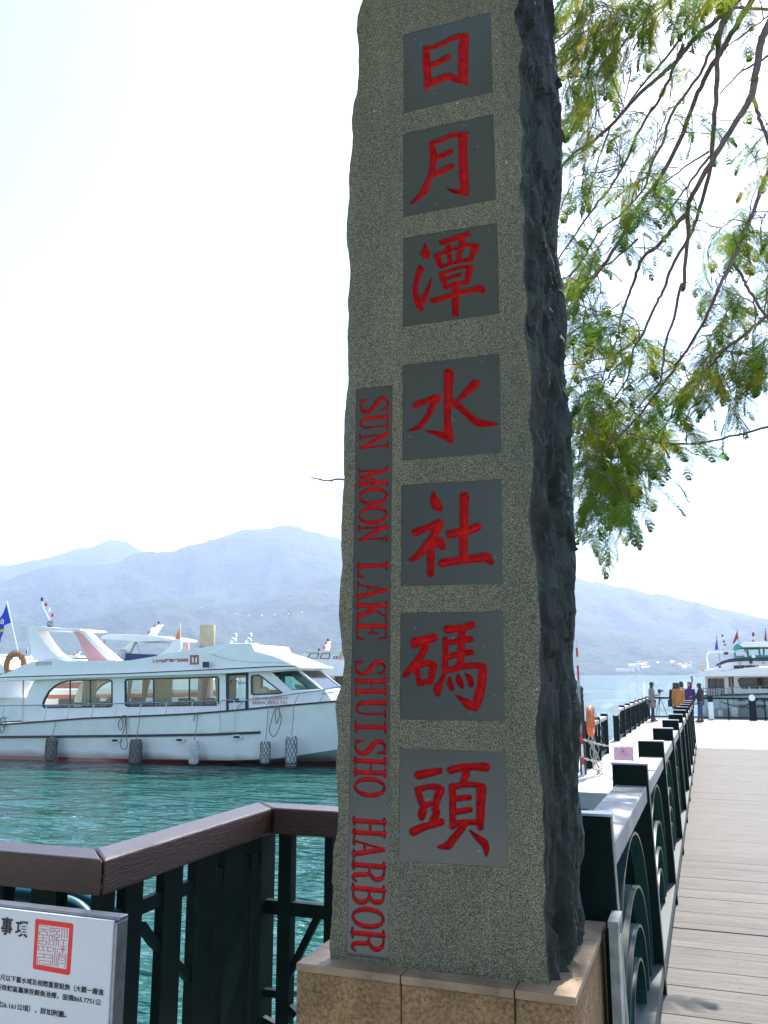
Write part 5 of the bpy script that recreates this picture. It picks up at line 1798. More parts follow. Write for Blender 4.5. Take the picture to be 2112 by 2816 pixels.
# ---- fenders and ropes (things that hang on the boat)
def fender(cx_, ytop, ybot, wpx, kind, label, dy=-.20):
    c0, c1 = bpt(cx_, ytop, dy), bpt(cx_, ybot, dy)
    r = (bpt(cx_ + wpx / 2, ytop, dy).x - c0.x)
    L_ = c0.z - c1.z
    wp = bt.matrix_world
    base = BO + BE * c0.x + BNv * dy + Vector((0, 0, c1.z))
    e = empty('fender', base, label, 'fender', 'fenders hung along the side of the tour boat', rz=BA)
    m = MB()
    m.lathe([(r * .35, 0), (r * .75, L_ * .02), (r * .97, L_ * .08), (r, L_ * .2), (r, L_ * .8), (r * .95, L_ * .9), (r * .6, L_ * .98), (r * .25, L_)], n=20)
    m.build('buoy_body', M['fender'] if kind != 'brown' else mat('grimy_fender', (.20, .18, .155), .8, var=.4, vscale=9), e, smooth=True)
    zt = gz_at(c0.x) - c1.z + .03
    m = MB(); m.tube([(0, 0, L_), (0.02, .05, (L_ + zt) / 2), (0.01, -dy - .05, zt)], .011, 5); m.build('rope', M['rope'], e)
    if kind != 'plain':
        m = MB()
        nh = 9; nv = int(L_ / (r * .62))
        for sgn_ in (1, -1):
            for k in range(nh):
                P = []
                for j in range(nv * 4 + 1):
                    t = j / (nv * 4)
                    z = L_ * (.02 + .96 * t)
                    rr = r * (1.03 if .1 < t < .9 else .75 if (t < .03 or t > .97) else .95)
                    ang = 2 * pi * (k + sgn_ * t * nv / 2.0 * .9) / nh * 1.0
                    wob = 0
                    P.append((rr * cos(ang), rr * sin(ang), z))
                m.tube(P, .009, 4, cap=False)
        m.build('net', M['net'], e)['kind'] = 'stuff'
        if kind == 'dark':
            m = MB(); m.lathe([(r * .4, -.04), (r * .9, 0), (r * 1.02, .12), (r * 1.0, .16)], n=14); m.build('bottom_cuff', M['net'], e)
    return e


fender(250, 745, 860, 46, 'brown', 'grimy netted fender furthest left, half in the water')
fender(654, 755, 876, 50, 'brown', 'grey netted fender below the coiled rope')
fender(934, 760, 878, 44, 'plain', 'smooth plain white fender without a net')
fender(1275, 765, 874, 44, 'net', 'short whitish netted fender with a torn top', -.16)
fender(1400, 740, 893, 50, 'dark', 'large white fender in dark netting nearest the bow', -.12)


def rope_thing(loops, label, dy=-.06):
    ax, az_ = bl(loops[0][0][0], loops[0][0][1], dy)
    base = BO + BE * ax + BNv * dy + Vector((0, 0, az_))
    m = MB()
    for lp in loops:
        P = [bpt(x, y, dy) - Vector((ax, dy, az_)) for x, y in lp]
        m.tube([tuple(v) for v in smooth_path([tuple(p) for p in P], 6)], .014, 5)
    o = m.build('mooring_rope', M['rope'], smooth=True)
    o.location = base; o.rotation_euler = (0, 0, BA)
    tag(o, label, 'rope', 'ropes coiled over the rail of the tour boat')


rope_thing([[(585, 650), (572, 670), (569, 690), (578, 712), (590, 690), (588, 655)], [(602, 650), (600, 690), (582, 760), (580, 790), (595, 805), (611, 790), (608, 740), (606, 650)], [(578, 648), (600, 642), (620, 650)]], 'grey rope hanging in long loops left of the middle fender')
rope_thing([[(1322, 605), (1305, 660), (1294, 710), (1306, 740), (1325, 735), (1345, 690), (1350, 650), (1335, 605)], [(1330, 600), (1322, 640), (1330, 680), (1342, 640), (1340, 600)], [(1308, 605), (1330, 596), (1348, 600)]], 'thin grey rope looped over the rail near the bow')
rope_thing([[(5, 660), (0, 700), (8, 728), (22, 700), (24, 655)], [(15, 652), (30, 680), (18, 700), (10, 670)], [(-5, 665), (15, 650), (35, 655)]], 'bundle of grey rope at the left edge of the picture')
rope_thing([[(930, 668), (936, 645), (945, 630), (962, 628), (950, 636)]], 'short loose rope end above the plain fender')

# ================================================================== OTHER BOATS ON THE LEFT
def V1(cx_, cy_, Y): return at_y(cx_ / 1.7463, 1600 + cy_ / 1.7463, Y)


def prism(pts, Y, th, mt, name, root, inset=0.0, bv=.02):
    """traced outline given its real distance and thickness"""
    P = [V1(x, y, Y) for x, y in pts]
    l = root.location
    m = MB()
    m.plate([(p.x, p.z) for p in P], [], lambda x, z: (x - l.x, Y - l.y, z - l.z), lambda x, z: (x - l.x, Y + th - l.y, z - l.z))
    o = m.build(name, mt, root, recalc=True)
    if bv: bevel(o, bv, 2)
    return o


def tubes(pairs, Y, r, mt, name, root):
    l = root.location; m = MB()
    for seq in pairs:
        m.tube([V1(x, y, Y) - l for x, y in seq], r, 6)
    return m.build(name, mt, root)


def simple_hull(root, x0, x1, ydeck, Y, beam, mats_, freeboard=None, bowdir=1, z_deck=None, stripes=True):
    """lofted hull whose near side lies at distance Y; x0,x1 photo px of its ends"""
    a, b = at_y(x0, 1900, Y).x, at_y(x1, 1900, Y).x
    zd = at_y((x0 + x1) / 2, ydeck, Y).z if z_deck is None else z_deck
    l = root.location
    nst = 26
    for (z0f, z1f, mt, nm) in mats_:
        pts = []
        for k in range(nst + 1):
            t = k / nst
            x = a + (b - a) * t
            s = t if bowdir > 0 else 1 - t
            bw = beam / 2 * (1 - max(0, (s - .55) / .45) ** 2.0 * .98)
            sheer = .45 * max(0, s - .4) ** 1.5
            zz = zd + sheer
            zt = -1 + (zz + 1) * z1f; zb = -1 + (zz + 1) * z0f
            wt = bw * (.82 + .18 * z1f); wb = bw * (.82 + .18 * z0f)
            yc = Y + beam / 2
            pts += [(x - l.x, yc - wb - l.y, zb - l.z), (x - l.x, yc - wt - l.y, zt - l.z), (x - l.x, yc + wt - l.y, zt - l.z), (x - l.x, yc + wb - l.y, zb - l.z)]
        m = MB(); m.grid(pts, nst + 1, 4)
        m.add(pts[:4], [(0, 1, 2, 3)]); m.add(pts[-4:], [(3, 2, 1, 0)])
        m.build(nm, mt, root, recalc=True)
    return a, b, zd


HULLM = [(-.35, .10, M['red'], 'bottom_paint'), (.10, .62, M['black'], 'black_topsides'), (.62, .78, M['white'], 'hull'), (.78, .88, M['red'], 'red_stripe'), (.88, 1.0, M['white'], 'gunwale')]
YB_ = 33.0
b2 = empty('tour_boat', (at_y(300, 1900, YB_).x, YB_, -1), 'white boat with canopied flybridge and blue tarpaulin moored behind the main boat', 'boat')
simple_hull(b2, -260, 545, 1898, YB_, 3.6, HULLM)
prism([(470, 460), (520, 380), (560, 372), (830, 360), (870, 372), (1000, 470), (1000, 520), (470, 520)], YB_ + .5, 2.6, M['white'], 'cabin', b2)
prism([(500, 342), (560, 345), (620, 344), (700, 350), (742, 358), (750, 385), (500, 385)], YB_ + .3, 2.4, M['navy'], 'blue_tarpaulin', b2)
prism([(480, 268), (495, 257), (530, 251), (600, 251), (700, 256), (780, 264), (822, 274), (820, 284), (760, 284), (660, 289), (580, 280), (520, 274), (484, 274)], YB_ + .3, 2.2, M['white'], 'canopy', b2)
prism([(822, 276), (866, 274), (862, 320), (850, 345), (735, 368), (790, 330), (822, 300)], YB_ + .5, .25, M['white'], 'canopy_fin', b2)
prism([(628, 278), (652, 278), (618, 345), (555, 345), (570, 325), (600, 315)], YB_ + .5, .2, M['white'], 'canopy_fin', b2)
tubes([[(500, 275), (480, 330)], [(507, 275), (487, 330)], [(640, 282), (606, 345)], [(655, 288), (672, 345)]], YB_ + .6, .02, M['steel'], 'canopy_pole', b2)
p = V1(583, 358, YB_ + .4) - b2.location; m = MB(); m.lathe([(.05, -.33), (.24, -.24), (.33, 0), (.24, .24), (.05, .33)], c=tuple(p), n=16); m.build('white_ball', M['fender'], b2, smooth=True)
prism([(708, 260), (738, 212), (762, 206), (780, 206), (770, 210), (738, 262)], YB_ + 1.2, .2, M['white'], 'mast_fin', b2)
for (x, y, k_) in ((714, 243, 'red'), (728, 227, 'white'), (743, 211, 'red'), (762, 196, 'black')):
    p = V1(x, y, YB_ + 1.2) - b2.location; m = MB(); m.lathe([(.03, -.05), (.05, -.045), (.045, .05), (.015, .06)], c=tuple(p), n=10); m.build('mast_lamp', M[k_], b2, smooth=True)
tubes([[(-150, 470), (0, 480), (105, 500)], [(10, 480), (20, 520)], [(70, 475), (90, 520)], [(760, 355), (790, 345), (830, 340)]], YB_ + .1, .03, M['white'], 'guard_rail', b2)
prism([(905, 400), (960, 400), (975, 520), (905, 520)], YB_ + .4, .4, M['white'], 'cabin_end', b2)

YB3 = 40.0
b3 = empty('small_boat', (at_y(190, 1900, YB3).x, YB3, -1), 'small low boat with flat white awning seen through the radar arch', 'boat')
simple_hull(b3, -60, 300, 1880, YB3, 3, [(-.3, .7, M['white'], 'hull'), (.7, 1.0, M['red'], 'stripe')])
prism([(282, 358), (295, 353), (340, 354), (372, 358), (370, 364), (320, 366), (285, 364)], YB3, 2, M['white'], 'awning', b3)
prism([(352, 356), (380, 334), (386, 336), (366, 358)], YB3, .12, M['white'], 'mast_fin', b3)
prism([(330, 366), (335, 376), (390, 372), (400, 380), (340, 400), (322, 400), (322, 375)], YB3, 1.5, M['white'], 'cabin', b3)
for (x, y) in ((355, 350), (374, 338)):
    p = V1(x, y, YB3) - b3.location; m = MB(); m.lathe([(.03, -.05), (.05, 0), (.02, .05)], c=tuple(p), n=8); m.build('mast_lamp', M['red'], b3)

YB4 = 29.0
b4 = empty('tour_boat', (at_y(-60, 1900, YB4).x, YB4, -1), 'boat at the left edge with sloping white roof, mostly cut off', 'boat')
simple_hull(b4, -420, 35, 1930, YB4, 3.2, [(-.3, .15, M['red'], 'bottom_paint'), (.15, .8, M['white'], 'hull'), (.8, 1.0, M['white'], 'gunwale')])
prism([(-300, 380), (-60, 345), (0, 392), (32, 420), (20, 440), (-300, 470)], YB4, 2.5, M['white'], 'roof', b4)
prism([(-300, 470), (-10, 440), (-10, 560), (-300, 560)], YB4 + .3, 2.2, M['white'], 'cabin', b4)
tubes([[(-80, 352), (0, 356), (75, 358), (150, 352)]], YB4, .04, M['white'], 'roof_rail', b4)
tubes([[(135, 372), (152, 368)]], YB4, .03, M['steel'], 'roof_rail', b4)

# right-hand cruiser partly behind the monument
YB5 = 36.0
b5 = empty('cruiser', (at_y(900, 1900, YB5).x, YB5, -1), 'white cruiser with glazed wheelhouse and pink stripe left of the stone pillar', 'boat')
def V5(x, y): return (x / 1416 * 160 + 800 , 1700 + y / 1416 * 160)
def c5(pts): return [((V5(*p)[0]) * 1.7463, (V5(*p)[1] - 1600) * 1.7463) for p in pts]
simple_hull(b5, 830, 1180, 1900, YB5, 3.6, [(-.3, .1, M['red'], 'bottom_paint'), (.1, 1.0, M['white'], 'hull')], bowdir=-1)
def prism_h(pts, holes, Y, th, mt, name, root, bv=0.0):
    P = [V1(x, y, Y) for x, y in c5(pts)]; Hh = [[(V1(x, y, Y).x, V1(x, y, Y).z) for x, y in c5(h)] for h in holes]
    l = root.location; m = MB()
    m.plate([(p.x, p.z) for p in P], Hh, lambda x, z: (x - l.x, Y - l.y, z - l.z), lambda x, z: (x - l.x, Y + th - l.y, z - l.z))
    return m.build(name, mt, root, recalc=True)


prism_h([(150, 1110), (330, 1095), (1500, 1090), (1900, 1110), (1900, 1400), (1000, 1405), (300, 1420), (0, 1330), (0, 1150)], [], YB5, 3.2, M['white'], 'upper_deck', b5)
wins = [[(395, 975), (460, 855), (680, 850), (640, 985)], [(690, 985), (750, 855), (930, 855), (955, 870), (925, 995)], [(1020, 990), (1040, 925), (1130, 925), (1100, 995)]]
prism_h([(150, 1108), (330, 830), (380, 795), (1200, 798), (1500, 800), (1900, 1000), (1900, 1110)], wins, YB5 + .1, .08, M['white'], 'wheelhouse_side', b5)
prism_h([(150, 1108), (330, 830), (380, 795), (1200, 798), (1500, 800), (1900, 1000), (1900, 1110)], wins, YB5 + 2.6, .08, M['white'], 'wheelhouse_side', b5)
for wv in wins:
    fr = prism_h(wv, [shrink(wv, 14)], YB5 + .06, .05, M['black'], 'window_frame', b5); prism_h(shrink(wv, 10), [], YB5 + .12, .01, M['glass'], 'window_glass', fr)
prism_h([(320, 840), (385, 792), (1200, 796), (1500, 800), (1500, 815), (1200, 812), (400, 812)], [], YB5 - .1, 2.9, M['white'], 'wheelhouse_roof', b5)
prism_h([(1110, 998), (1215, 830), (1240, 860), (1240, 1010)], [], YB5 + .05, .03, M['pink'], 'pink_stripe', b5)
prism_h([(80, 1225), (280, 1215), (280, 1235), (120, 1250)], [], YB5 - .05, .1, M['greysteel'], 'deck_trim', b5)
lw = [[(330, 1430), (700, 1445), (715, 1470), (625, 1650)], [(745, 1690), (850, 1455), (1010, 1465), (1035, 1490), (1035, 1750), (760, 1750)], [(1060, 1420), (1250, 1420), (1250, 1760), (1060, 1760)]]
prism_h([(100, 1400), (1500, 1400), (1500, 2000), (820, 2000), (820, 1790), (600, 1700), (100, 1600)], lw, YB5 + .3, .06, M['white'], 'cabin_side', b5)
for wv in lw:
    fr = prism_h(wv, [shrink(wv, 16)], YB5 + .26, .05, M['black'], 'window_frame', b5); prism_h(shrink(wv, 12), [], YB5 + .31, .01, M['glass_dark'], 'window_glass', fr)
prism_h([(100, 1400), (1500, 1400), (1500, 2000), (820, 2000), (100, 1700)], [], YB5 + 2.8, .06, M['interior'], 'far_bulkhead', b5)
prism_h([(805, 780), (840, 640), (880, 560), (930, 556), (915, 640), (920, 700), (900, 745), (880, 780)], [], YB5 + 1, .2, M['white'], 'mast_fin', b5)
for (x, y, k_) in ((812, 715, 'red'), (855, 603, 'red'), (900, 535, 'black'), (680, 772, 'brown_pile')):
    q5 = c5([(x, y)])[0]; p = V1(*q5, YB5 + 1) - b5.location; m = MB(); m.lathe([(.03, -.06), (.055, -.05), (.05, .05), (.02, .07)], c=tuple(p), n=10); m.build('mast_lamp', M[k_], b5, smooth=True)

# small dark boat far out
b6 = empty('rowing_boat', (at_y(508, 1888, 62).x, 62, -1), 'small dark low boat far out, visible through the cabin windows', 'boat')
simple_hull(b6, 488, 530, 1890, 62, 1.6, [(-.3, 1.0, M['black'], 'hull')])

# pile
p = V1(998, 210, 30.5)
pb = empty('mooring_pile', (p.x, 30.5, -1), 'thick cream round mooring pile rising behind the boat roof', 'pile')
rpl = (V1(1030, 300, 30.5).x - V1(966, 300, 30.5).x) / 2
m = MB(); m.lathe([(rpl, V1(1000, 312, 30.5).z + 1), (rpl, p.z + .99), (rpl * .96, p.z + 1.02)], n=28); bu = m.build('upper_sleeve', M['cream'], pb, smooth=True)
bu.modifiers.new('e', 'EDGE_SPLIT')
m = MB(); m.lathe([(rpl * .97, -3), (rpl * .97, V1(1000, 310, 30.5).z + 1)], n=28); m.build('lower_shaft', mat('rusty_brown_pile', (.16, .08, .06), .8, var=.4, vscale=3), pb, smooth=True)

# flags
def flag(root_px, top_px, cloth, mt, Y, label, grp, extra=None, r=.025, pole='white'):
    a = V1(*root_px, Y); b = V1(*top_px, Y)
    e = empty('flag', a, label, 'flag', grp)
    m = MB(); m.tube([Vector((0, 0, 0)), b - a], r, 6); m.build('pole', M[pole], e)
    P = [V1(x, y, Y) - a for x, y in cloth]
    # subdivide the cloth into a rippled sheet
    n = 12
    A_, B_, C_, D_ = P
    pts = []
    for i_ in range(n + 1):
        for j_ in range(n + 1):
            u, v = i_ / n, j_ / n
            q_ = (A_ * (1 - u) + B_ * u) * (1 - v) + (D_ * (1 - u) + C_ * u) * v
            wv = (A_ - B_).length
            pts.append((q_.x, q_.y + .10 * wv * u * sin(u * 5 + v * 3), q_.z))
    m = MB(); m.grid(pts, n + 1, n + 1); c_ = m.build('cloth', M[mt], e, smooth=True)
    c_.modifiers.new('s', 'SOLIDIFY').thickness = .006
    return e, c_


e, c_ = flag((90, 352), (33, 92), [(31, 108), (-8, 198), (-4, 222), (52, 196)], 'blue_flag', 28.5, 'blue flag with white and yellow emblem on a leaning pole at the left edge', 'flags flying from the moored boats')
m = MB(); P = [V1(x, y, 28.3) - e.location for x, y in ((4, 178), (20, 182), (16, 204), (2, 200))]
fr = V1(0, 0, 28.3)
for (a, b) in (((6, 180), (18, 183)), ((5, 189), (17, 192)), ((3, 199), (15, 202)), ((7, 180), (3, 200)), ((18, 183), (15, 203))):
    m.beam(V1(*a, 28.36) - e.location, V1(*b, 28.36) - e.location, .035, .01, (0, 1, 0))
m.build('white_mark', M['white'], e)
m = MB(); m.hexa([V1(x, y, 28.38) - e.location for x, y in ((-6, 243), (16, 240), (20, 226), (-2, 229))], [V1(x, y, 28.40) - e.location for x, y in ((-6, 243), (16, 240), (20, 226), (-2, 229))]); m.build('yellow_mark', M['yellow'], e)
m = MB()
pts = []
for i_ in range(9):
    v = i_ / 8
    for j_ in range(5):
        u = j_ / 4
        q_ = V1(-14 + (34 + 0) * u * (1 - v * .75) + 4 * v, 212 + 86 * v - 14 * u, 28.5) - e.location
        pts.append((q_.x, q_.y + .08 * sin(u * 6 + v * 4), q_.z))
m.grid(pts, 9, 5); m.build('hanging_fold', M['blue_flag'], e, smooth=True).modifiers.new('s', 'SOLIDIFY').thickness = .006
flag((131, 352), (134, 312), [(134, 316), (126, 335), (124, 349), (131, 345)], 'blue_flag', 40, 'tiny blue flag just left of the radar arch', 'flags flying from the moored boats', r=.015)
flag((868, 345), (866, 200), [(866, 205), (843, 272), (846, 276), (869, 300)], 'orange_flag', 33.6, 'taller of the two orange flags behind the boat roof', 'flags flying from the moored boats')
flag((906, 345), (908, 273), [(908, 276), (888, 332), (896, 334), (909, 318)], 'orange_flag', 34.2, 'shorter orange flag beside the cream pile', 'flags flying from the moored boats')

# life ring on the left
p = V1(73, 398, 27.5)
lr2 = empty('life_ring', p, 'weathered orange life ring hung at the left boat roof edge', 'life ring')
m = MB(); R0 = (V1(125, 398, 27.5).x - V1(24, 398, 27.5).x) / 2 * .8
m.tube([(R0 * cos(a * pi / 16), .0, R0 * sin(a * pi / 16)) for a in range(32)], R0 * .25, 10, closed=True)
m.build('ring', mat('weathered_orange', (.38, .13, .04), .7, var=.35, vscale=5), lr2, smooth=True)
m = MB()
for k in range(4):
    a = pi / 4 + k * pi / 2
    P = [((R0 + R0 * .28 * cos(t * pi / 5)) * cos(a), R0 * .28 * sin(t * pi / 5), (R0 + R0 * .28 * cos(t * pi / 5)) * sin(a)) for t in range(10)]
    m.tube(P, .03, 5, closed=True)
m.tube([(R0 * 1.33 * cos(a * pi / 16 + .1), .0, R0 * 1.33 * sin(a * pi / 16 + .1)) for a in range(32)], .015, 5, closed=True)
m.build('grab_line', M['rope'], lr2)
p0 = V1(40, 430, 27.5)
m = MB(); m.tube([V1(40, 380, 27.6) - p, V1(20, 455, 27.6) - p], .03, 5); m.tube([V1(90, 352, 27.6) - p, V1(60, 352, 27.6) - p], .03, 5); m.build('bracket', M['steel'], lr2)
# ================================================================== PONTOON FITTINGS
# rails of the pontoon
def plain_rail(root, pts, n_posts, h=1.0, infill=True, board_at=()):
    """pts: two ends on the floor"""
    a, b = Vector(pts[0]), Vector(pts[1])
    l = root.location
    d = (b - a); L_ = d.length; d.normalize()
    for k in range(n_posts):
        p = a + d * L_ * k / (n_posts - 1) - l
        m = MB(); m.box(p.x - .09, p.x + .09, p.y - .025, p.y + .025, p.z, p.z + h)
        m.build('post', M['green'], root)
    z = Vector((0, 0, h - .10))
    m = MB(); m.beam(a - l + z, b - l + z, .15 if infill else .09, .075); m.build('handrail', M['rail_cap'] if infill else M['green'], root)
    z = Vector((0, 0, .10))
    m = MB(); m.beam(a - l + z, b - l + z, .08, .05); m.build('bottom_rail', M['green'], root)


rl1 = at_z(1697, 2038, ZP)
r1 = empty('pontoon_railing', rl1, 'green railing with pale handrail along the left edge of the outer pontoon', 'railing', 'railings of the floating pontoon')
end1 = Vector((rl1.x + .1, 42.3, ZP))
plain_rail(r1, (rl1, end1), 8, 1.0)
ppz = rl1
m = MB(); m.lathe([(.13, -.035), (.13, -.027)], c=(0, 0, .88), n=16, axis=1); m.build('round_badge', M['white_matte'], r1)
n7 = 7
for k in range(n7):
    y0 = (42.3 - rl1.y) * k / n7 + .1; y1 = (42.3 - rl1.y) * (k + 1) / n7 - .1
    xk = .1 * k / n7
    for rr, zc in ((.75, .1), (.5, .1), (.3, .1)):
        vs, fs = arc_bar((xk, (y0 + y1) / 2, zc), rr, 0, pi, .05, .02, 12)
        m = MB(); m.add(vs, fs); m.build('arch_bar', M['green'], r1)
pa, pb_ = at_z(1643, 2092, ZP), at_z(1666, 2072, ZP)
r2 = empty('pontoon_railing', pa, 'short green railing beside the brown mooring post', 'railing', 'railings of the floating pontoon')
pm_ = (pb_ - pa)
plain_rail(r2, (pa - pm_ * .9, pb_), 3, 1.0)
for k in range(2):
    c = pm_ * (k * .95 - .42)
    for rr in (.62, .4, .22):
        vs, fs = arc_bar((c.x, c.y, .12), rr, 0, pi, .05, .02, 12)
        m = MB(); m.add(vs, fs); m.build('arch_bar', M['green'], r2)
r3 = empty('pontoon_railing', (-2.6, 42.35, ZP), 'long green railing across the far end of the pontoon', 'railing', 'railings of the floating pontoon')
l = r3.location
m = MB(); m.box(0, 15, -.04, .04, .90, .98); m.build('handrail', M['green'], r3)
m = MB(); m.box(0, 15, -.03, .03, .08, .14); m.build('bottom_rail', M['green'], r3)
for px_, wv in ((1955, .22), (2003, .05), (2070, .30), (2104, .06), (2150, .25), (2230, .25), (2320, .25)):
    x = at_y(px_, 1950, 42.3).x - l.x
    m = MB(); m.box(x - wv / 2, x + wv / 2, -.06, .06, 0, 1.05 if wv > .1 else .92); m.build('post', M['green'], r3)
x = at_y(1955, 1950, 42.3).x - l.x
m = MB(); m.box(x - .11, x + .11, -.09, -.061, .02, .78); m.build('white_board', M['white_matte'], r3)
x = at_y(2070, 1950, 42.3).x - l.x
m = MB(); m.lathe([(.14, -.10), (.14, -.065)], c=(x, 0, .98), n=14, axis=1); m.build('round_badge', M['white_matte'], r3)
m = MB()
for (a_, b_) in ((1.2, 2.4), (3.2, 4.6), (5.6, 6.6), (7.4, 9.6)):
    P = [(a_ + (b_ - a_) * t / 10, -.03, .80 - .18 * sin(pi * t / 10)) for t in range(11)]; m.tube(P, .03, 5)
m.build('rope_swag', M['net'], r3)

# brown pile, striped gauge pole, life ring, chains, pink sign
pz = at_z(1605, 2130, ZP)
pp = empty('mooring_post', (pz.x, pz.y, ZP), 'dark brown carved mooring post at the end of the stone pillar', 'post')
sc1 = pz.y / 2421 * 1.02
zt = at_y(1605, 1886, pz.y).z - ZP
rr = (1613 - 1597) / 2 * sc1 * 1.05
m = MB(); m.lathe([(rr, -3), (rr, zt - .3), (rr * .85, zt - .27), (rr * .85, zt - .24), (rr, zt - .22), (rr, zt - .17), (rr * .85, zt - .15), (rr * .85, zt - .12), (rr, zt - .10), (rr, zt - .04), (rr * .5, zt)], n=18)
m.build('shaft', M['brown_pile'], pp, smooth=False)
gpz = at_z(1606, 2134, ZP)
zt2 = at_y(1602, 1762, gpz.y).z - ZP
gp_ = empty('gauge_pole', (gpz.x, gpz.y - .05, ZP), 'thin red and white striped pole standing before the brown post', 'pole')
segs = [(0, 1, 'white_matte')]
marks = [2134, 2102, 2080, 2046, 2015, 1925, 1870, 1830, 1806, 1782, 1762]
cols = ['white_matte', 'red', 'white_matte', 'red', 'greysteel', 'greysteel', 'red', 'white_matte', 'red', 'white_matte']
for k in range(10):
    za = at_y(1604, marks[k], gpz.y).z - ZP; zb = at_y(1604, marks[k + 1], gpz.y).z - ZP
    lean = lambda z: -.035 * z / zt2 * 1.0
    m = MB(); m.tube([(lean(za), 0, za), (lean(zb), 0, zb)], .022, 8); m.build('band', M[cols[k]], gp_)
c = at_y(1624, 1982, pz.y - .12)
lrg = empty('life_ring', c, 'orange-red life ring hung on the mooring post with ropes dangling below', 'life ring')
ang = radians(90)
R0 = .25
m = MB(); m.tube([(R0 * cos(a * pi / 16) * cos(ang), R0 * cos(a * pi / 16) * sin(ang), R0 * 1.02 * sin(a * pi / 16)) for a in range(32)], .062, 10, closed=True)
m.build('ring', M['orange'], lrg, smooth=True)
m = MB()
rg = random.Random(11)
for k in range(9):
    x0_ = rg.uniform(-.05, .05)
    P = [(x0_, 0, -.28)]
    for j in range(6):
        P.append((x0_ + rg.uniform(-.06, .09) + .02 * j, rg.uniform(-.04, .04), -.28 - .13 * (j + 1)))
    m.tube([tuple(v) for v in smooth_path(P, 4)], .008, 4)
m.tube([(.06, 0, .28), (.12, 0, .1), (.13, 0, -.3)], .008, 4)
m.tube([(-.05, -.02, .15), (.06, -.05, .13)], .02, 5)
m.build('dangling_rope', mat('pale_rope', (.4, .38, .3), .9), lrg)


def chain(ptsw, label, step=.042):
    P = smooth_path([tuple(p) for p in ptsw], 20)
    m = MB(); acc = 0; k = 0
    prev = Vector(P[0])
    for q_ in P[1:]:
        q_ = Vector(q_); d = q_ - prev
        if d.length < step: continue
        dn = d.normalized(); prev = q_
        s = Vector((0, 0, 1)) if k % 2 else Vector((0, 1, 0))
        k += 1
        ring = [q_ + dn * (.030 * cos(t * pi / 4)) + s * (.018 * sin(t * pi / 4)) for t in range(8)]
        m.tube(ring, .008, 4, closed=True)
    o = m.build('chain', M['white_matte']); tag(o, label, 'chain', 'white plastic chains across the pontoon')
    return o


YC = pz.y - .2
chain([at_y(1585, 2026, YC), at_y(1612, 2036, YC), at_y(1650, 2047, YC), at_y(1690, 2053, YC), at_y(1740, 2052, YC), at_y(1775, 2050, YC)], 'upper white chain that carries the pink sign')
chain([at_y(1590, 2080, YC), at_y(1612, 2087, YC), at_y(1640, 2094, YC), at_y(1680, 2100, YC), at_y(1730, 2096, YC), at_y(1775, 2088, YC)], 'lower white chain hanging below the pink sign')
a, b = at_y(1687, 2053, YC + .02), at_y(1743, 2092, YC + .02)
ps = empty('hanging_sign', (a.x, YC + .02, b.z), 'pale pink sign with round emblem hanging on the upper chain', 'sign')
m = MB(); m.box(0, b.x - a.x, -.006, .006, 0, a.z - b.z); m.build('panel', M['pink_sign'], ps)
W_, H_ = b.x - a.x, a.z - b.z
m = MB(); P = [(W_ * .48 + W_ * .17 * cos(t * pi / 10), -.010, H_ * .70 + H_ * .17 * sin(t * pi / 10)) for t in range(20)]
m.tube(P, .006, 4, closed=True); m.build('round_emblem', M['pink'], ps)
m = MB(); m.hexa([(W_ * .40, -.012, H_ * .62), (W_ * .56, -.012, H_ * .62), (W_ * .56, -.008, H_ * .62), (W_ * .40, -.008, H_ * .62)], [(W_ * .47, -.012, H_ * .80), (W_ * .50, -.012, H_ * .78), (W_ * .50, -.008, H_ * .78), (W_ * .47, -.008, H_ * .80)])
m.build('emblem_figure', M['greysteel'], ps)
text_obj('lettering', '禁止進入', .055, M['pink'], ps, Matrix.Translation((W_ * .28, -.012, H_ * .34)) @ Euler((pi / 2, 0, 0)).to_matrix().to_4x4())

# ================================================================== SHIP ON THE RIGHT
YC_ = 45.5
shp = empty('tour_ship', (at_y(2050, 1900, YC_).x, YC_, -1), 'large white two-deck tour ship with teal canopy moored behind the pontoon', 'boat')
K3 = 232 / 1659
def c3(x, y): return ((1880 + x * K3) * 1.7463, (1730 + y * K3 - 1600) * 1.7463)
def S(pts, dy, th, mt, name, root=shp, holes=(), bv=0.0):
    Y = YC_ + dy
    l = root.location if root is shp else shp.location
    P = [V1(*c3(*p), Y) for p in pts]
    Hh = [[(V1(*c3(*p), Y).x, V1(*c3(*p), Y).z) for p in h] for h in holes]
    m = MB(); m.plate([(p.x, p.z) for p in P], Hh, lambda x, z: (x - l.x, Y - l.y, z - l.z), lambda x, z: (x - l.x, Y + th - l.y, z - l.z))
    o = m.build(name, mt, root, recalc=True)
    if bv: bevel(o, bv, 3)
    return o
def SP(x, y, dy): return V1(*c3(x, y), YC_ + dy) - shp.location


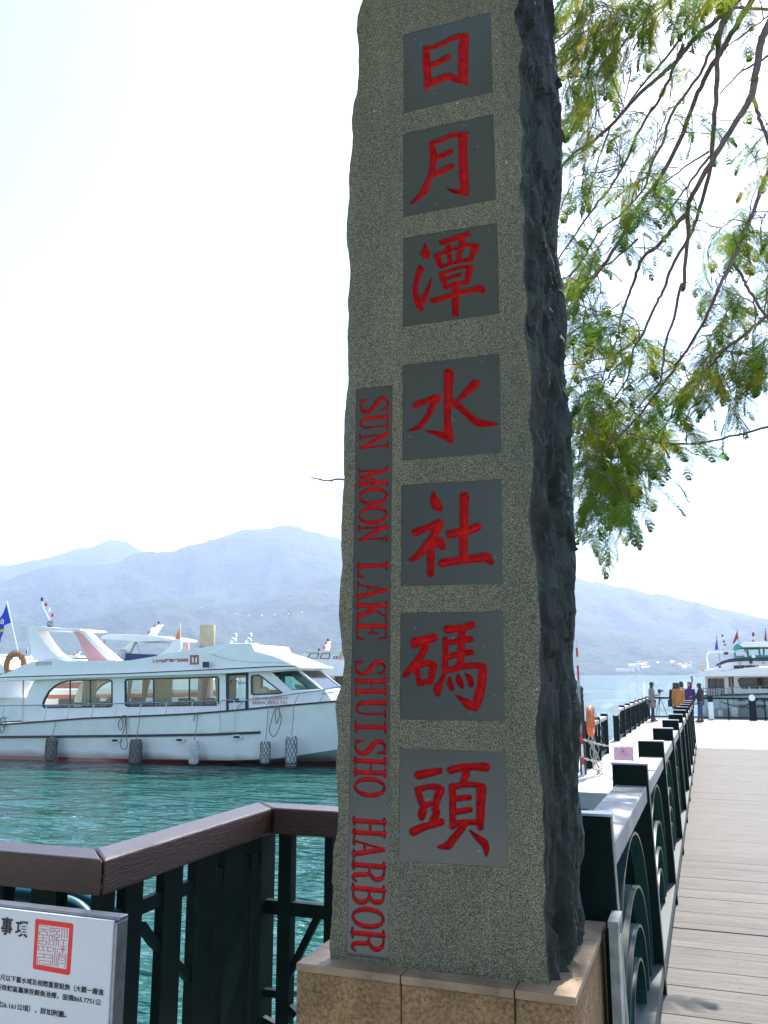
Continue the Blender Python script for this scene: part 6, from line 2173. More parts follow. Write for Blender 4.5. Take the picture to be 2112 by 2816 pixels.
# hull lofted: near side sloping in below
pts = []
for k in range(31):
    t = k / 30
    x = 300 + 2300 * t
    zg = 1310 - 30 * min(1, t * 2) if t < .5 else 1280 - 60 * (t - .5)
    off = 1.2 * (1 - min(1, t * 3)) ** 2
    a = SP(x, zg, off); b = SP(x, 1560, off + .15); c = SP(x, 1830, off + .75)
    pts += [tuple(a + Vector((0, 5, 0))), tuple(a), tuple(b), tuple(c), tuple(c + Vector((0, 4, 0)))]
m = MB(); m.grid(pts, 31, 5); m.add(pts[:5], [(0, 1, 2, 3, 4)])
m.build('hull', mat('pale_grey_green_hull', (.50, .58, .57), .3, var=.08, vscale=.6), shp, recalc=True)
m = MB()
for k in range(30):
    a = Vector(pts[k * 5 + 1]); b = Vector(pts[k * 5 + 6]); m.beam(a + Vector((0, -.04, 0)), b + Vector((0, -.04, 0)), .08, .10)
m.build('rub_rail', M['teal'] if False else mat('dark_green_rub_rail', (.01, .05, .04), .5), shp)
s_w1 = [(470, 965), (805, 960), (815, 1300), (455, 1300)]
s_w2 = [(1062, 1010), (1080, 975), (1110, 957), (1700, 945), (2400, 945), (2400, 1160), (1700, 1170), (1140, 1172), (1110, 1150)]
S([(425, 930), (1000, 925), (2500, 915), (2500, 1285), (425, 1315)], 1.0, .08, M['white'], 'cabin_side', holes=[s_w1, s_w2, [(880, 935), (980, 935), (1010, 1290), (895, 1295)]])
fr = S(s_w2, .95, .06, M['black'], 'window_frame', holes=[shrink(s_w2, 10)]); S(shrink(s_w2, 8), 1.03, .01, M['glass_dark'], 'window_glass', root=fr)
fr = S(s_w1, .97, .04, M['white_matte'], 'window_frame', holes=[shrink(s_w1, 8)]); S(shrink(s_w1, 7), 1.03, .01, M['glass_dark'], 'window_glass', root=fr)
for (xa, xb) in ((505, 522), (618, 640), (735, 742)):
    S([(xa, 962), (xb, 962), (xb, 1300), (xa, 1300)], .96, .05, M['navy'], 'mullion')
S([(880, 935), (980, 935), (1010, 1290), (895, 1295)], 1.03, .03, M['black'], 'doorway')
S([(905, 945), (945, 945), (965, 1285), (925, 1290)], .98, .03, M['curtain'], 'door_leaf')
S([(425, 930), (2500, 915), (2500, 1285), (425, 1315)], 4.5, .08, mat('pale_cabin_lining', (.4, .4, .4), .7), 'far_cabin_side')
m = MB(); rg = random.Random(8)
for k in range(12):
    p = SP(1120 + k * 105, 1090, 2.2 + rg.random())
    m.lathe([(.1, -.5), (.26, -.2), (.22, .2), (.1, .28)], c=tuple(p), n=8)
m.build('seat_backs', M['denim'], shp)
m = MB()
for k in range(9):
    p = SP(1140 + k * 140, 1040, 2.0 + rg.random())
    m.lathe([(.1, -.15), (.24, -.1), (.24, .15), (.08, .2)], c=tuple(p), n=8)
m.build('life_vests', M['orange'], shp)
S([(98, 905), (170, 895), (330, 850), (480, 822), (640, 818), (760, 830), (880, 838), (1000, 800), (1200, 765), (1500, 740), (2500, 735), (2500, 905), (1000, 905), (700, 930), (400, 935), (110, 930)], -.2, 4.6, M['white'], 'main_roof', bv=.08)
S([(300, 825), (420, 800), (600, 760), (720, 720), (790, 690), (860, 665), (1000, 648), (1300, 640), (2500, 640), (2500, 760), (1300, 760), (900, 800), (850, 830), (600, 815)], .8, 3.2, M['white'], 'upper_coaming', bv=.04)
S([(605, 728), (740, 635), (880, 590), (1000, 570), (1300, 556), (2500, 552), (2500, 622), (1300, 628), (1000, 640), (860, 655), (760, 690), (690, 722)], .7, .12, M['navy'] if False else M['black'], 'tinted_screen')
tubelist = lambda seqs, r, mt, nm, dy=.6: [MB().tube([tuple(v) for v in smooth_path([tuple(SP(x, y, dy)) for x, y in sq], 4)], r, 6).build(nm, M[mt], shp) for sq in seqs]
tubelist([[(462, 640), (458, 540), (470, 480), (500, 450), (540, 443), (800, 445), (1150, 440), (1200, 470), (1235, 545)]], .055, 'white', 'arch_tube', 1.2)
S([(1175, 470), (1215, 460), (1255, 545), (1205, 550)], 1.1, .3, M['white'], 'arch_foot')
S([(455, 790), (462, 640), (490, 640), (502, 790)], 1.2, .25, M['white'], 'arch_foot')
S([(995, 330), (1040, 290), (1150, 262), (1400, 248), (1700, 250), (2400, 255), (2400, 360), (1500, 360), (1150, 368), (1060, 385), (1020, 430), (997, 420)], 1.0, 3.0, M['teal'], 'canopy', bv=.06)
S([(1080, 300), (1180, 268), (1400, 252), (2400, 258), (2400, 352), (1500, 354), (1180, 355)], .93, .3, M['white'], 'canopy_top', bv=.05)
S([(970, 555), (1060, 525), (1500, 510), (2400, 505), (2400, 555), (1300, 552)], 1.3, 2.4, M['teal'], 'seat_cover')
tubelist([[(1255, 385), (1265, 520)], [(1480, 385), (1500, 520)], [(1255, 388), (1485, 385)], [(1010, 400), (1005, 540)], [(1575, 380), (1575, 520)], [(1900, 380), (1910, 520)]], .05, 'teal', 'canopy_frame', 1.6)
S([(1190, 395), (1225, 395), (1240, 500), (1195, 480)], 1.8, .05, M['orange_flag'], 'orange_pennant')
tubelist([[(150, 930), (165, 1000), (150, 1100), (140, 1290)]], .05, 'greysteel', 'roof_stay', .6)
tubelist([[(340, 1170), (700, 1165), (1110, 1150), (1300, 1125), (1700, 1120), (2300, 1118)], [(340, 1230), (820, 1225)]], .022, 'steel', 'guard_rail', .2)
for x in (350, 390, 430, 480, 510, 545, 580, 610, 650, 690, 725, 770, 820):
    tubelist([[(x, 1168), (x + 4, 1300)]], .014, 'steel', 'stanchion', .2)
for x in (900, 985, 1110, 1285, 1495, 1700, 1950, 2200):
    tubelist([[(x, 1140), (x + 25, 1285)]], .03, 'white_matte', 'stanchion', .15)
for (x, y) in ((1110, 665), (1575, 660), (2000, 660)):
    p = SP(x, y, .5); m = MB(); m.lathe([(.03, -.07), (.07, -.05), (.085, .05)], c=tuple(p), n=10, axis=1); m.build('deck_lamp', M['cream'], shp)
p = SP(1325, 650, .5); m = MB(); m.lathe([(.03, -.07), (.07, -.05), (.085, .05)], c=tuple(p), n=10, axis=1); m.build('deck_lamp', M['black'], shp)
p = SP(710, 735, .3); m = MB(); m.lathe([(.03, -.06), (.06, -.05), (.06, .05), (.02, .07)], c=tuple(p), n=10); m.build('black_lamp', M['black'], shp)
p = SP(1375, 540, .6); m = MB(); m.lathe([(.03, -.08), (.09, -.04), (.09, .04), (.03, .08)], c=tuple(p), n=12); m.build('radome', M['white'], shp, smooth=True)
p = SP(365, 760, .8); m = MB(); m.tube([(p.x + .08 * cos(t * pi / 10), p.y, p.z + .13 * sin(t * pi / 10)) for t in range(20)], .045, 8, closed=True); m.build('coiled_hose', M['cream'], shp)
# light masts
ms = MB(); ms.tube([SP(825, 440, 1.2), SP(800, 320, 1.2), SP(765, 150, 1.2)], .03, 6); ms_o = ms.build('light_mast', M['white'], shp)
for (x, y, k_) in ((810, 310, 'red'), (793, 245, 'red'), (782, 195, 'white'), (762, 130, 'black')):
    p = SP(x, y, 1.15); m = MB(); m.lathe([(.03, -.05), (.055, -.045), (.05, .045), (.015, .055)], c=tuple(p), n=10); m.build('mast_lamp', M[k_], ms_o, smooth=True)
S([(790, 460), (875, 455), (880, 500), (795, 505)], 1.1, .2, M['black'], 'lamp_box')
ms = MB(); ms.tube([SP(1375, 260, 1.6), SP(1362, 80, 1.6)], .03, 6); ms_o = ms.build('light_mast', M['white'], shp)
for (y, k_) in ((235, 'red'), (180, 'white'), (125, 'red'), (85, 'black')):
    p = SP(1368, y, 1.55); m = MB(); m.lathe([(.03, -.05), (.055, -.045), (.05, .045), (.015, .055)], c=tuple(p), n=10); m.build('mast_lamp', M[k_], ms_o, smooth=True)
tubelist([[(1362, 80), (1345, -250)]], .015, 'steel', 'antenna', 1.6)
# characters on the ship
def stxt(s, x, y, hpx, wpx, mt, dy, bold=.01):
    p = SP(x, y, dy); h_ = SP(x, y - hpx, dy).z - p.z
    o = text_obj('lettering', s, h_ * 1.25, M[mt], shp, Matrix.Translation(p) @ Euler((pi / 2, 0, 0)).to_matrix().to_4x4(), bold=bold)
    bb = [v[0] for v in o.bound_box]; tw = SP(x + wpx, y, dy).x - p.x
    o.scale.x *= tw / (max(bb) - min(bb)); return o
stxt('日月潭遊艇', 985, 765, 45, 500, 'black', .76, .02)
stxt('水社 遊湖船', 1060, 1405, 50, 620, 'sign_black', -.12, .02)
stxt('和平號 專線', 1100, 1540, 50, 560, 'sign_black', .0, .02)
# flags over the ship
def sflag(a, b, cl, mt, lb, Y=47.0):
    return flag(c3(*a), c3(*b), [c3(*p) for p in cl], mt, Y, lb, 'flags flying over the large tour ship', r=.02, pole='greysteel')
sflag((715, 640), (640, 110), [(645, 180), (612, 380), (620, 410), (672, 400)], 'blue_flag', 'blue flag on the left end of the large ship')
sflag((1090, 270), (1052, 0), [(1054, 30), (965, 270), (975, 300), (1078, 170)], 'red_flag', 'red flag beside the teal canopy')
sflag((1640, 260), (1605, -20), [(1606, 0), (1585, 200), (1600, 215), (1645, 260)], 'red_flag', 'red flag at the right edge of the picture')
# fenders of the ship
for k, (x, yt, yb2, wv, lb) in enumerate(((415, 1520, 1740, 75, 'leftmost pale cylinder fender on the large ship'), (735, 1590, 1780, 90, 'middle pale cylinder fender on the large ship'), (1010, 1540, 1770, 130, 'widest grey fender on the large ship'))):
    p0_, p1_ = SP(x, yt, -.25), SP(x, yb2, -.25)
    e = empty('fender', shp.location + p1_, lb, 'fender', 'fenders along the large tour ship')
    r = wv * K3 / 2 * YC_ / 2421 * .95; L_ = p0_.z - p1_.z
    m = MB(); m.lathe([(r * .5, 0), (r, L_ * .06), (r, L_ * .85), (r * .6, L_ * .97), (r * .2, L_)], n=16); m.build('buoy_body', M['fender'], e, smooth=True)
    m = MB(); m.tube([(0, 0, L_), (.03, .2, L_ + .9 + .1 * k)], .02, 5); m.build('rope', M['rope'], e)

# ================================================================== PEOPLE
def skin_body(name, V, E, R, mt, parent, root=0, sub=1):
    me = bpy.data.meshes.new(name); me.from_pydata([tuple(v) for v in V], E, []); me.update()
    o = bpy.data.objects.new(name, me); COL.objects.link(o)
    o.modifiers.new('skin', 'SKIN')
    if not me.skin_vertices:
        bpy.context.view_layer.objects.active = o
    sv = me.skin_vertices[0].data
    for i_, r in enumerate(R):
        sv[i_].radius = (r, r) if not isinstance(r, tuple) else r
    sv[root].use_root = True
    s = o.modifiers.new('sub', 'SUBSURF'); s.levels = sub; s.render_levels = sub
    dg = bpy.context.evaluated_depsgraph_get()
    nm = bpy.data.meshes.new_from_object(o.evaluated_get(dg))
    bpy.data.objects.remove(o)
    nm.materials.clear(); nm.materials.append(mt)
    nm.polygons.foreach_set('use_smooth', [True] * len(nm.polygons))
    q_ = bpy.data.objects.new(name, nm); q_.parent = parent; COL.objects.link(q_)
    return q_


def ellipsoid(m, c, r, n=12, k=8, cut=-1.0):
    prof = []
    for i_ in range(k + 1):
        a = -pi / 2 + pi * i_ / k
        prof.append((cos(a), sin(a)))
    vs, fs = [], []
    for pr, pz_ in prof:
        for j in range(n):
            t = 2 * pi * j / n
            vs.append((c[0] + r[0] * pr * cos(t), c[1] + r[1] * pr * sin(t), c[2] + r[2] * pz_))
    for i_ in range(k):
        for j in range(n):
            fs.append((i_ * n + j, i_ * n + (j + 1) % n, (i_ + 1) * n + (j + 1) % n, (i_ + 1) * n + j))
    m.add(vs, fs)


def loft(m, rings, n=16):
    """rings: (cx, cy, z, rx, ry)"""
    vs, fs = [], []
    for (cx_, cy_, z, rx, ry) in rings:
        for j in range(n):
            t = 2 * pi * j / n
            vs.append((cx_ + rx * cos(t), cy_ + ry * sin(t), z))
    for i_ in range(len(rings) - 1):
        for j in range(n):
            fs.append((i_ * n + j, i_ * n + (j + 1) % n, (i_ + 1) * n + (j + 1) % n, (i_ + 1) * n + j))
    fs.append(tuple(range(n - 1, -1, -1))); fs.append(tuple((len(rings) - 1) * n + j for j in range(n)))
    m.add(vs, fs)


def hand(V, E, R, wrist, d, side):
    """palm and five fingers continuing from vertex index wrist in direction d"""
    d = Vector(d).normalized(); w0 = Vector(V[wrist])
    sd = d.cross(Vector((0, 0, 1)))
    if sd.length < .1: sd = Vector((1, 0, 0))
    sd.normalize()
    V.append(w0 + d * .07); R.append((.034, .016)); pi_ = len(V) - 1; E.append((wrist, pi_))
    for k in range(4):
        off = (k - 1.5) * .019
        V.append(w0 + d * .115 + sd * off); R.append(.0085); E.append((pi_, len(V) - 1))
        V.append(w0 + d * (.155 + .012 * (1 - abs(k - 1.5))) + sd * off * 1.1 + Vector((0, 0, -.012))); R.append(.0075); E.append((len(V) - 2, len(V) - 1))
    V.append(w0 + d * .05 + sd * .045 * side); R.append(.011); E.append((wrist, len(V) - 1))
    V.append(w0 + d * .09 + sd * .06 * side); R.append(.009); E.append((len(V) - 2, len(V) - 1))


def person(loc, rz, h, label, top, bottom, shoe, coat_len=.5, coat_flare=1.0, hair='long', la=None, ra=None, lean=0.0, nod=0.0, stance=.09, hidden=False):
    """rz = heading; local +y is forward. la/ra: (elbow, hand) offsets in units of height"""
    e = empty('person', loc, label, 'person', 'people standing on the pontoon', rz=rz)
    s = h / 1.62
    def P_(x, y, z): return Vector((x * s, (y + lean * z * .1) * s, z * s))
    V = [P_(0, 0, .90), P_(0, .0, 1.05), P_(0, .01, 1.22), P_(0, 0, 1.36), P_(0, .0, 1.43), P_(0, .015, 1.49)]
    R = [(.15, .11), (.125, .09), (.145, .10), (.12, .085), (.048, .048), (.05, .05)]
    R = [(a * s, b * s) for a, b in R]
    E = [(0, 1), (1, 2), (2, 3), (3, 4), (4, 5)]
    def addv(p, r, par):
        V.append(p); R.append((r * s, r * s)); E.append((par, len(V) - 1)); return len(V) - 1
    for sd, st in ((-1, .05), (1, -.04)):
        a = addv(P_(.085 * sd, 0, .83), .085, 0); b = addv(P_((stance) * sd, .02 + st * .3, .48), .055, a)
        c = addv(P_(stance * sd, -.01 + st, .10), .036, b); d = addv(P_(stance * sd, .03 + st, .045), .036, c); addv(P_(stance * sd * 1.15, .15 + st, .03), .028, d)
    for sd, arm in ((-1, la), (1, ra)):
        sh_ = addv(P_(.165 * sd, 0, 1.34), .05, 3)
        el, hn = arm if arm else ((.215 * sd, -.02, 1.07), (.22 * sd, .05, .85))
        el = addv(P_(*el), .036, sh_); hn_ = addv(P_(*hn), .024, el)
        hand(V, E, R, hn_, Vector(V[hn_]) - Vector(V[el]), -sd)
    body = skin_body('body', V, E, R, M['skin'], e)
    # head with face
    m = MB(); hc = P_(0, .03 + nod * .06, 1.56 - .0)
    ellipsoid(m, hc, (.073 * s, .092 * s, .108 * s))
    m.add([hc + Vector((-.012 * s, .088 * s, .005 * s)), hc + Vector((.012 * s, .088 * s, .005 * s)), hc + Vector((0, .112 * s, -.018 * s)), hc + Vector((0, .088 * s, .03 * s)), hc + Vector((0, .085 * s, -.025 * s))], [(0, 2, 3), (1, 3, 2), (0, 4, 2), (1, 2, 4)])
    for sd in (-1, 1): ellipsoid(m, hc + Vector((sd * .074 * s, -.005 * s, -.005 * s)), (.010 * s, .018 * s, .030 * s), 6, 4)
    m.build('head', M['skin'], e, smooth=True)
    m = MB()
    for sd in (-1, 1): ellipsoid(m, hc + Vector((sd * .028 * s, .084 * s, .012 * s)), (.012 * s, .006 * s, .006 * s), 6, 4)
    m.build('eyes', M['hair'], e)
    m = MB(); ellipsoid(m, hc + Vector((0, .084 * s, -.05 * s)), (.022 * s, .007 * s, .007 * s), 6, 4); m.build('mouth', M['red'], e)
    m = MB()
    ellipsoid(m, hc + Vector((0, -.022 * s, .022 * s)), (.090 * s, .098 * s, .110 * s))
    if hair == 'long':
        loft(m, [(hc.x, hc.y - .035 * s, hc.z - .30 * s, .05 * s, .03 * s), (hc.x, hc.y - .045 * s, hc.z - .22 * s, .095 * s, .05 * s), (hc.x, hc.y - .04 * s, hc.z - .10 * s, .098 * s, .06 * s), (hc.x, hc.y - .03 * s, hc.z + .02 * s, .092 * s, .075 * s)])
    else:
        loft(m, [(hc.x, hc.y - .03 * s, hc.z - .13 * s, .085 * s, .07 * s), (hc.x, hc.y - .03 * s, hc.z - .05 * s, .098 * s, .085 * s), (hc.x, hc.y - .03 * s, hc.z + .02 * s, .095 * s, .09 * s)])
    m.build('hair', M['hair'], e, smooth=True)
    # trousers: slightly larger legs
    VV, EE, RR = [P_(0, 0, .92)], [], [(.155 * s, .12 * s)]
    for sd, st in ((-1, .05), (1, -.04)):
        i0 = len(VV); VV += [P_(.085 * sd, 0, .82), P_(stance * sd, .02 + st * .3, .48), P_(stance * sd, -.01 + st, .13)]
        RR += [(.095 * s, .095 * s), (.066 * s, .066 * s), (.048 * s, .048 * s)]; EE += [(0, i0), (i0, i0 + 1), (i0 + 1, i0 + 2)]
    skin_body('trousers', VV, EE, RR, bottom, e)
    for sd, st in ((-1, .05), (1, -.04)):
        m = MB(); loft(m, [(P_(stance * sd, 0, 0).x, P_(0, .04 + st, 0).y, .002, .052 * s, .13 * s), (P_(stance * sd, 0, 0).x, P_(0, .04 + st, 0).y, .04 * s, .052 * s, .125 * s), (P_(stance * sd, 0, 0).x, P_(0, -.0 + st, 0).y, .09 * s, .05 * s, .06 * s), (P_(stance * sd, 0, 0).x, P_(0, -.01 + st, 0).y, .20 * s, .056 * s, .058 * s)], 12)
        m.build('boot', shoe, e, smooth=True)
    # coat body and sleeves as one garment
    m = MB()
    zb = 1.36 - coat_len
    ly = lambda z: lean * z * .1 * s
    loft(m, [(0, ly(zb), zb * s, .205 * s * coat_flare, .155 * s * coat_flare), (0, ly(.95), max(zb + .05, .98) * s, .178 * s, .135 * s), (0, ly(1.1), 1.12 * s, .165 * s, .125 * s), (0, ly(1.25), 1.26 * s, .185 * s, .13 * s), (0, ly(1.35), 1.36 * s, .165 * s, .11 * s), (0, ly(1.42), 1.42 * s, .085 * s, .08 * s), (0, ly(1.46), 1.455 * s, .06 * s, .06 * s)], 18)
    for sd, arm in ((-1, la), (1, ra)):
        el, hn = arm if arm else ((.215 * sd, -.02, 1.07), (.22 * sd, .05, .85))
        m.tube([P_(.14 * sd, 0, 1.36), P_(.175 * sd, 0, 1.32), P_(*el), P_(*hn)], [.06 * s, .068 * s, .054 * s, .042 * s], 10)
    m.build('coat', top, e, smooth=True)
    return e, s


wl_ = at_z(1796, 1984, ZP)
e, s = person((wl_.x, wl_.y, ZP), radians(-80), 1.62, 'woman in long grey coat with shoulder bag behind a camera tripod', M['grey_coat'], M['dark_cloth'], M['boot'], .78, 1.05, 'long',
              la=((-.19, .06, 1.08), (-.10, .30, 1.14)), ra=((.19, .06, 1.08), (.08, .32, 1.14)), nod=.2)
m = MB(); m.box(-.33, -.23, -.20, .10, .72, .94); m.build('shoulder_bag', M['bag'], e)
m = MB(); m.tube([(-.28, -.05, .94), (-.2, -.06, 1.2), (-.08, -.03, 1.42), (.0, .05, 1.40)], .01, 5); m.build('bag_strap', M['bag'], e)
# tripod
tr = at_z(1818, 1980, ZP)
te = empty('camera_tripod', (tr.x, tr.y - .1, ZP), 'black tripod with camera in front of the grey-coated woman', 'tripod')
ztp = 1.12
for a in (.3, 2.4, 4.5):
    m = MB(); m.tube([(0, 0, ztp - .1), (.19 * cos(a), .19 * sin(a), .5), (.33 * cos(a), .33 * sin(a), .01)], [.016, .013, .010], 6); m.build('leg', M['dark_cloth'], te)
m = MB(); m.tube([(0, 0, .7), (0, 0, ztp + .1)], .018, 6); m.tube([(0, 0, ztp + .05), (-.22, .0, ztp - .02)], .01, 5); m.box(-.05, .05, -.05, .05, ztp + .02, ztp + .1); m.build('centre_column', M['dark_cloth'], te)
m = MB(); m.box(-.07, .07, -.05, .05, ztp + .1, ztp + .22); m.lathe([(.035, 0), (.04, .1)], c=(0.07, 0, ztp + .16), n=12, axis=0); m.build('camera', M['black'], te)

def pat(px_, yfeet=None, Y=None): 
    p = at_y(px_, 1950, Y); return (p.x, Y, ZP)
person(pat(1867, Y=39.0), radians(0), 1.60, 'person in mustard coat seen from behind among the group', M['mustard'], M['dark_cloth'], M['boot'], .66, 1.0, 'bob')
e, s = person(pat(1859, Y=40.2), radians(-15), 1.60, 'long-haired person in black left of the mustard coat', M['dark_cloth'], M['denim'], M['boot'], .50, .95, 'long')
m = MB(); m.box(-.30, -.16, -.10, .10, .62, .92); m.build('handbag', M['dark_cloth'], e)
person(pat(1877.5, Y=41.0), radians(10), 1.64, 'short-haired person in light grey top behind the mustard coat', M['bag'], M['denim'], M['boot'], .50, .95, 'bob')
person(pat(1900, Y=40.6), radians(150), 1.62, 'dark-haired person in purple facing the group behind the posts', M['purple'], M['dark_cloth'], M['boot'], .5, .95, 'long')
e, s = person((at_z(1927, 1984, ZP).x, 40.2, ZP), radians(72), 1.58, 'person in black jacket, jeans and brown boots right of the posts', M['dark_cloth'], M['denim'], M['boot'], .48, .95, 'long',
       la=((-.20, .10, 1.10), (-.12, .30, 1.08)), ra=((.20, .08, 1.10), (.10, .30, 1.10)), nod=.6, lean=-.5)

# ================================================================== TREE
TRK = Vector((4.6, 7.5, -.2))
tree = empty('tree', TRK, 'spreading tree with drooping brown branches and feathery green leaves on the right', 'tree')
def tp_(px_, py_, Y): return at_y(px_, py_, Y) - TRK
m = MB()
m.tube([tuple(v) for v in smooth_path([(0, 0, -.6), (0.05, 0, .8), (-.1, .1, 2.4), (-.35, .2, 4.2), (-.8, .3, 6.0), (-1.5, .3, 7.6)], 5)], [.30] * 5 + [.26] * 5 + [.23] * 5 + [.2] * 5 + [.16] * 5 + [.12], 14)
m.build('trunk', M['bark'], tree, smooth=True)
T1 = lambda x, y: (1500 + x * .3689, y * .3689)
T2 = lambda x, y: (1500 + x * .4069, 700 + y * .4069)
PXW = 7.0 / 2421       # metres per photograph pixel at 7 m
BR = [
 (6.9, [(1390, -300), (1370, -20), (1290, 300), (1280, 600), (1250, 1000), (1230, 1250), (1150, 1550), (1080, 1750), (960, 1950), (885, 2150)], 17, 12, [(740, 350), (650, 550), (590, 650), (560, 820), (480, 950), (380, 1110), (300, 1220)], 10, 3),
 (6.6, [(1800, -150), (1659, 180), (1600, 350), (1540, 700), (1440, 880), (1270, 1150), (1100, 1450), (1060, 1550), (1060, 1750), (1030, 2150)], 24, 12, [(920, 200), (850, 480), (800, 650), (780, 850), (680, 970), (550, 1130)], 11, 3),
 (6.8, [(1540, 700), (1570, 800), (1620, 950), (1700, 1150)], 12, 9, [], 0, 0),
 (7.2, [(1620, -120), (1480, 100), (1330, 350), (1200, 560), (1100, 780), (1000, 1050), (850, 1330), (700, 1530), (560, 1780), (430, 1980), (290, 2150)], 18, 10, [(230, 290), (155, 400), (80, 520)], 9, 6),
 (7.6, [(1500, -60), (1330, 100), (1100, 300), (1000, 430), (850, 570), (700, 700), (520, 900), (350, 1060), (200, 1150), (60, 1330)], 16, 7, [], 0, 0),
 (8.0, [(1300, -60), (1240, 20), (1050, 230), (900, 430), (700, 660), (560, 860)], 12, 5, [], 0, 0),
 (7.4, [(1030, 330), (960, 500), (860, 720), (740, 900), (660, 1050), (600, 1200), (480, 1400), (350, 1570), (200, 1780), (60, 1980)], 11, 5, [], 0, 0),
 (7.7, [(1400, 60), (1280, 260), (1170, 520), (1080, 650), (930, 870), (880, 1050), (790, 1220), (740, 1400), (560, 1600), (400, 1720), (300, 1900), (180, 2050), (60, 2110)], 11, 4, [], 0, 0),
 (7.3, [(1220, 1130), (1050, 1240), (900, 1350), (820, 1390)], 6, 3, [], 0, 0),
 (7.1, [(1220, 1170), (1100, 1330), (990, 1480), (850, 1640)], 8, 4, [], 0, 0),
 (7.0, [(1050, 1590), (950, 1700), (850, 1820), (720, 1930), (660, 2100)], 14, 11, [(560, 280), (510, 430), (490, 550), (430, 700), (380, 850)], 8, 3),
 (7.5, [(690, 1780), (560, 1900), (380, 2030), (200, 2169)], 7, 4, [], 0, 0),
 (6.5, [(1900, 900), (1659, 1280), (1580, 1500), (1500, 1700), (1390, 1950), (1290, 2150)], 13, 11, [(1150, 280), (1060, 470), (950, 650), (850, 800), (740, 950), (620, 1100), (520, 1210), (400, 1320), (230, 1430), (150, 1500)], 10, 4),
 (7.0, [(1800, 20), (1659, 120), (1500, 240), (1350, 350)], 5, 4, [], 0, 0),
 (8.1, [(1000, -50), (930, 0), (750, 150), (600, 300), (560, 340)], 8, 4, [], 0, 0),
 (7.9, [(300, -40), (250, 120), (180, 230), (60, 330)], 9, 5, [], 0, 0),
 (7.2, [(1800, 330), (1659, 420), (1550, 480), (1430, 560), (1300, 700)], 8, 4, [], 0, 0),
 (7.4, [(1290, 80), (1460, 60), (1659, 70)], 8, 8, [], 0, 0),
 (7.8, [(640, 520), (600, 700), (570, 820)], 5, 3, [], 0, 0),
 (7.6, [(480, 960), (400, 1180), (330, 1420), (260, 1650)], 6, 3, [], 0, 0),
 (7.3, [(900, 870), (850, 990), (800, 1100)], 4, 3, [], 0, 0),
]
def T2l(pts): return [T2(*p) for p in pts]
lower = [
 (6.3, [(1700, 1110), (1504, 1160), (1300, 1220), (1000, 1280), (820, 1275), (700, 1250), (540, 1205)], 8, 4),
 (6.7, [(1270, 60), (1330, 150), (1380, 250), (1504, 430), (1600, 540)], 9, 7),
 (6.9, [(1700, 330), (1504, 410), (1350, 540), (1200, 650), (1130, 740), (1000, 850), (880, 980), (780, 1060), (620, 1200)], 11, 4),
 (6.9, [(1110, 800), (1030, 950), (950, 1110)], 6, 3), (7.0, [(1000, 920), (850, 1100), (740, 1240)], 6, 3),
 (7.1, [(600, 590), (530, 640), (450, 690), (300, 720), (120, 755)], 7, 3), (7.1, [(570, 690), (450, 790), (380, 900), (280, 1010)], 6, 3),
 (7.2, [(240, 60), (160, 160), (110, 280)], 5, 3), (6.8, [(1400, 260), (1420, 420), (1400, 600), (1410, 700)], 5, 3), (7.0, [(620, 470), (560, 500), (520, 530)], 4, 3),
 (6.7, [(780, 700), (880, 745)], 4, 3), (7.0, [(500, 330), (400, 400), (220, 440)], 4, 2), (7.2, [(560, 1330), (640, 1400), (740, 1450)], 3, 1.5), (7.1, [(350, 140), (375, 220), (340, 320), (220, 440)], 4, 2),
]
tips = []
def limb(Y, pts, w0, w1, nm='branch'):
    n = len(pts)
    Yc = [Y + .25 * sin(i_ * .7 + Y * 5) for i_ in range(n)]
    P = [tuple(tp_(px_, py_, yy_)) for (px_, py_), yy_ in zip(pts, Yc)]
    S_ = smooth_path(P, 5)
    k = Y / 2421 * 1.02
    R_ = [max(.0025, (w0 + (w1 - w0) * (i_ / (len(S_) - 1)) ** .8) * k / 2 * (1 + .10 * noise.noise(Vector((i_ * .9, Y, 0))))) for i_ in range(len(S_))]
    S_ = [Vector(p) + Vector((noise.noise(Vector((i_ * .8, Y, 1))), 0, noise.noise(Vector((i_ * .8, Y, 9))))) * .012 for i_, p in enumerate(S_)]
    m = MB(); m.tube(S_, R_, 8); o = m.build(nm, M['bark'], tree, smooth=True)
    return S_


allb = []
for (Y, up_, w0, w1, lo, a_, b_) in BR:
    pts = [T1(*p) for p in up_] + [T2(*p) for p in lo]
    allb.append((Y, limb(Y, pts, w0, (b_ if lo else w1))))
for (Y, pts, w0, w1) in lower:
    allb.append((Y, limb(Y, T2l(pts), w0, w1)))
# the bare twig end that shows left of the stone pillar
tw = [(1100, 1345), (1000, 1330), (945, 1319), (925, 1318), (905, 1322), (885, 1320), (868, 1315), (858, 1313), (847, 1310)]
P = smooth_path([tuple(tp_(x, y, 6.0)) for x, y in tw], 4)
nw = len(P)
m = MB(); m.tube(P, [(.011 - .008 * i_ / (nw - 1)) * (1 + .25 * noise.noise(Vector((i_ * 1.7, 0, 0)))) for i_ in range(nw)], 6)
for (i0_, dz_) in ((14, -.025), (20, .02), (25, -.022)):
    a = Vector(P[i0_]); m.tube([a, a + Vector((-.02, 0, dz_))], [.005, .002], 5)
m.build('twig', M['bark'], tree, smooth=True)
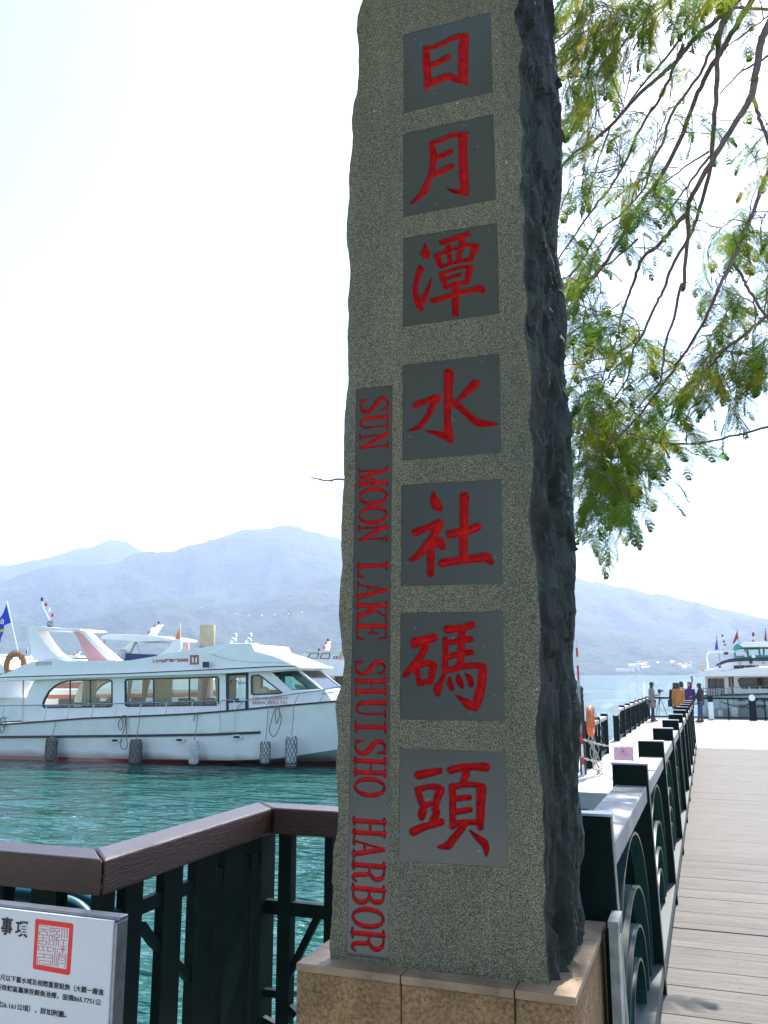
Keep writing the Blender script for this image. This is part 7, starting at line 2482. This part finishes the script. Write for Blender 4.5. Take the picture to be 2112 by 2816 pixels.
# limbs that tie the measured branches to the trunk, mostly outside the frame
crown0 = Vector((-.8, .3, 6.0))
for Y, S_ in allb[:18]:
    a = Vector(S_[0])
    r0 = .03
    if a.length and a.x < -1.0 or True:
        b = crown0 + Vector((random.uniform(-.3, .3), random.uniform(-.3, .3), random.uniform(-1.2, 1.2)))
        if (a - b).length < .2: continue
        midp = (a + b) / 2 + Vector((0, 0, .25))
        def shows(p):
            d = p + TRK - Vector(EY); w_ = d.dot(Vector(FW))
            return w_ > 0 and -20 < d.dot(Vector(RT)) / w_ * FPX + CX < 2130 and -20 < CY - d.dot(Vector(UPV)) / w_ * FPX < 2836
        midp = (a + b) / 2 + Vector((.5, 0, .5))
        if not any(shows(Vector(v)) for v in smooth_path([tuple(a), tuple(midp), tuple(b)], 6)):
            m = MB(); m.tube([tuple(v) for v in smooth_path([tuple(a), tuple(midp), tuple(b)], 6)], [.022 + .04 * i_ / 12 for i_ in range(13)], 8)
            m.build('branch', M['bark'], tree, smooth=True)

# fronds
def frond_mesh(seed):
    r = random.Random(seed)
    V, F = [], []
    Lr = .34; npn = 13
    def quad(a, b, w):
        d = (b - a); s_ = d.cross(Vector((0, 0, 1)))
        if s_.length < 1e-5: s_ = Vector((0, 1, 0))
        s_ = s_.normalized() * w / 2
        i_ = len(V); V.extend([tuple(a - s_ * .5), tuple(a + s_ * .5), tuple((a + b) / 2 + s_), tuple(b), tuple((a + b) / 2 - s_)]); F.append((i_, i_ + 1, i_ + 2, i_ + 3, i_ + 4))
    rach = []
    for k in range(npn + 2):
        t = k / (npn + 1)
        rach.append(Vector((Lr * t, .015 * sin(t * 3 + seed), -.10 * t * t)))
    for a, b in zip(rach[:-1], rach[1:]):
        for ax in (Vector((0, .0018, 0)), Vector((0, 0, .0018))):
            i_ = len(V); V.extend([tuple(a - ax), tuple(a + ax), tuple(b + ax), tuple(b - ax)]); F.append((i_, i_ + 1, i_ + 2, i_ + 3))
    for k in range(1, npn + 2):
        t = k / (npn + 1)
        Lp = .105 * (sin(pi * (t * .75 + .22)) ** .7) * r.uniform(.85, 1.1)
        for sd in (-1, 1):
            if r.random() < .06: continue
            base = rach[k]
            ang = radians(62 - 26 * t) + r.uniform(-.12, .12)
            droop = r.uniform(.15, .55)
            dr_ = Vector((cos(ang), sd * sin(ang), 0))
            nl = 11
            prev = base
            for j in range(1, nl + 1):
                u = j / nl
                q_ = base + dr_ * Lp * u + Vector((0, 0, -droop * Lp * u * u))
                ll = .0165 * (1 - .5 * u) * r.uniform(.8, 1.15)
                dd = (q_ - prev).normalized()
                for s2_ in (-1, 1):
                    per = dd.cross(Vector((0, 0, 1))).normalized() * s2_
                    tip = q_ + per * ll + dd * ll * .45 + Vector((0, 0, -.2 * ll))
                    quad(q_, tip, .0064)
                prev = q_
    me = bpy.data.meshes.new('frond'); me.from_pydata(V, [], F); me.materials.append(M['leaf']); me.update()
    return me


FM = [frond_mesh(k) for k in range(4)]
CL = [(1560, 60, 5), (1620, 100, 5), (1700, 60, 5), (1800, 60, 4), (1900, 90, 3), (1880, 20, 4), (2000, 40, 3), (1650, 200, 4), (1600, 280, 4), (1560, 230, 4), (1570, 140, 4), (1680, 150, 4), (1740, 110, 3), (1570, 330, 3), (1850, 190, 2), (1610, 20, 4), (1740, 10, 4), (1960, 10, 3),
      (1600, 400, 2), (1700, 400, 2), (1610, 480, 2), (1790, 370, 1), (1760, 440, 2), (1660, 520, 2), (1580, 560, 2), (1720, 560, 2), (1790, 500, 2), (1860, 350, 1), (1940, 370, 1), (2050, 170, 1), (2090, 420, 2), (2070, 480, 1), (1560, 690, 3), (1600, 760, 2), (1690, 650, 2), (1760, 620, 2), (1830, 560, 2), (1860, 640, 1),
      (1960, 680, 2), (2010, 640, 2), (2070, 720, 3), (2100, 650, 2), (2100, 780, 2), (1940, 810, 2), (2000, 860, 3), (1940, 960, 3), (1910, 1040, 4), (1880, 1090, 3), (1960, 1060, 3), (1990, 1130, 2), (2040, 1000, 4), (2090, 930, 3), (2110, 1010, 3), (1580, 880, 4), (1630, 920, 3), (1690, 900, 2), (1740, 940, 2), (1760, 1010, 3),
      (1600, 1020, 3), (1560, 1080, 4), (1620, 1110, 4), (1680, 1130, 3), (1590, 1180, 4), (1640, 1200, 3), (1700, 1180, 3), (1590, 1260, 4), (1640, 1280, 4), (1690, 1310, 4), (1730, 1240, 3), (1820, 1190, 2), (1850, 1220, 2), (1600, 1330, 4), (1650, 1350, 4), (1700, 1370, 2), (1750, 1310, 2), (1610, 1400, 3), (1640, 1420, 2), (1590, 1450, 1), (1800, 1090, 2), (1540, 800, 2), (1560, 960, 2)]
rf = random.Random(21)
cnt = 0
extra = []
bpts = [Vector(q_) for Y_, S_ in allb for q_ in S_[::2]]
twm = MB()
def put_twig(Pl):
    b = min(bpts, key=lambda v: (v - Pl).length_squared)
    d = (b - Pl).length
    if .04 < d < 1.1:
        md = (b + Pl) / 2 + Vector((rf.gauss(0, .04), rf.gauss(0, .04), abs(rf.gauss(0, .10)) * d + .03))
        twm.tube([tuple(v) for v in smooth_path([tuple(b), tuple(md), tuple(Pl)], 4)], [.0055, .005, .0046, .0042, .0038, .0034, .003, .0026, .0022], 4)
        bpts.append(md)
def put_frond(P, Y, sc, idx):
    put_twig(P - TRK)
    o = bpy.data.objects.new('frond', FM[idx % 4])
    yaw_ = YAW + pi + rf.gauss(.1, .75)         # mostly drooping to the left of the view
    pitch_ = rf.uniform(.35, 1.15)
    o.rotation_euler = Euler((rf.gauss(0, .5), pitch_, yaw_), 'XYZ')
    o.scale = (sc,) * 3
    o.location = P - TRK
    o.parent = tree
    COL.objects.link(o)
    return o


for (px_, py_, n) in CL:
    for k in range(int(n * 3.8 + .5)):
        Y = rf.uniform(6.2, 8.2)
        jx, jy = rf.gauss(22, 28), rf.gauss(-28, 28)
        P = at_y(px_ + jx, py_ + jy, Y)
        if cnt < 292:
            put_frond(P, Y, rf.uniform(.75, 1.15), cnt)
        else:
            put_twig(P - TRK); extra.append((P - TRK, rf.uniform(.8, 1.1)))
        cnt += 1
o = twm.build('fine_twigs', M['bark'], tree, smooth=True); o['kind'] = 'stuff'
# the rest of the crown, above and to the right of the frame: shades the near planks
for k in range(330):
    P = Vector((rf.uniform(-.2, 6.5), rf.uniform(4.2, 12.5), 0))
    P.z = 6.3 + rf.uniform(-.5, 1.8) + .15 * (P.x)
    # keep out of the picture
    d = P - Vector(EY); w_ = d.dot(Vector(FW)); u_ = d.dot(Vector(RT)) / w_ * FPX + CX; v_ = CY - d.dot(Vector(UPV)) / w_ * FPX
    if w_ > 0 and -150 < u_ < 2250 and v_ > -180: continue
    extra.append((P - TRK, rf.uniform(1.0, 1.7)))
base_v = [np.array([v.co[:] for v in me.vertices]) for me in FM]
base_f = [[tuple(p.vertices) for p in me.polygons] for me in FM]
low = []
VV, FFc, off = [], [], 0
for i_, (P, sc) in enumerate(extra):
    idx = i_ % 4
    Rm = np.array(Euler((rf.gauss(0, .5), rf.uniform(.2, 1.1), rf.uniform(0, 6.28)), 'XYZ').to_matrix())
    VV.append(base_v[idx] @ Rm.T * sc + np.array(P)); FFc += [tuple(off + q_ for q_ in f) for f in base_f[idx]]; off += len(base_v[idx])
me = bpy.data.meshes.new('upper_foliage'); me.from_pydata(np.vstack(VV).tolist(), [], FFc); me.materials.append(M['leaf']); me.update()
o = bpy.data.objects.new('upper_foliage', me); o.parent = tree; o['kind'] = 'stuff'; COL.objects.link(o)
print('fronds', cnt, 'extra', len(extra))

# ================================================================== UNSEEN TREE ADDED BEHIND THE VIEWER TO DARKEN THE SHADE
st_ = empty('unseen_shade_tree', (-4.5, -3.6, -.1), 'broad unseen tree added behind the viewer to darken the shade', 'tree')
m = MB()
m.tube([tuple(v) for v in smooth_path([(0, 0, 0), (.1, 0, 1.5), (-.05, .1, 3.2), (.3, 0, 5.0)], 5)], [.32 - .008 * i_ for i_ in range(16)], 12)
for k in range(9):
    a = k * 2 * pi / 9
    m.tube([(.1, 0, 3.0 + .15 * k), (1.7 * cos(a), 1.5 * sin(a), 4.6 + .1 * k), (4.2 * cos(a), 3.4 * sin(a), 5.6 + .1 * k)], [.13, .09, .04], 7)
m.build('trunk', M['bark'], st_, smooth=True)
rb = random.Random(77)
Vb, Fb = [], []
for c in range(150):
    a = rb.uniform(0, 2 * pi); rr_ = sqrt(rb.random())
    cc = Vector((5.6 * rr_ * cos(a), 4.2 * rr_ * sin(a), 5.5 + rb.uniform(-.5, 2.2) * (1.1 - rr_ * .6)))
    for q_ in range(70):
        d = Vector((rb.gauss(0, .42), rb.gauss(0, .42), rb.gauss(0, .26))); p = cc + d
        u = Vector((rb.uniform(-1, 1), rb.uniform(-1, 1), rb.uniform(-.5, .5))).normalized(); w_ = u.orthogonal().normalized()
        L_, W_2 = rb.uniform(.09, .15), rb.uniform(.035, .06)
        i_ = len(Vb); Vb += [tuple(p - u * L_), tuple(p + w_ * W_2), tuple(p + u * L_), tuple(p - w_ * W_2)]; Fb.append((i_, i_ + 1, i_ + 2, i_ + 3))
me = bpy.data.meshes.new('crown'); me.from_pydata(Vb, [], Fb); me.materials.append(M['leaf']); me.update()
o = bpy.data.objects.new('crown', me); o.parent = st_; o['kind'] = 'stuff'; COL.objects.link(o)

# ================================================================== BUILDING BEHIND THE CAMERA (mirrored in the polished panels)
vb = empty('visitor_building', (-11, -13, -.1), 'dark-clad harbour building standing behind the viewer', 'building')
m = MB(); m.box(-9, 6.6, -6, 0, 0, 10); m.build('wall', M['wall_dark'], vb)
m = MB(); m.box(-9.6, 7.2, -6.5, .9, 10, 10.4); m.build('roof', M['greysteel'], vb)
for k in range(4):
    for j in range(3):
        m = MB(); m.box(-8 + k * 3.8, -5.6 + k * 3.8, .002, .05, 1 + j * 3.2, 3 + j * 3.2); f = m.build('window', M['greysteel'], vb)
        m = MB(); m.box(-7.9 + k * 3.8, -5.7 + k * 3.8, .051, .06, 1.1 + j * 3.2, 2.9 + j * 3.2); m.build('pane', M['glass_dark'], f)
